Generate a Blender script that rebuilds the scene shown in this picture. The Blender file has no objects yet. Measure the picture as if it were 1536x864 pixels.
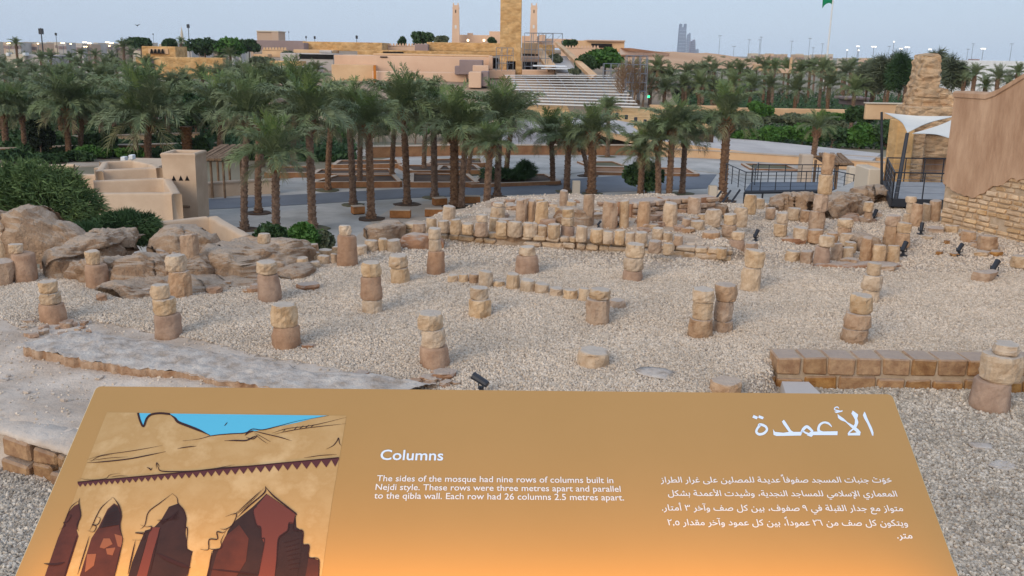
import bpy, math, random
import numpy as np
from mathutils import Vector, Matrix, noise

scene = bpy.context.scene
COL = scene.collection
random.seed(11)
rng = np.random.default_rng(11)

# ------------------------------------------------------------------ camera
FPX, CXP, CYP = 1400.0, 768.0, 432.0
CAM = Vector((0.0, 0.0, 4.8))
PITCH = math.radians(14.2)
ROLL = math.radians(0.95)
_f = Vector((0, math.cos(PITCH), -math.sin(PITCH)))
_r0 = Vector((1, 0, 0)); _u0 = Vector((0, math.sin(PITCH), math.cos(PITCH)))
CR = _r0 * math.cos(ROLL) + _u0 * math.sin(ROLL)
CU = -_r0 * math.sin(ROLL) + _u0 * math.cos(ROLL)
CF = _f
cam_d = bpy.data.cameras.new("camera"); cam = bpy.data.objects.new("camera", cam_d)
COL.objects.link(cam); scene.camera = cam
cam_d.sensor_width = 36.0; cam_d.lens = 36.0 * FPX / 1536.0
cam_d.clip_start = 0.05; cam_d.clip_end = 12000
M = Matrix((( CR.x, CU.x, -CF.x, CAM.x), (CR.y, CU.y, -CF.y, CAM.y), (CR.z, CU.z, -CF.z, CAM.z), (0, 0, 0, 1)))
cam.matrix_world = M

# ------------------------------------------------------------------ sky, sun, exposure
SUN_EL, SUN_AZ = math.radians(24), math.radians(215)     # azimuth measured clockwise from +Y
w = bpy.data.worlds.new("World"); scene.world = w; w.use_nodes = True
wn = w.node_tree.nodes; wl = w.node_tree.links; wn.clear()
sky = wn.new("ShaderNodeTexSky"); sky.sky_type = 'NISHITA'; sky.sun_disc = False
sky.sun_elevation = SUN_EL; sky.sun_rotation = SUN_AZ
sky.air_density = 1.0; sky.dust_density = 1.5; sky.ozone_density = 2.2
bgn = wn.new("ShaderNodeBackground"); bgn.inputs[1].default_value = 0.15
outw = wn.new("ShaderNodeOutputWorld")
hazemix = wn.new("ShaderNodeMix"); hazemix.data_type = 'RGBA'; hazemix.inputs[0].default_value = 0.80   # thin even dusk cloud veils the clear sky
hazemix.inputs[7].default_value = (4.4, 5.4, 6.9, 1)
wl.new(sky.outputs[0], hazemix.inputs[6]); wl.new(hazemix.outputs[2], bgn.inputs[0]); wl.new(bgn.outputs[0], outw.inputs[0])
sd = bpy.data.lights.new("sun", 'SUN'); so = bpy.data.objects.new("sun", sd); COL.objects.link(so)
sd.energy = 1.5; sd.angle = math.radians(35); sd.color = (1.0, 0.83, 0.60)
_sdir = Vector((math.sin(SUN_AZ) * math.cos(SUN_EL), math.cos(SUN_AZ) * math.cos(SUN_EL), math.sin(SUN_EL)))
so.rotation_euler = _sdir.to_track_quat('Z', 'Y').to_euler()
so.location = (-20, -20, 40)
scene.view_settings.view_transform = 'Standard'; scene.view_settings.look = 'None'
scene.view_settings.gamma = 1.0; scene.view_settings.exposure = 0.02
scene.cycles.max_bounces = 5; scene.cycles.diffuse_bounces = 3; scene.cycles.glossy_bounces = 2
scene.cycles.transparent_max_bounces = 8; scene.cycles.volume_bounces = 0
scene.cycles.use_denoising = True

# ------------------------------------------------------------------ projection helpers (photo pixels, 1536 x 864)
def ray(px, py): return CF + CR * ((px - CXP) / FPX) + CU * ((CYP - py) / FPX)
def at_z(px, py, z):
    d = ray(px, py)
    return CAM + d * ((z - CAM.z) / d.z)
def at_d(px, py, y):                       # point on the ray at world distance y in front
    d = ray(px, py)
    return CAM + d * (y / d.y)
def depth(p): return (p - CAM).dot(CF)
def z_vert(x, y, py):                      # height above (x, y) that shows at picture row py
    k = (CYP - py)
    A = (x - CAM.x) * CU.x + (y - CAM.y) * CU.y - CAM.z * CU.z
    B = (x - CAM.x) * CF.x + (y - CAM.y) * CF.y - CAM.z * CF.z
    return (k * B - A * FPX) / (CU.z * FPX - k * CF.z)

def lin(c):
    c = [v / 255.0 for v in c]
    return tuple([v / 12.92 if v <= 0.04045 else ((v + 0.055) / 1.055) ** 2.4 for v in c]) + (1.0,)

# ------------------------------------------------------------------ materials
MATS = {}
def mat(name, c1, c2=None, scale=4.0, rough=0.92, bump=0.0, bscale=None, dust=None, rnd=0.0, metal=0.0,
        vor=None, emis=None, c3=None, stretch=None, spec=0.3, bdist=0.02, patch=0.0):
    if name in MATS: return MATS[name]
    m = bpy.data.materials.new(name); m.use_nodes = True; MATS[name] = m
    N = m.node_tree.nodes; L = m.node_tree.links
    b = N["Principled BSDF"]; b.inputs["Roughness"].default_value = rough; b.inputs["Metallic"].default_value = metal
    b.inputs["Specular IOR Level"].default_value = spec
    col = lin(c1); b.inputs["Base Color"].default_value = col
    if c2 is None and not rnd and not bump and not emis: return m
    g = N.new("ShaderNodeNewGeometry"); pos = g.outputs["Position"]
    if stretch:
        mp = N.new("ShaderNodeMapping"); mp.inputs["Scale"].default_value = stretch
        L.new(pos, mp.inputs[0]); pos = mp.outputs[0]
    out = None
    if c2 is not None:
        n = N.new("ShaderNodeTexNoise"); n.inputs["Scale"].default_value = scale; n.inputs["Detail"].default_value = 5; n.inputs["Roughness"].default_value = 0.62
        L.new(pos, n.inputs["Vector"])
        r = N.new("ShaderNodeValToRGB"); r.color_ramp.elements[0].position = 0.34; r.color_ramp.elements[1].position = 0.66
        r.color_ramp.elements[0].color = lin(c1); r.color_ramp.elements[1].color = lin(c2)
        if c3 is not None:
            e = r.color_ramp.elements.new(0.5); e.color = lin(c3)
        L.new(n.outputs[0], r.inputs[0]); out = r.outputs[0]
    if vor:                                   # cell to cell colour change: (scale, amount)
        v = N.new("ShaderNodeTexVoronoi"); v.inputs["Scale"].default_value = vor[0]; L.new(pos, v.inputs["Vector"])
        h = N.new("ShaderNodeSeparateColor"); L.new(v.outputs["Color"], h.inputs[0])
        mr = N.new("ShaderNodeMapRange"); mr.inputs[3].default_value = 1 - vor[1]; mr.inputs[4].default_value = 1 + vor[1]
        L.new(h.outputs[0], mr.inputs[0])
        hs = N.new("ShaderNodeHueSaturation"); L.new(mr.outputs[0], hs.inputs["Value"])
        if out: L.new(out, hs.inputs["Color"])
        else: hs.inputs["Color"].default_value = col
        out = hs.outputs[0]
    if rnd:
        oi = N.new("ShaderNodeObjectInfo")
        mr = N.new("ShaderNodeMapRange"); mr.inputs[3].default_value = 1 - rnd; mr.inputs[4].default_value = 1 + rnd
        L.new(oi.outputs["Random"], mr.inputs[0])
        hs = N.new("ShaderNodeHueSaturation"); L.new(mr.outputs[0], hs.inputs["Value"])
        m2 = N.new("ShaderNodeMath"); m2.operation = 'MULTIPLY'; m2.inputs[1].default_value = 7.31; L.new(oi.outputs["Random"], m2.inputs[0])
        m3 = N.new("ShaderNodeMath"); m3.operation = 'FRACT'; L.new(m2.outputs[0], m3.inputs[0])
        m4 = N.new("ShaderNodeMapRange"); m4.inputs[3].default_value = 0.85; m4.inputs[4].default_value = 1.1; L.new(m3.outputs[0], m4.inputs[0])
        L.new(m4.outputs[0], hs.inputs["Saturation"])
        if out: L.new(out, hs.inputs["Color"])
        else: hs.inputs["Color"].default_value = col
        out = hs.outputs[0]
    if patch:                                 # broad, uneven weathering of the ground
        n = N.new("ShaderNodeTexNoise"); n.inputs["Scale"].default_value = 0.55; n.inputs["Detail"].default_value = 4; L.new(g.outputs["Position"], n.inputs["Vector"])
        mr = N.new("ShaderNodeMapRange"); mr.inputs[1].default_value = 0.3; mr.inputs[2].default_value = 0.7; mr.inputs[3].default_value = 1 - patch; mr.inputs[4].default_value = 1 + patch; L.new(n.outputs[0], mr.inputs[0])
        hs = N.new("ShaderNodeHueSaturation"); L.new(mr.outputs[0], hs.inputs["Value"]); L.new(out, hs.inputs["Color"]); out = hs.outputs[0]
    if dust:                                  # pale dust that has settled on upward faces: (colour, amount)
        sx = N.new("ShaderNodeSeparateXYZ"); L.new(g.outputs["True Normal"], sx.inputs[0])
        mr = N.new("ShaderNodeMapRange"); mr.inputs[1].default_value = 0.55; mr.inputs[2].default_value = 0.95
        mr.inputs[4].default_value = dust[1]; L.new(sx.outputs[2], mr.inputs[0])
        mx = N.new("ShaderNodeMix"); mx.data_type = 'RGBA'; L.new(mr.outputs[0], mx.inputs[0])
        L.new(out, mx.inputs[6]) if out else None
        if not out: mx.inputs[6].default_value = col
        mx.inputs[7].default_value = lin(dust[0]); out = mx.outputs[2]
    if out: L.new(out, b.inputs["Base Color"])
    if bump:
        n = N.new("ShaderNodeTexNoise"); n.inputs["Scale"].default_value = bscale or scale * 4; n.inputs["Detail"].default_value = 6; n.inputs["Roughness"].default_value = 0.65
        L.new(pos, n.inputs["Vector"])
        hgt = n.outputs[0]
        if vor:
            v2 = N.new("ShaderNodeTexVoronoi"); v2.inputs["Scale"].default_value = vor[0]; v2.feature = 'F1'; L.new(pos, v2.inputs["Vector"])
            ad = N.new("ShaderNodeMath"); ad.operation = 'SUBTRACT'; L.new(n.outputs[0], ad.inputs[0]); L.new(v2.outputs["Distance"], ad.inputs[1]); hgt = ad.outputs[0]
        bp = N.new("ShaderNodeBump"); bp.inputs["Strength"].default_value = bump; bp.inputs["Distance"].default_value = bdist
        L.new(hgt, bp.inputs["Height"]); L.new(bp.outputs[0], b.inputs["Normal"])
    if emis:
        b.inputs["Emission Color"].default_value = lin(emis[0]); b.inputs["Emission Strength"].default_value = emis[1]
    return m

DUST = (196, 188, 180)
m_gravelbed = mat("gravel_bed", (166, 147, 130), (196, 178, 160), 1.3, bump=0.9, bscale=24, vor=(26, 0.30), bdist=0.03)
m_pebble = mat("pebble", (190, 172, 153), (213, 197, 179), 9, rnd=0.24, bump=0.3, bscale=60, patch=0.10)
m_pebble_grey = mat("pebble_grey", (160, 148, 134), (206, 193, 177), 9, rnd=0.34, bump=0.3, bscale=60, patch=0.10)
m_drum = mat("drum_stone", (182, 150, 117), (214, 187, 156), 5, bump=0.9, bscale=14, rnd=0.10, dust=(DUST, 0.62), bdist=0.05)
m_drum2 = mat("drum_stone_pink", (166, 132, 104), (196, 166, 138), 5, bump=0.9, bscale=14, rnd=0.10, dust=(DUST, 0.5), bdist=0.05)
m_mudcol = mat("mud_coated_drum", (154, 120, 96), (184, 150, 124), 4, bump=0.8, bscale=9, rnd=0.09, dust=((176, 150, 130), 0.4), bdist=0.05)
m_mud = mat("mud_brick", (152, 120, 94), (194, 164, 136), 1.6, bump=1.0, bscale=7, dust=((204, 186, 168), 0.6), bdist=0.16, c3=(172, 141, 114))
m_mudred = mat("red_mud", (146, 104, 78), (184, 142, 110), 2.2, bump=1.0, bscale=7, dust=((184, 170, 158), 0.8), bdist=0.06)
m_plast = mat("lime_plaster", (170, 152, 136), (212, 200, 188), 3.2, bump=1.0, bscale=11, bdist=0.06, c3=(198, 184, 172))
m_earth = mat("trodden_earth", (170, 144, 120), (204, 182, 160), 1.4, bump=1.0, bscale=10, bdist=0.04)
m_plastdirt = mat("plaster_dirt", (180, 160, 142), (214, 198, 183), 1.1, bump=1.0, bscale=7, bdist=0.05)
m_block = mat("ochre_block", (140, 98, 62), (182, 140, 94), 6, bump=0.8, bscale=16, rnd=0.13, dust=((178, 162, 150), 0.75), bdist=0.03)
m_mortar = mat("pale_mortar", (166, 142, 116), (194, 172, 148), 5, bump=0.6, bscale=30)
m_adobe = mat("adobe_plaster", (194, 166, 140), (208, 182, 156), 0.8, bump=0.35, bscale=9, dust=((196, 174, 152), 0.5), bdist=0.02)
m_wallpl = mat("brown_plaster", (166, 130, 103), (196, 161, 132), 1.5, bump=0.9, bscale=9, bdist=0.03, stretch=(1.6, 1.6, 0.45))
m_wallstone = mat("wall_stone", (186, 150, 112), (216, 186, 150), 4, bump=0.8, bscale=12, rnd=0.14, bdist=0.04)
m_ruin = mat("ruin_stone", (184, 146, 110), (216, 184, 148), 1.7, bump=1.0, bscale=5, vor=(3.2, 0.16), bdist=0.14, stretch=(1, 1, 2.0))
m_ochre = mat("ochre_stone", (188, 144, 92), (216, 176, 124), 0.7, bump=0.6, bscale=3, vor=(1.4, 0.14), stretch=(1, 1, 1.7), bdist=0.15)
m_pink = mat("pink_stone", (212, 174, 146), (226, 192, 164), 0.12, bump=0.2, bscale=2)
m_sand = mat("sand_render", (204, 164, 126), (222, 186, 146), 0.25, bump=0.3, bscale=2)
m_palegrey = mat("pale_grey_render", (176, 168, 164), (196, 188, 182), 0.3)
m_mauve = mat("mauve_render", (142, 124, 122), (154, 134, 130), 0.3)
m_dark = mat("dark_recess", (26, 22, 22))  # near-black; on opening slabs it stands in for the unlit inside
m_deckmetal = mat("dark_steel", (58, 60, 66), rough=0.5, metal=0.4)
m_lightmetal = mat("light_steel", (140, 142, 148), rough=0.4, metal=0.7)
m_deckfloor = mat("deck_floor", (150, 150, 152), (166, 166, 168), 3)
m_white = mat("white_paint", (214, 214, 214), (226, 226, 226), 1)
m_sail = mat("sail_cloth", (214, 210, 202), (224, 220, 212), 0.8)
m_corten = mat("rusted_steel", (132, 84, 44), (162, 110, 64), 3, rough=0.7)
m_paving = mat("plaza_paving", (150, 146, 140), (186, 180, 174), 0.35, bump=0.2, bscale=3)
m_paving_sand = mat("sandy_paving", (170, 152, 134), (186, 172, 158), 0.2)
m_asphalt = mat("asphalt", (104, 106, 112), (118, 120, 126), 0.3)
m_soil_shade = mat("dark_soil_and_shade", (66, 50, 40), (92, 72, 56), 0.8)
m_soilgreen = mat("ground_cover_soil", (84, 82, 62), (104, 98, 74), 0.8)
m_kerb = mat("kerb_stone", (176, 156, 138), (192, 174, 156), 1)
m_bedwall = mat("bed_wall", (132, 92, 64), (160, 118, 84), 1.2)
m_plain = mat("desert_plain", (120, 112, 94), (150, 138, 116), 0.01)
m_desert = mat("desert_sand", (196, 152, 116), (212, 170, 134), 0.03)
m_trunk = mat("palm_trunk", (92, 68, 54), (140, 112, 90), 5, bump=0.8, bscale=12, rnd=0.18, bdist=0.05)
m_boot = mat("palm_boots", (110, 76, 50), (150, 108, 74), 6, rnd=0.15)
m_frond = mat("palm_frond", (96, 111, 76), (130, 140, 101), 0.9, rough=0.7, rnd=0.16)
m_frond2 = mat("palm_frond_inner", (86, 106, 60), (116, 132, 82), 0.9, rough=0.7, rnd=0.16)
m_fronddry = mat("palm_frond_lower", (104, 108, 78), (136, 132, 98), 0.9, rough=0.8, rnd=0.18)
m_leaf = mat("leaf_green", (52, 88, 36), (86, 124, 54), 1.1, rough=0.7)
m_leafdk = mat("leaf_dark_green", (40, 64, 36), (70, 94, 54), 1.2, rough=0.7)
m_leafty = mat("leaf_feathery", (48, 72, 38), (108, 126, 72), 1.8, rough=0.75)
m_leafgrey = mat("leaf_grey_green", (82, 92, 70), (112, 118, 92), 1.0, rough=0.8)
m_wood = mat("weathered_log", (112, 88, 68), (144, 118, 94), 3, bump=0.5)
m_glasslamp = mat("floodlight_glass", (90, 96, 104), rough=0.1, spec=0.6)
m_lampglow = mat("lamp_glow", (255, 236, 196), emis=((255, 226, 170), 5.0))
m_lampglow2 = mat("lamp_glow_cool", (255, 246, 226), emis=((255, 240, 214), 3.5))
m_greenlight = mat("green_light", (60, 240, 160), emis=((60, 240, 150), 2.0))
m_flag = mat("flag_green", (0, 128, 84))
m_tower_far = mat("hazed_blue_tower", (132, 146, 172), (146, 158, 182), 0.01)  # distance haze is mixed into these tower colours
m_tower_far2 = mat("hazed_pale_tower", (186, 196, 212), (176, 186, 204), 0.01)
m_tower_far3 = mat("hazed_rose_tower", (156, 150, 168), (166, 158, 174), 0.01)
m_cream = mat("cream_render", (196, 180, 160), (206, 192, 174), 0.05)
m_cream2 = mat("rose_render", (186, 158, 136), (196, 168, 146), 0.05)

# ------------------------------------------------------------------ objects
def tag(o, label=None, cat=None, group=None, kind=None):
    if label: o["label"] = label
    if cat: o["category"] = cat
    if group: o["group"] = group
    if kind: o["kind"] = kind
    return o
def empty(name, loc):
    o = bpy.data.objects.new(name, None); COL.objects.link(o); o.location = loc; o.empty_display_size = 0.2
    return o
ORG = {}
def thing(name, loc, label, cat, group=None):
    return tag(empty(name, loc), label, cat, group)

class MB:
    """collects faces in world space; build() links them as one mesh object"""
    def __init__(s): s.v = []; s.f = []; s.m = []; s.cur = 0
    def add(s, vs, fs, mi=None):
        b = len(s.v); s.v.extend([tuple(p) for p in vs]); s.f.extend([tuple(i + b for i in f) for f in fs])
        s.m.extend([s.cur if mi is None else mi] * len(fs)); return s
    def quad(s, a, b, c, d): return s.add([a, b, c, d], [(0, 1, 2, 3)])
    def hexa(s, bot, top):    # 4 bottom + 4 top corners, counter-clockwise from above
        return s.add(list(bot) + list(top), [(3, 2, 1, 0), (4, 5, 6, 7), (0, 1, 5, 4), (1, 2, 6, 5), (2, 3, 7, 6), (3, 0, 4, 7)])
    def box(s, x0, x1, y0, y1, z0, z1):
        return s.hexa([(x0, y0, z0), (x1, y0, z0), (x1, y1, z0), (x0, y1, z0)], [(x0, y0, z1), (x1, y0, z1), (x1, y1, z1), (x0, y1, z1)])
    def bevbox(s, cx, cy, cz, sx, sy, sz, rz=0, bev=0.02, jit=0.0, sd=0):
        """box with chamfered edges (24 vertices), optionally uneven"""
        rr = random.Random(sd); hx, hy, hz = sx / 2, sy / 2, sz / 2; b = min(bev, hx * .45, hy * .45, hz * .45)
        vs = []; idx = {}
        for ix in (-1, 1):
            for iy in (-1, 1):
                for iz in (-1, 1):
                    j = [rr.uniform(-jit, jit) for _ in range(3)]
                    for k, (dx, dy, dz) in enumerate(((b, b, 0), (b, 0, b), (0, b, b))):
                        p = Vector((ix * (hx - dx) + j[0], iy * (hy - dy) + j[1], iz * (hz - dz) + j[2]))
                        idx[(ix, iy, iz, k)] = len(vs); vs.append(p)
        c, n = math.cos(rz), math.sin(rz)
        vs = [(cx + p.x * c - p.y * n, cy + p.x * n + p.y * c, cz + p.z) for p in vs]
        I = lambda *a: idx[a]
        fs = []
        for z in (-1, 1):
            q = [I(-1, -1, z, 0), I(1, -1, z, 0), I(1, 1, z, 0), I(-1, 1, z, 0)]; fs.append(q if z > 0 else q[::-1])
        for y in (-1, 1):
            q = [I(-1, y, -1, 1), I(1, y, -1, 1), I(1, y, 1, 1), I(-1, y, 1, 1)]; fs.append(q if y < 0 else q[::-1])
        for x in (-1, 1):
            q = [I(x, -1, -1, 2), I(x, 1, -1, 2), I(x, 1, 1, 2), I(x, -1, 1, 2)]; fs.append(q if x > 0 else q[::-1])
        for x in (-1, 1):
            for y in (-1, 1):
                q = [I(x, y, -1, 1), I(x, y, -1, 2), I(x, y, 1, 2), I(x, y, 1, 1)]; fs.append(q if x * y < 0 else q[::-1])
            for z in (-1, 1):
                q = [I(x, -1, z, 0), I(x, -1, z, 2), I(x, 1, z, 2), I(x, 1, z, 0)]; fs.append(q if x * z < 0 else q[::-1])
        for y in (-1, 1):
            for z in (-1, 1):
                q = [I(-1, y, z, 0), I(1, y, z, 0), I(1, y, z, 1), I(-1, y, z, 1)]; fs.append(q if y * z < 0 else q[::-1])
        for x in (-1, 1):
            for y in (-1, 1):
                for z in (-1, 1):
                    t = [I(x, y, z, 0), I(x, y, z, 1), I(x, y, z, 2)]; fs.append(t if x * y * z < 0 else t[::-1])
        return s.add(vs, fs)
    def tube(s, pts, r, seg=6, r1=None):
        pts = [Vector(p) for p in pts]; n = len(pts); rings = []
        vs = []
        for i, p in enumerate(pts):
            d = (pts[min(i + 1, n - 1)] - pts[max(i - 1, 0)]).normalized()
            a = d.orthogonal().normalized() if abs(d.z) > 0.9 else d.cross(Vector((0, 0, 1))).normalized()
            b = d.cross(a)
            rr = r if r1 is None else r + (r1 - r) * i / (n - 1)
            for k in range(seg):
                t = 2 * math.pi * k / seg
                vs.append(p + a * (rr * math.cos(t)) + b * (rr * math.sin(t)))
        fs = [(i * seg + k, i * seg + (k + 1) % seg, (i + 1) * seg + (k + 1) % seg, (i + 1) * seg + k) for i in range(n - 1) for k in range(seg)]
        fs.append(tuple(range(seg))[::-1]); fs.append(tuple((n - 1) * seg + k for k in range(seg)))
        return s.add(vs, fs)
    def build(s, name, mats, parent=None, smooth=False, fix=True):
        me = bpy.data.meshes.new(name)
        off = Vector(parent.location) if parent is not None else Vector((0, 0, 0))
        if parent is not None and parent.parent is not None: off = off + Vector(parent.parent.location)
        loc = Vector((0, 0, 0))
        if parent is None and s.v:
            a = np.array(s.v); loc = Vector(((a[:, 0].min() + a[:, 0].max()) / 2, (a[:, 1].min() + a[:, 1].max()) / 2, a[:, 2].min()))
            off = loc
        me.from_pydata([(p[0] - off.x, p[1] - off.y, p[2] - off.z) for p in s.v], [], s.f)
        if not isinstance(mats, (list, tuple)): mats = [mats]
        for m in mats: me.materials.append(m)
        if len(mats) > 1: me.polygons.foreach_set("material_index", s.m)
        if smooth: me.polygons.foreach_set("use_smooth", [True] * len(s.f))
        me.update()
        o = bpy.data.objects.new(name, me); COL.objects.link(o)
        if parent is not None: o.parent = parent
        else: o.location = loc
        return o

def fb(p, sc=1.0, oct=3):
    return noise.fractal(Vector(p) * sc, 1.0, 2.0, oct)

# ------------------------------------------------------------------ the ground
PL = -5.0                                    # level of the plaza below the terrace
def _lx(pts, z): q = [at_z(a, b, z) for a, b in pts]; return [p.x for p in q], [p.y for p in q]
# row of stones that holds up the back strip of the terrace
RWX, RWY = _lx([(600, 350), (660, 358), (740, 366), (860, 373), (960, 380), (1040, 387), (1095, 392)], 0.0)
# front edge of the terrace: rough platform edge on the left, block wall on the right
FLX, FLY = _lx([(-260, 590), (0, 646), (95, 672), (300, 716)], -0.1)
FRX, FRY = _lx([(1155, 583), (1300, 582), (1480, 587), (1800, 592)], -0.3)
XL1, XR0 = FLX[-1], FRX[0]
EDGE_PX = [(-500, 395), (-200, 385), (0, 392), (150, 398), (300, 392), (430, 378), (520, 374), (600, 352), (640, 328), (700, 319), (745, 302), (900, 297), (1060, 296), (1130, 298), (1200, 300), (1300, 296), (1440, 288), (1800, 288)]
EDX, EDY = _lx(EDGE_PX, 0.15)
def sstep(a, b, x): t = min(1, max(0, (x - a) / (b - a))); return t * t * (3 - 2 * t)
def left_platform(x, y):       # the rough plastered ground left of the gravel
    p = Vector((x, y, -0.1)) - CAM; cz = p.dot(CF); px = CXP + FPX * p.dot(CR) / cz; py = CYP - FPX * p.dot(CU) / cz
    if px > 640: return False
    top = np.interp(px, [-400, 0, 34, 110, 200, 270, 340, 400, 520, 640], [480, 486, 505, 486, 499, 512, 527, 545, 566, 588])
    bot = np.interp(px, [-260, 0, 95, 300, 640], [590, 648, 674, 720, 790])
    return top < py < bot
def back_strip(x, y):          # trodden earth between the stubs behind the retaining wall
    return RWX[0] < x < at_z(1030, 340, .3).x + 0.8 * fb((y, 0, 0), .5) and y > float(np.interp(x, RWX, RWY)) - 0.1 and fb((x, y, 12), .8) < 0.32
def ground(x, y, rough=True):
    z = 0.0
    if RWX[0] < x < RWX[-1] + 0.8:
        yl = float(np.interp(x, RWX, RWY)); k = sstep(RWX[0], RWX[0] + 1.0, x) * (1 - sstep(RWX[-1], RWX[-1] + 0.8, x))
        z += 0.30 * k * sstep(yl + 0.05, yl + 0.25, y)
    z += 0.12 * sstep(9, 14, x) * sstep(18, 26, y)
    # front drop
    if x < XL1: yl = float(np.interp(x, FLX, FLY)); wd = 0.18; zf = -0.62; pz = -0.10
    elif x > XR0: yl = float(np.interp(x, FRX, FRY)); wd = 0.3; zf = -0.32; pz = 0.0
    else:
        t = (x - XL1) / (XR0 - XL1); yl = FLY[-1] * (1 - t) + FRY[0] * t; wd = 0.3 + 2.4 * math.sin(math.pi * t); zf = -0.62 + 0.30 * t; pz = -0.10 * (1 - t)
    sh = 0.26 if x < XL1 else 0.38 if x > XR0 else 0.0
    k = sstep(yl - wd + sh, yl + sh, y)
    if k > 0.5 and x < 1: z += 0.045 * fb((x, y, 6), 1.1, 4) * sstep(0, 1.5, 1.0 - x) if rough and left_platform(x, y) else 0
    z = zf * (1 - k) + (z + pz * (1 - sstep(yl + 1.5, yl + 3.0, y))) * k
    if rough: z += 0.06 * fb((x, y, 0), 0.4) + 0.02 * fb((x, y, 8), 1.2) + 0.012 * fb((x, y, 3), 1.7)
    ye = float(np.interp(x, EDX, EDY))
    if y > ye: z -= min(5.4, (y - ye) * 3.2)
    return z
def G(px, py):
    z = 0.0
    for _ in range(8):
        p = at_z(px, py, z); z2 = ground(p.x, p.y)
        if z2 < -0.9: z2 = 0.2
        z = 0.5 * z + 0.5 * z2
    p = at_z(px, py, z); return p

mb = MB()
xs = np.arange(-24, 30.01, 0.17); ys = np.concatenate([np.arange(5.0, 33, 0.17), np.arange(33, 44, 0.6)])
vv = [(x, y, ground(x, y)) for y in ys for x in xs]
nx = len(xs)
ff = [(j * nx + i, j * nx + i + 1, (j + 1) * nx + i + 1, (j + 1) * nx + i) for j in range(len(ys) - 1) for i in range(nx - 1)]
mb.add(vv, ff)
mi = []
for j in range(len(ys) - 1):
    for i in range(nx - 1):
        mi.append(2 if back_strip(xs[i] + 0.11, ys[j] + 0.11) else 1 if left_platform(xs[i] + 0.11, ys[j] + 0.11) else 0)
mb.m = mi
terr = mb.build("terrace_ground", [m_gravelbed, m_plastdirt, m_earth], smooth=True); tag(terr, kind="structure")

# plaza and the plain beyond it
mb = MB(); mb.box(-9000, 9000, 20, 11000, PL - 0.6, PL - 0.05)
tag(mb.build("desert_plain", m_plain), kind="structure")
def flat(name, pxs, z, m, dz=0.0):
    mb = MB(); pts = [at_z(a, b, z) for a, b in pxs]; n = len(pts)
    mb.add([(p.x, p.y, z + dz) for p in pts] + [(p.x, p.y, z - 0.3) for p in pts],
           [tuple(range(n))[::-1]] + [(i, (i + 1) % n, n + (i + 1) % n, n + i) for i in range(n)])
    if sum((pts[i].x * pts[(i + 1) % n].y - pts[(i + 1) % n].x * pts[i].y) for i in range(n)) > 0:
        mb.f[0] = tuple(mb.f[0][::-1])
    return tag(mb.build(name, m), kind="structure")

# plaza surfaces, each a few millimetres (and at distance some centimetres) above the one below
flat("plaza_paving", [(150, 420), (240, 300), (300, 296), (640, 225), (1000, 226), (1330, 262), (1500, 300), (1500, 420)], PL, m_paving)
flat("sandy_paving", [(470, 420), (560, 330), (600, 305), (700, 298), (840, 296), (900, 330), (900, 420)], PL, m_paving_sand, 0.02)
flat("asphalt_road", [(200, 322), (300, 315), (460, 307), (600, 298), (700, 294), (780, 292), (860, 290), (960, 287), (1060, 283), (1075, 262), (960, 262), (840, 270), (760, 279), (600, 284), (450, 292), (300, 300), (200, 306)], PL, m_asphalt, 0.03)
flat("pale_path", [(690, 245), (760, 232), (830, 232), (1010, 236), (1180, 244), (1270, 262), (1260, 268), (1090, 262), (960, 247), (850, 262), (835, 276), (800, 262)], PL, m_paving, 0.05)
flat("far_path", [(120, 250), (420, 236), (640, 234), (640, 224), (420, 226), (60, 236)], PL, m_paving_sand, 0.05)

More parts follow.
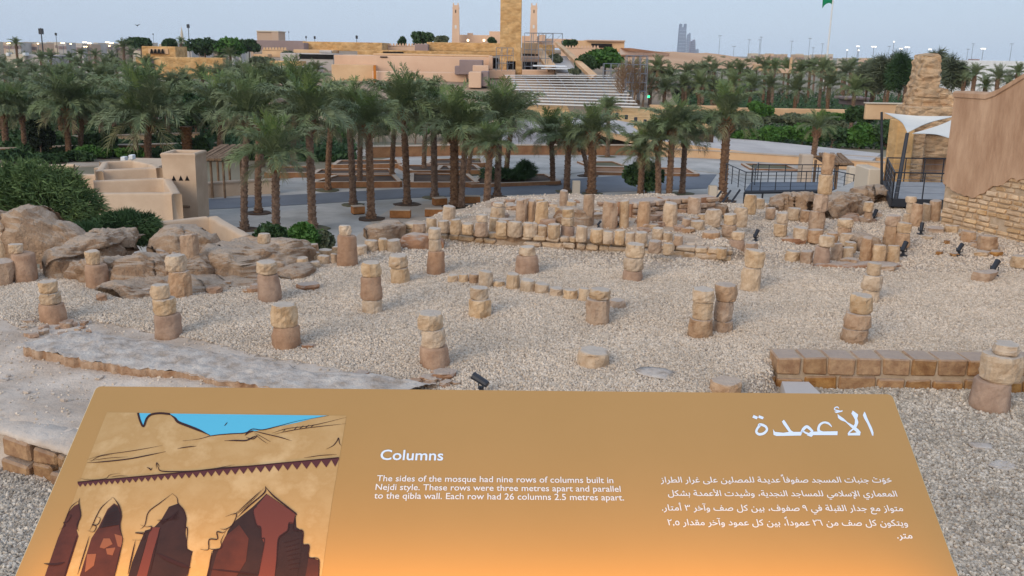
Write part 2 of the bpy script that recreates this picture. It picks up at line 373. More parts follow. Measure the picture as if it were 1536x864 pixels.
# ------------------------------------------------------------------ gravel: one mass of small stones
def gravel(name, mats, n, ylo, yhi, size, test, seed):
    r = np.random.default_rng(seed)
    ys_ = np.sqrt(r.uniform(ylo ** 2, yhi ** 2, n)); xs_ = r.uniform(-0.66, 0.66, n) * ys_ + r.uniform(-0.6, 0.6, n)
    vs = []; sc = r.uniform(0.6, 1.35, n)
    for k in range(n):
        x, y = float(xs_[k]), float(ys_[k])
        if not test(x, y): continue
        z = ground(x, y)
        if z < -0.95: continue
        vs.append((x, y, z + 0.003))
    me = bpy.data.meshes.new(name); me.from_pydata(vs, [], []); me.update()
    o = bpy.data.objects.new(name, me); COL.objects.link(o)
    ng = bpy.data.node_groups.new(name, 'GeometryNodeTree')
    ng.interface.new_socket("Geometry", in_out='INPUT', socket_type='NodeSocketGeometry')
    ng.interface.new_socket("Geometry", in_out='OUTPUT', socket_type='NodeSocketGeometry')
    N = ng.nodes; L = ng.links
    gi = N.new("NodeGroupInput"); go = N.new("NodeGroupOutput")
    ico = N.new("GeometryNodeMeshIcoSphere"); ico.inputs["Radius"].default_value = size; ico.inputs["Subdivisions"].default_value = 1
    sp = N.new("GeometryNodeSetPosition"); rv = N.new("FunctionNodeRandomValue"); rv.data_type = 'FLOAT_VECTOR'
    rv.inputs[0].default_value = (-size * .32,) * 3; rv.inputs[1].default_value = (size * .32,) * 3
    L.new(ico.outputs[0], sp.inputs[0]); L.new(rv.outputs[0], sp.inputs["Offset"])
    sm = N.new("GeometryNodeSetMaterial"); sm.inputs["Material"].default_value = mats; L.new(sp.outputs[0], sm.inputs[0])
    ip = N.new("GeometryNodeInstanceOnPoints"); L.new(gi.outputs[0], ip.inputs["Points"]); L.new(sm.outputs[0], ip.inputs["Instance"])
    r1 = N.new("FunctionNodeRandomValue"); r1.data_type = 'FLOAT_VECTOR'; r1.inputs[1].default_value = (6.28, 6.28, 6.28); r1.inputs["Seed"].default_value = 3
    r2 = N.new("FunctionNodeRandomValue"); r2.data_type = 'FLOAT_VECTOR'; r2.inputs[0].default_value = (0.55, 0.45, 0.4); r2.inputs[1].default_value = (1.35, 1.1, 0.9); r2.inputs["Seed"].default_value = 8
    L.new(r1.outputs[0], ip.inputs["Rotation"]); L.new(r2.outputs[0], ip.inputs["Scale"]); L.new(ip.outputs[0], go.inputs[0])
    md = o.modifiers.new("stones", 'NODES'); md.node_group = ng
    tag(o, kind="stuff"); return o
def fore(x, y):
    if x < XL1: return y < np.interp(x, FLX, FLY) - 0.1
    if x > XR0: return y < np.interp(x, FRX, FRY)
    t = (x - XL1) / (XR0 - XL1); return y < FLY[-1] * (1 - t) + FRY[0] * t - 0.5
HOLES = []
def ongravel(x, y):
    if fore(x, y) or left_platform(x, y): return False
    if back_strip(x, y): return random.random() < 0.12
    d = 0.55 + 0.6 * fb((x, y, 9), 0.5)
    return True
NG = 1.0
gravel("gravel", m_pebble, int(300000 * NG), 8.5, 21, 0.0235, ongravel, 1)
gravel("gravel", m_pebble, int(120000 * NG), 21, 33, 0.032, ongravel, 2)
gravel("coarse_gravel", m_pebble_grey, int(110000 * NG), 7.0, 14.5, 0.029, fore, 3)
gravel("platform_grit", m_pebble, 5000, 9, 17, 0.022, lambda x, y: left_platform(x, y), 4)

# ------------------------------------------------------------------ column drums
def stone_rings(mb, c, z0, z1, r0, r1, seed, seg=20, sq=0.0, rough=0.075, tilt=0.0, round_=0.10):
    """one roughly dressed round stone: uneven sides, worn rims, a slightly tilted top"""
    rr = random.Random(seed); h = z1 - z0; ta = rr.uniform(0, 6.28); ph = rr.uniform(0, 6.28); el = rr.uniform(-0.05, 0.05)
    prof = [(0.0, 0.90), (0.07, 0.98), (0.22, 1.015), (0.42, 1.02), (0.62, 1.015), (0.80, 1.0), (0.92, 0.965), (0.98, 0.92), (1.0, 0.80)]
    vs = []
    for t, s in prof:
        for k in range(seg):
            a = 2 * math.pi * k / seg; r = (r0 + (r1 - r0) * t) * s
            ca, sa = math.cos(a), math.sin(a)
            n = noise.noise(Vector((ca * 1.3 + seed * 3.1, sa * 1.3, t * 1.6 + seed))) ; n2 = noise.noise(Vector((ca * 3.5 + seed, sa * 3.5, t * h / r0 * 3.1 + seed * 2.7)))
            n3 = noise.noise(Vector((ca * 6.5, sa * 6.5 + seed, t * h / r0 * 6.0)))
            chip = max(0.0, noise.noise(Vector((ca * 2.1 + seed * 9.7, sa * 2.1, t * 2.2))) - 0.18) * (0.5 + 1.6 * abs(t - 0.5))
            r *= 1 + rough * n * 2.0 + rough * 1.1 * n2 + rough * 0.7 * n3 - 0.42 * chip + el * math.cos(2 * (a - ph))
            if sq: r *= 1 + sq * (1 / max(abs(math.cos((a + ph) % (math.pi / 2) - math.pi / 4)), 0.7) - 1.2)
            z = z0 + h * t + (tilt * h * math.cos(a - ta) * t) + (0.05 * min(h, r0) * n2 if 0 < t < 1 else 0.02 * n2 * r0)
            vs.append((c[0] + r * ca, c[1] + r * sa, z))
    n = len(prof); fs = [(i * seg + k, i * seg + (k + 1) % seg, (i + 1) * seg + (k + 1) % seg, (i + 1) * seg + k) for i in range(n - 1) for k in range(seg)]
    b = len(vs); vs.append((c[0], c[1], z1 + 0.015 * rr.uniform(-1, 1) * r0)); fs += [((n - 1) * seg + k, (n - 1) * seg + (k + 1) % seg, b) for k in range(seg)]
    mb.add(vs, fs)

SEED = [100]
def stack(name, label, cat, drums, base_z=None, group=None, pos=None, back=0.0):
    """drums: from the top down (x0, x1, ytop, ybottom, material) in photo pixels"""
    SEED[0] += 1
    d = drums[-1]; cx = (d[0] + d[1]) / 2; yb = d[3]
    p = G(cx, yb) if base_z is None else at_z(cx, yb, base_z)
    if back: p = at_z(cx, yb, p.z)
    dep = depth(p); hd = Vector((p.x, p.y, 0)).normalized()
    rb = (d[1] - d[0]) / 2 * dep / FPX
    c = p + hd * rb * 0.9
    parts = []; ztop = None
    for i, q in enumerate(drums):
        r = (q[1] - q[0]) / 2 * dep / FPX
        off = ((q[0] + q[1]) / 2 - cx) * dep / FPX
        fx, fy = p.x, p.y
        if i == 0: bx = c + hd * r * 0.55; z1 = z_vert(bx.x, bx.y, q[2])
        else: z1 = z_vert(c.x - hd.x * r, c.y - hd.y * r, q[2]) + 0.0
        z0 = z_vert(c.x - hd.x * r, c.y - hd.y * r, q[3])
        if i == len(drums) - 1: z0 = p.z - 0.06
        parts.append([c.x + off, c.y + off * 0.0, z0, z1, r, q[4]])
    for i in range(1, len(parts)):            # seat each stone on the one below, with the thin dark joint of the photo
        parts[i][3] = parts[i - 1][2] - 0.004
    seg = 20 if dep < 22 else 14
    mp = {"s": m_drum, "k": m_drum2, "m": m_mudcol}
    if len(parts) == 1:
        q = parts[0]; mb = MB(); stone_rings(mb, (q[0], q[1]), q[2], q[3], q[4] * 1.0, q[4] * 0.98, SEED[0], seg, tilt=0.03)
        o = mb.build(name, mp[q[5]], smooth=False); tag(o, label, cat, group); return o
    root = thing(name, (c.x, c.y, p.z), label, cat, group)
    for i, q in enumerate(parts):
        mb = MB(); m = q[5]
        if m == "m": stone_rings(mb, (q[0], q[1]), q[2], q[3], q[4] * 1.04, q[4] * 0.93, SEED[0] * 7 + i, seg, rough=0.06, tilt=0.02)
        else: stone_rings(mb, (q[0], q[1]), q[2], q[3], q[4], q[4] * 0.99, SEED[0] * 7 + i, seg, sq=0.15 if (SEED[0] + i) % 3 == 0 else 0, tilt=0.04 if i == 0 else 0.01)
        mb.build("drum" if m != "m" else "mud_coated_base", mp[m], root, smooth=(m == "m"))
    return root

CG = "ruined columns standing in the gravel"
for lab, dr in [
    ("far left small column of two pale drums on a mud base behind the plaster kerb", [(65, 92, 420, 441, "s"), (64, 95, 441, 458, "s"), (61, 100, 458, 487, "m")]),
    ("column of two cream drums on a thick red mud base left of the plaster kerb's middle", [(232, 260, 425, 450, "s"), (234, 267, 450, 474, "s"), (234, 273, 474, 510, "m")]),
    ("column with small cap on stout plain body in front of the hollowed mud wall", [(133, 154, 375, 398, "s"), (130, 164, 398, 434, "m")]),
    ("column with rough round cap on smooth body at the foot of the tall plain pillar", [(252, 283, 381, 409, "s"), (255, 289, 409, 447, "k")]),
    ("tall plain pillar without cap rising behind a capped column on the left ruins", [(274, 302, 350, 418, "k")]),
    ("stack of three rounded drums cut by the left edge of the photo", [(-6, 17, 333, 348, "s"), (-4, 18, 348, 364, "s"), (-4, 18, 364, 390, "s")]),
    ("stout capped mud column beside a big square block near the left edge", [(19, 40, 365, 381, "s"), (22, 57, 381, 424, "m")]),
    ("leaning two-part column nearest the right end of the left ruins", [(387, 419, 390, 413, "s"), (387, 422, 413, 454, "m")]),
    ("thick column of one rugged boulder drum on a square reddish base, flat stone beside", [(409, 448, 453, 493, "s"), (409, 452, 494, 525, "m")]),
    ("three-part column with brown waisted middle left of the centre of the gravel", [(544, 573, 391, 417, "s"), (541, 574, 418, 452, "m"), (543, 574, 452, 471, "s")]),
    ("short pair of equal drums stacked behind the three-part brown column", [(584, 612, 381, 404, "s"), (587, 614, 404, 426, "s")]),
    ("tall slim column of cap, neck and long mud body before the drum-topped wall", [(642, 662, 341, 360, "s"), (643, 662, 360, 378, "s"), (640, 668, 378, 413, "m")]),
    ("bottle-shaped column with small neck stone at the end of the left drum row", [(510, 528, 337, 354, "s"), (507, 537, 354, 400, "m")]),
    ("nearest middle column of two pale drums on a red base just above the panel", [(627, 665, 466, 498, "s"), (632, 668, 497, 524, "s"), (629, 675, 524, 555, "m")]),
    ("low column of small cap on wide base below the left end of the diagonal drum row", [(705, 732, 429, 451, "s"), (703, 738, 451, 478, "s")]),
    ("squat cracked stump with pale worn face in front of the drum-topped wall", [(778, 803, 368, 385, "s"), (773, 808, 385, 412, "m")]),
    ("capped column with a dark stained foot right of the cracked stump", [(937, 965, 364, 388, "s"), (934, 964, 388, 408, "s"), (933, 964, 408, 422, "m")]),
    ("leaning column with one boulder cap on a narrower drum at the right of the middle", [(1113, 1143, 373, 403, "s"), (1110, 1140, 403, 438, "s")]),
    ("broken notched column at the right end of the diagonal drum row", [(882, 914, 431, 451, "s"), (877, 914, 451, 488, "k")]),
    ("front left column of the pair standing side by side, three pale drums", [(1033, 1067, 431, 456, "s"), (1035, 1066, 456, 481, "s"), (1032, 1067, 481, 508, "k")]),
    ("rear right column of the pair standing side by side, browner drums", [(1068, 1101, 424, 454, "k"), (1068, 1097, 454, 484, "k"), (1069, 1098, 484, 500, "k")]),
    ("single low drum alone in the gravel behind the middle of the panel", [(865, 914, 521, 553, "s")]),
    ("single low drum half hidden by the panel's top edge near the block wall", [(1063, 1110, 566, 600, "k")]),
    ("leaning three-part column just behind the ochre block wall", [(1269, 1302, 440, 472, "s"), (1262, 1302, 472, 496, "k"), (1259, 1300, 496, 516, "k")]),
    ("slim leaning column of three drums behind the one by the block wall", [(1295, 1316, 393, 414, "s"), (1290, 1320, 414, 437, "s"), (1292, 1316, 437, 454, "s")]),
    ("large near column of flat cap, round drum and broken base before the block wall's right end", [(1476, 1514, 512, 535, "s"), (1464, 1520, 533, 577, "s"), (1453, 1511, 577, 618, "m")]),
]:
    stack("ruined_column" if len(dr) > 1 or "pillar" in lab else "column_drum", lab, "column" if len(dr) > 1 or "pillar" in lab else "column drum", dr, group=CG)

ORD = ["leftmost", "second from left", "third from left", "fourth from left", "fifth from left", "sixth from left", "seventh from left", "eighth from left", "ninth from left", "tenth from left", "eleventh from left", "twelfth from left", "thirteenth from left", "fourteenth from left", "fifteenth from left", "sixteenth from left", "seventeenth from left", "eighteenth from left", "nineteenth from left", "twentieth from left"]
def row(items, where, group, name="column_drum", cat="column drum", base_z=None, m="s"):
    for i, it in enumerate(items):
        k = m if len(it) < 5 or not isinstance(it[4], str) else it[4]
        stack(name, "%s stone of %s" % (ORD[i], where), cat, [tuple(it[:4]) + (k,)], base_z, group)
row([(671, 687, 411, 424), (688, 703, 410, 424), (703, 718, 410, 426, "k"), (718, 739, 405, 432)], "the short close-set stub row behind the diagonal drums", "stub row of drums")
row([(760, 779, 409, 435), (780, 803, 418, 439), (802, 823, 424, 441), (824, 845, 430, 445), (845, 867, 433, 450), (867, 884, 431, 453), (914, 938, 448, 463, "k")], "the diagonal drum row crossing the gravel", "diagonal row of drums")
row([(443, 463, 385, 406), (464, 481, 391, 403), (460, 480, 377, 391), (477, 495, 382, 397), (496, 507, 380, 396)], "the drum row left of the bottle-shaped column", "left row of drums")
row([(460, 478, 365, 378, "k"), (478, 498, 373, 382), (498, 511, 369, 380)], "the back line behind the left drum row", "left row of drums")
row([(534, 551, 367, 383), (547, 568, 359, 378), (568, 582, 357, 377), (581, 601, 359, 379)], "the drum row right of the bottle-shaped column", "left row of drums")
row([(619, 639, 334, 351, "k"), (639, 655, 326, 346), (656, 674, 330, 347), (675, 692, 328, 349), (692, 711, 334, 349), (734, 748, 326, 346), (743, 762, 331, 351), (762, 783, 331, 353), (784, 806, 333, 353), (806, 821, 337, 353), (821, 840, 335, 355), (863, 881, 338, 360), (885, 905, 342, 361), (904, 920, 346, 363), (921, 937, 344, 364), (938, 952, 348, 365), (952, 971, 347, 367), (977, 995, 341, 360), (995, 1009, 348, 362), (1010, 1024, 352, 366, "k")], "the long drum row along the stone retaining wall", "drums along the retaining wall", base_z=0.3)
row([(1019, 1039, 367, 384), (1040, 1056, 369, 384), (1057, 1072, 374, 385), (1074, 1090, 371, 385)], "the low front stones at the retaining wall's right end", "end stones of the retaining wall")
row([(969, 988, 335, 347), (1022, 1036, 327, 345, "k"), (1036, 1056, 330, 350), (1052, 1080, 346, 362, "k"), (1046, 1062, 320, 334), (1116, 1136, 363, 378, "k"), (972, 992, 360, 377, "k"), (994, 1010, 364, 379)], "the loose blocks between tall stubs and capped column", "loose blocks by the tall stubs", base_z=0.25)
TG = "tall drum stubs behind the retaining wall"
row([(664, 684, 308, 331), (774, 790, 298, 334, "k"), (790, 803, 300, 333, "k"), (803, 822, 301, 338), (839, 852, 285, 314, "k"), (849, 864, 301, 318), (873, 891, 291, 338, "k"), (903, 925, 301, 343, "k"), (928, 943, 300, 342), (955, 975, 301, 343, "k"), (993, 1015, 303, 339), (1031, 1051, 295, 323, "k"), (1057, 1081, 313, 338), (1100, 1121, 310, 338), (1115, 1134, 291, 319), (1133, 1146, 297, 311)], "the tall free-standing stubs behind the long drum row", TG, "column_stub", "column stub", base_z=0.3)
for lab, dr, bz in [
    ("short capped stub of two stones on the left part of the long drum row", [(714, 732, 321, 334, "s"), (712, 732, 334, 352, "k")], 0.3),
    ("two-stone stub standing behind the left half of the long drum row", [(739, 756, 303, 311, "s"), (736, 757, 311, 332, "s")], 0.3),
    ("three-stone column rising from the middle of the long drum row", [(842, 859, 312, 327, "s"), (841, 861, 327, 340, "s"), (839, 862, 340, 369, "m")], 0.02),
    ("capped column of three parts behind the right end of the retaining wall", [(1083, 1102, 320, 338, "s"), (1081, 1103, 338, 356, "k"), (1081, 1103, 356, 366, "k")], 0.1),
    ("capped mud column closing the right end of the retaining wall", [(1095, 1115, 346, 361, "s"), (1091, 1116, 361, 388, "m")], 0.0),
    ("two small round stones stacked left of the high brown pillar", [(1163, 1180, 318, 336, "s"), (1160, 1180, 336, 352, "s")], 0.1),
    ("high slender pillar of stacked brown stones, tallest of the ruin field", [(1223, 1242, 229, 262, "k"), (1221, 1242, 262, 292, "s"), (1217, 1238, 292, 318, "k"), (1213, 1235, 318, 344, "k")], 0.1),
    ("pair of stacked stones right of the high pillar's foot", [(1255, 1277, 327, 342, "s"), (1256, 1276, 342, 352, "k")], 0.1),
    ("two-part column at the left of the clustered stones near the floodlight", [(1225, 1248, 352, 371, "s"), (1220, 1243, 371, 398, "m")], 0.05),
    ("broad pillar stub, left one of the fused pair by the floodlight", [(1325, 1345, 322, 340, "k"), (1325, 1346, 340, 366, "k")], 0.1),
    ("broad pillar stub, right one of the fused pair by the floodlight", [(1343, 1363, 333, 350, "s"), (1343, 1363, 350, 369, "k")], 0.1),
    ("narrow stacked column, leftmost of four stubs before the shaded deck", [(1355, 1370, 294, 305, "s"), (1357, 1369, 305, 320, "s"), (1354, 1368, 320, 334, "s")], 0.12),
    ("round stone balanced on rubble left of the shaded deck", [(1293, 1308, 302, 318, "s"), (1295, 1307, 318, 330, "k")], 0.12),
]:
    stack("ruined_column", lab, "column", dr, bz, CG)
row([(1365, 1381, 305, 337, "k"), (1381, 1394, 305, 331), (1392, 1409, 300, 331, "k")], "the three plain stubs before the shaded deck", TG, "column_stub", "column stub", base_z=0.12)
row([(1177, 1199, 375, 393), (1199, 1219, 375, 396, "k"), (1244, 1262, 364, 392, "k"), (1262, 1279, 370, 392), (1288, 1307, 355, 393, "k"), (1306, 1327, 366, 396), (1328, 1347, 367, 395)], "the front line of clustered stones by the floodlight", "clustered stones by the floodlight")
row([(1240, 1256, 348, 363, "k"), (1260, 1281, 349, 366), (1266, 1284, 362, 377)], "the back line of clustered stones by the floodlight", "clustered stones by the floodlight", base_z=0.12)
row([(1148, 1162, 311, 326, "k"), (1180, 1202, 311, 328), (1200, 1216, 315, 331, "k"), (1189, 1211, 340, 361), (1210, 1234, 343, 362, "k")], "the low stones around the high pillar's foot", "low stones round the high pillar", base_z=0.1)
row([(1441, 1463, 346, 361, "k"), (1465, 1493, 352, 373, "k"), (1516, 1542, 382, 399)], "the low stumps along the foot of the brown plaster wall", "stumps along the plaster wall", base_z=0.12)
stack("stone_block", "big pale squared block left of the stout capped mud column", "stone block", [(-12, 24, 389, 429, "k")])
stack("stone_block", "small pale stone sitting on top of the left mud wall's right end", "stone block", [(387, 406, 349, 362, "s")], 0.9)

# ------------------------------------------------------------------ loose rocks
def rock(mb, c, sx, sy, sz, seed, n=2):
    rr = random.Random(seed); vs = []; st = 7; sg = 9
    rot = rr.uniform(0, 6.28)
    for i in range(st + 1):
        t = math.pi * i / st
        for k in range(sg):
            a = 2 * math.pi * k / sg
            p = Vector((math.sin(t) * math.cos(a), math.sin(t) * math.sin(a), -math.cos(t)))
            s = 1 + 0.42 * noise.noise(p * 1.1 + Vector((seed * 1.7, 0, 0))) + 0.16 * noise.noise(p * 2.7 + Vector((seed, 4, 0)))
            q = Vector((max(-0.8, min(0.8, p.x * 1.15)), max(-0.8, min(0.8, p.y * 1.15)), max(-0.75, min(0.75, p.z * 1.1)))) * s
            x = q.x * sx; y = q.y * sy
            vs.append((c[0] + x * math.cos(rot) - y * math.sin(rot), c[1] + x * math.sin(rot) + y * math.cos(rot), c[2] + q.z * sz))
    mb.add(vs, [(i * sg + k, i * sg + (k + 1) % sg, (i + 1) * sg + (k + 1) % sg, (i + 1) * sg + k) for i in range(st) for k in range(sg)])
for i, (px, py, wpx, hpx, mm, lab) in enumerate([
    (461, 524, 22, 8, m_mudred, "flat reddish stone beside the boulder-topped column"),
    (748, 431, 22, 12, m_drum, "flat wedge stone closing the stub row"),
    (425, 400, 30, 26, m_drum, "angular pale boulder at the left end of the left drum row"),
    (664, 571, 44, 14, m_mudred, "broken brown slab lying at the panel's top edge"),
    (540, 566, 30, 8, m_mudred, "small brown slab on the plaster left of the panel's centre"),
    (1281, 399, 34, 14, m_drum2, "pale pointed rock below the clustered stones"),
    (1335, 407, 36, 12, m_drum2, "flat pale slab beside the slim leaning column"),
    (1483, 423, 46, 20, m_drum2, "flat stone slab under the rightmost floodlight"),
    (1407, 350, 34, 10, m_drum2, "long flat stone before the plaster wall's stone foot"),
    (1430, 350, 22, 16, m_drum, "tilted rock beside the long flat stone near the plaster wall"),
    (1394, 360, 20, 8, m_drum, "small flat stone near the middle floodlight"),
    (1478, 385, 30, 10, m_drum, "flat pale stone right of the middle floodlight"),
    (1497, 385, 18, 10, m_block, "small orange stone near the right floodlight"),
    (1195, 366, 40, 12, m_mudred, "low heap of reddish mud left of the clustered stones"),
    (305, 408, 26, 10, m_mudcol, "flat rock on the slope right of the tall plain pillar"),
    (371, 404, 34, 20, m_mudcol, "slanted rock behind the leaning two-part column"),
    (150, 452, 22, 14, m_mudcol, "pale rock under the small capped column by the mud wall"),
    (320, 434, 20, 9, m_drum, "small pale stone in the line below the left ruins"),
    (299, 437, 18, 14, m_drum, "squared pale stone beside the smooth capped column"),
    (340, 431, 14, 12, m_drum2, "last small stone in the line below the left ruins"),
    (96, 492, 26, 12, m_mudcol, "pale rubble lump on the plaster kerb's left end"),
    (1478, 676, 40, 5, m_plast, "pale lump half buried in gravel right of the panel"),
    (1512, 706, 46, 4, m_plast, "thin pale slab in the coarse gravel at right"),
    (986, 568, 60, 5, m_plast, "pale crust patch in the gravel right of the single drum"),
    (460, 436, 40, 12, m_mudred, "low crumbled mud patch right of the leaning two-part column"),
]):
    p = G(px, py); dp = depth(p); mb = MB(); s = wpx / 2 * dp / FPX; hh = hpx * dp / FPX * 0.62
    rock(mb, (p.x, p.y + s * 0.7, p.z + hh * 0.35), s, s * 0.8, hh, 31 + i)
    tag(mb.build("rock", mm, smooth=(mm is m_plast)), lab, "rock", "loose rocks in the ruin field")

# ------------------------------------------------------------------ rubble walls: stones are parts
def rubble_wall(name, label, path, z0, z1, th, mat_, sz=(0.3, 0.5), rows=2, seed=5, cat="wall", core=m_mudred, proud=0.04, flatness=0.16, corem=0.10):
    rr = random.Random(seed); P = [Vector((p[0], p[1], 0)) for p in path]
    root = thing(name, (P[0].x, P[0].y, z0), label, cat)
    mb = MB()
    for a, b in zip(P[:-1], P[1:]):
        d = (b - a).normalized(); n = Vector((-d.y, d.x, 0))
        if n.y < 0: n = -n
        A, B = a + n * corem, b + n * corem
        mb.hexa([(A.x, A.y, z0 - .1), (B.x, B.y, z0 - .1), (B.x + n.x * th, B.y + n.y * th, z0 - .1), (A.x + n.x * th, A.y + n.y * th, z0 - .1)],
                [(A.x, A.y, z1 - .03), (B.x, B.y, z1 - .03), (B.x + n.x * th, B.y + n.y * th, z1 - .02), (A.x + n.x * th, A.y + n.y * th, z1 - .02)])
    mb.build("mud_core", core, root)
    hs = (z1 - z0) / rows
    for k in range(rows):
        for a, b in zip(P[:-1], P[1:]):
            Ls = (b - a).length; d = (b - a).normalized(); n = Vector((-d.y, d.x, 0)); n = n if n.y > 0 else -n
            t = rr.uniform(0, 0.1)
            while t < Ls - 0.08:
                w_ = min(rr.uniform(*sz), Ls - t + 0.05); h_ = hs * rr.uniform(0.72, 0.98)
                if rr.random() > 0.07:
                    c = a + d * (t + w_ / 2) + n * (0.08 + rr.uniform(-proud, proud)); s = MB()
                    s.bevbox(c.x, c.y, z0 + hs * k + h_ / 2, w_ * 0.94, 0.22, h_, math.atan2(d.y, d.x) + rr.uniform(-.05, .05), 0.03, 0.02, rr.random())
                    s.build("stone", mat_, root)
                t += w_
    return root
rubble_wall("retaining_wall", "low wall of flat rubble stones carrying the long drum row", list(zip(RWX, RWY)), 0.0, 0.30, 0.5, m_drum, (0.22, 0.55), 2, 5, core=m_mud)
# stone edge of the rough platform at lower left
rubble_wall("platform_edge_wall", "edge of big ochre stones under the rough plaster at lower left", list(zip(FLX[1:], FLY[1:])), -0.66, -0.12, 0.4, m_block, (0.35, 0.55), 2, 8, core=m_mud, corem=0.12)
r_lip = [o for o in COL.objects if o.name.startswith("platform_edge_wall")][0]; mb = MB(); vs = []; n_ = 160
for i in range(n_):
    x = FLX[0] + (FLX[-1] - FLX[0]) * i / (n_ - 1); yl = float(np.interp(x, FLX, FLY)); w_ = 0.05 * fb((x * 1.2, 3, 3), 1.6, 4) + 0.02 * noise.noise(Vector((x * 14, 0, 0)))
    for j, (dy, dz) in enumerate(((0.0, -0.075), (-0.012, -0.045), (0.03, -0.012), (0.14, 0.0), (0.30, 0.0), (0.55, -0.03), (0.62, -0.12))):
        y = yl - 0.02 + dy + w_ * (1 if j < 4 else .3); vs.append((x, y, -0.075 + dz + 0.03 * fb((x, y, 6), 1.6, 4) + 0.012 * noise.noise(Vector((x * 9, y * 9, 4)))))
mb.add(vs, [(i * 7 + k, i * 7 + k + 1, (i + 1) * 7 + k + 1, (i + 1) * 7 + k) for i in range(n_ - 1) for k in range(6)]); mb.build("plaster_lip", m_plastdirt, r_lip, smooth=True)
# back wall behind the tall stubs
bw = [at_z(a, b, 0.25) for a, b in [(950, 330), (1000, 322), (1040, 320), (1075, 318)]]
rubble_wall("rubble_wall", "broken rubble wall joining the tall stubs on their right", [(p.x, p.y) for p in bw], 0.25, 0.72, 0.5, m_drum2, (0.3, 0.5), 3, 9)

# ------------------------------------------------------------------ eroded earth walls
def earth_wall(name, label, path, mats, seed, nseg=None, rough=0.22, cat="ruined wall", power=3.2, ledge=0.0, parent=None):
    """path: (x, y, base z, height, thickness); a lumpy weathered wall lofted along it"""
    P = path; Ls = [0]
    for a, b in zip(P[:-1], P[1:]): Ls.append(Ls[-1] + math.hypot(b[0] - a[0], b[1] - a[1]))
    n = nseg or max(10, int(Ls[-1] / 0.07)); m = 40
    A = np.array(P, float); t = np.linspace(0, Ls[-1], n)
    C = [np.interp(t, Ls, A[:, k]) for k in range(5)]
    vs = []
    for i in range(n):
        j = min(i, n - 2); dx = C[0][j + 1] - C[0][j]; dy = C[1][j + 1] - C[1][j]; l = math.hypot(dx, dy) or 1; nxn, nyn = -dy / l, dx / l
        e = min(1, min(t[i], Ls[-1] - t[i]) / 0.22 + 0.55)
        h = C[3][i] * e * 0.93; th = C[4][i] / 2 * (0.6 + 0.4 * e)
        h *= 1 + 0.20 * fb((t[i], seed, 0), 1.1, 4); th *= 1 + 0.12 * fb((t[i], seed, 5), 0.9)
        for k in range(m + 1):
            a = math.pi * k / m; ca, sa = math.cos(a), max(0.0, math.sin(a))
            ex = 2 / power; px = math.copysign(abs(ca) ** ex, ca); pz = sa ** ex
            x = C[0][i] + nxn * th * px; y = C[1][i] + nyn * th * px; z = C[2][i] - 0.15 + (h + .15) * pz
            q = Vector((x, y, z + seed)); w_ = rough * (0.2 + 0.8 * min(1, pz * 1.4))
            rg = 1 - abs(noise.noise(Vector((q.x * 1.7, q.y * 1.7, q.z * 1.1)))) * 2.6
            d = noise.noise(q * 1.1) * 0.85 + abs(noise.noise(q * 2.4)) * -0.55 + noise.noise(q * 4.3) * 0.42 + noise.noise(q * 9.5) * 0.26 + noise.noise(q * 19) * 0.16
            st = 0.025 * math.floor((z + 0.4 * noise.noise(q * 1.3)) / 0.16 % 2)
            d = d * w_
            x += nxn * d * (px if abs(px) > .3 else 0.3 * (1 if px > 0 else -1)); y += nyn * d * px; z += (0.35 * d + 0.10 * rough * noise.noise(q * 6)) * pz
            if ledge and 0.25 < pz < 0.75: x -= nxn * ledge * px; y -= nyn * ledge * px
            vs.append((x, y, z))
    M1 = m + 1; mb = MB()
    mb.add(vs, [(i * M1 + k, i * M1 + k + 1, (i + 1) * M1 + k + 1, (i + 1) * M1 + k) for i in range(n - 1) for k in range(m)] + [tuple(range(M1)), tuple((n - 1) * M1 + k for k in range(M1))[::-1]])
    o = mb.build(name, mats, parent, smooth=True)
    if parent is None: tag(o, label, cat)
    return o
def ew(pts, z=None):
    """(px, py base, py top, thickness) -> earth wall path"""
    out = []
    for px, pb, pt, th in pts:
        p = G(px, pb) if z is None else at_z(px, pb, z)
        out.append((p.x, p.y + th / 2, p.z, max(0.05, z_vert(p.x, p.y + th * 0.3, pt) - p.z), th))
    return out
earth_wall("ruined_mud_wall", "peaked eroded earth wall before the big shrub at far left", ew([(-60, 388, 318, 1.3), (5, 388, 316, 1.4), (38, 388, 310, 1.4), (62, 386, 318, 1.2), (90, 384, 334, 1.0), (116, 382, 350, 0.7), (135, 380, 362, .5)]), m_mud, 1, rough=0.3)
earth_wall("ruined_mud_wall", "long humped mud wall with hollowed dark underside at left", ew([(52, 420, 372, 0.8), (85, 418, 368, 1.0), (120, 412, 356, 1.0), (150, 404, 347, 0.9), (176, 398, 344, 0.8), (184, 394, 352, .6)]), m_mud, 2, rough=0.34, ledge=0.18)
earth_wall("ruined_mud_wall", "broken lumpy mud wall between the two capped columns on the left ruins", ew([(104, 418, 388, 0.9), (150, 430, 382, 1.2), (185, 434, 379, 1.3), (215, 432, 382, 1.3), (258, 428, 385, 1.3), (300, 420, 384, 1.1)]), m_mud, 3, rough=0.36)
earth_wall("ruined_mud_wall", "rounded earth mound before the low pink yard wall", ew([(216, 386, 358, 0.8), (235, 386, 344, 1.2), (262, 384, 342, 1.4), (288, 384, 344, 1.2), (312, 382, 352, 1.0), (324, 380, 360, .7)]), m_mud, 4, rough=0.28)
earth_wall("ruined_mud_wall", "wide flat-topped earth bank reaching to the first left drums", ew([(285, 424, 384, 1.6), (320, 424, 376, 2.2), (352, 418, 368, 2.4), (385, 410, 362, 2.2), (410, 398, 364, 1.6), (428, 388, 372, 1.0)]), m_mud, 5, rough=0.34, power=3.4)
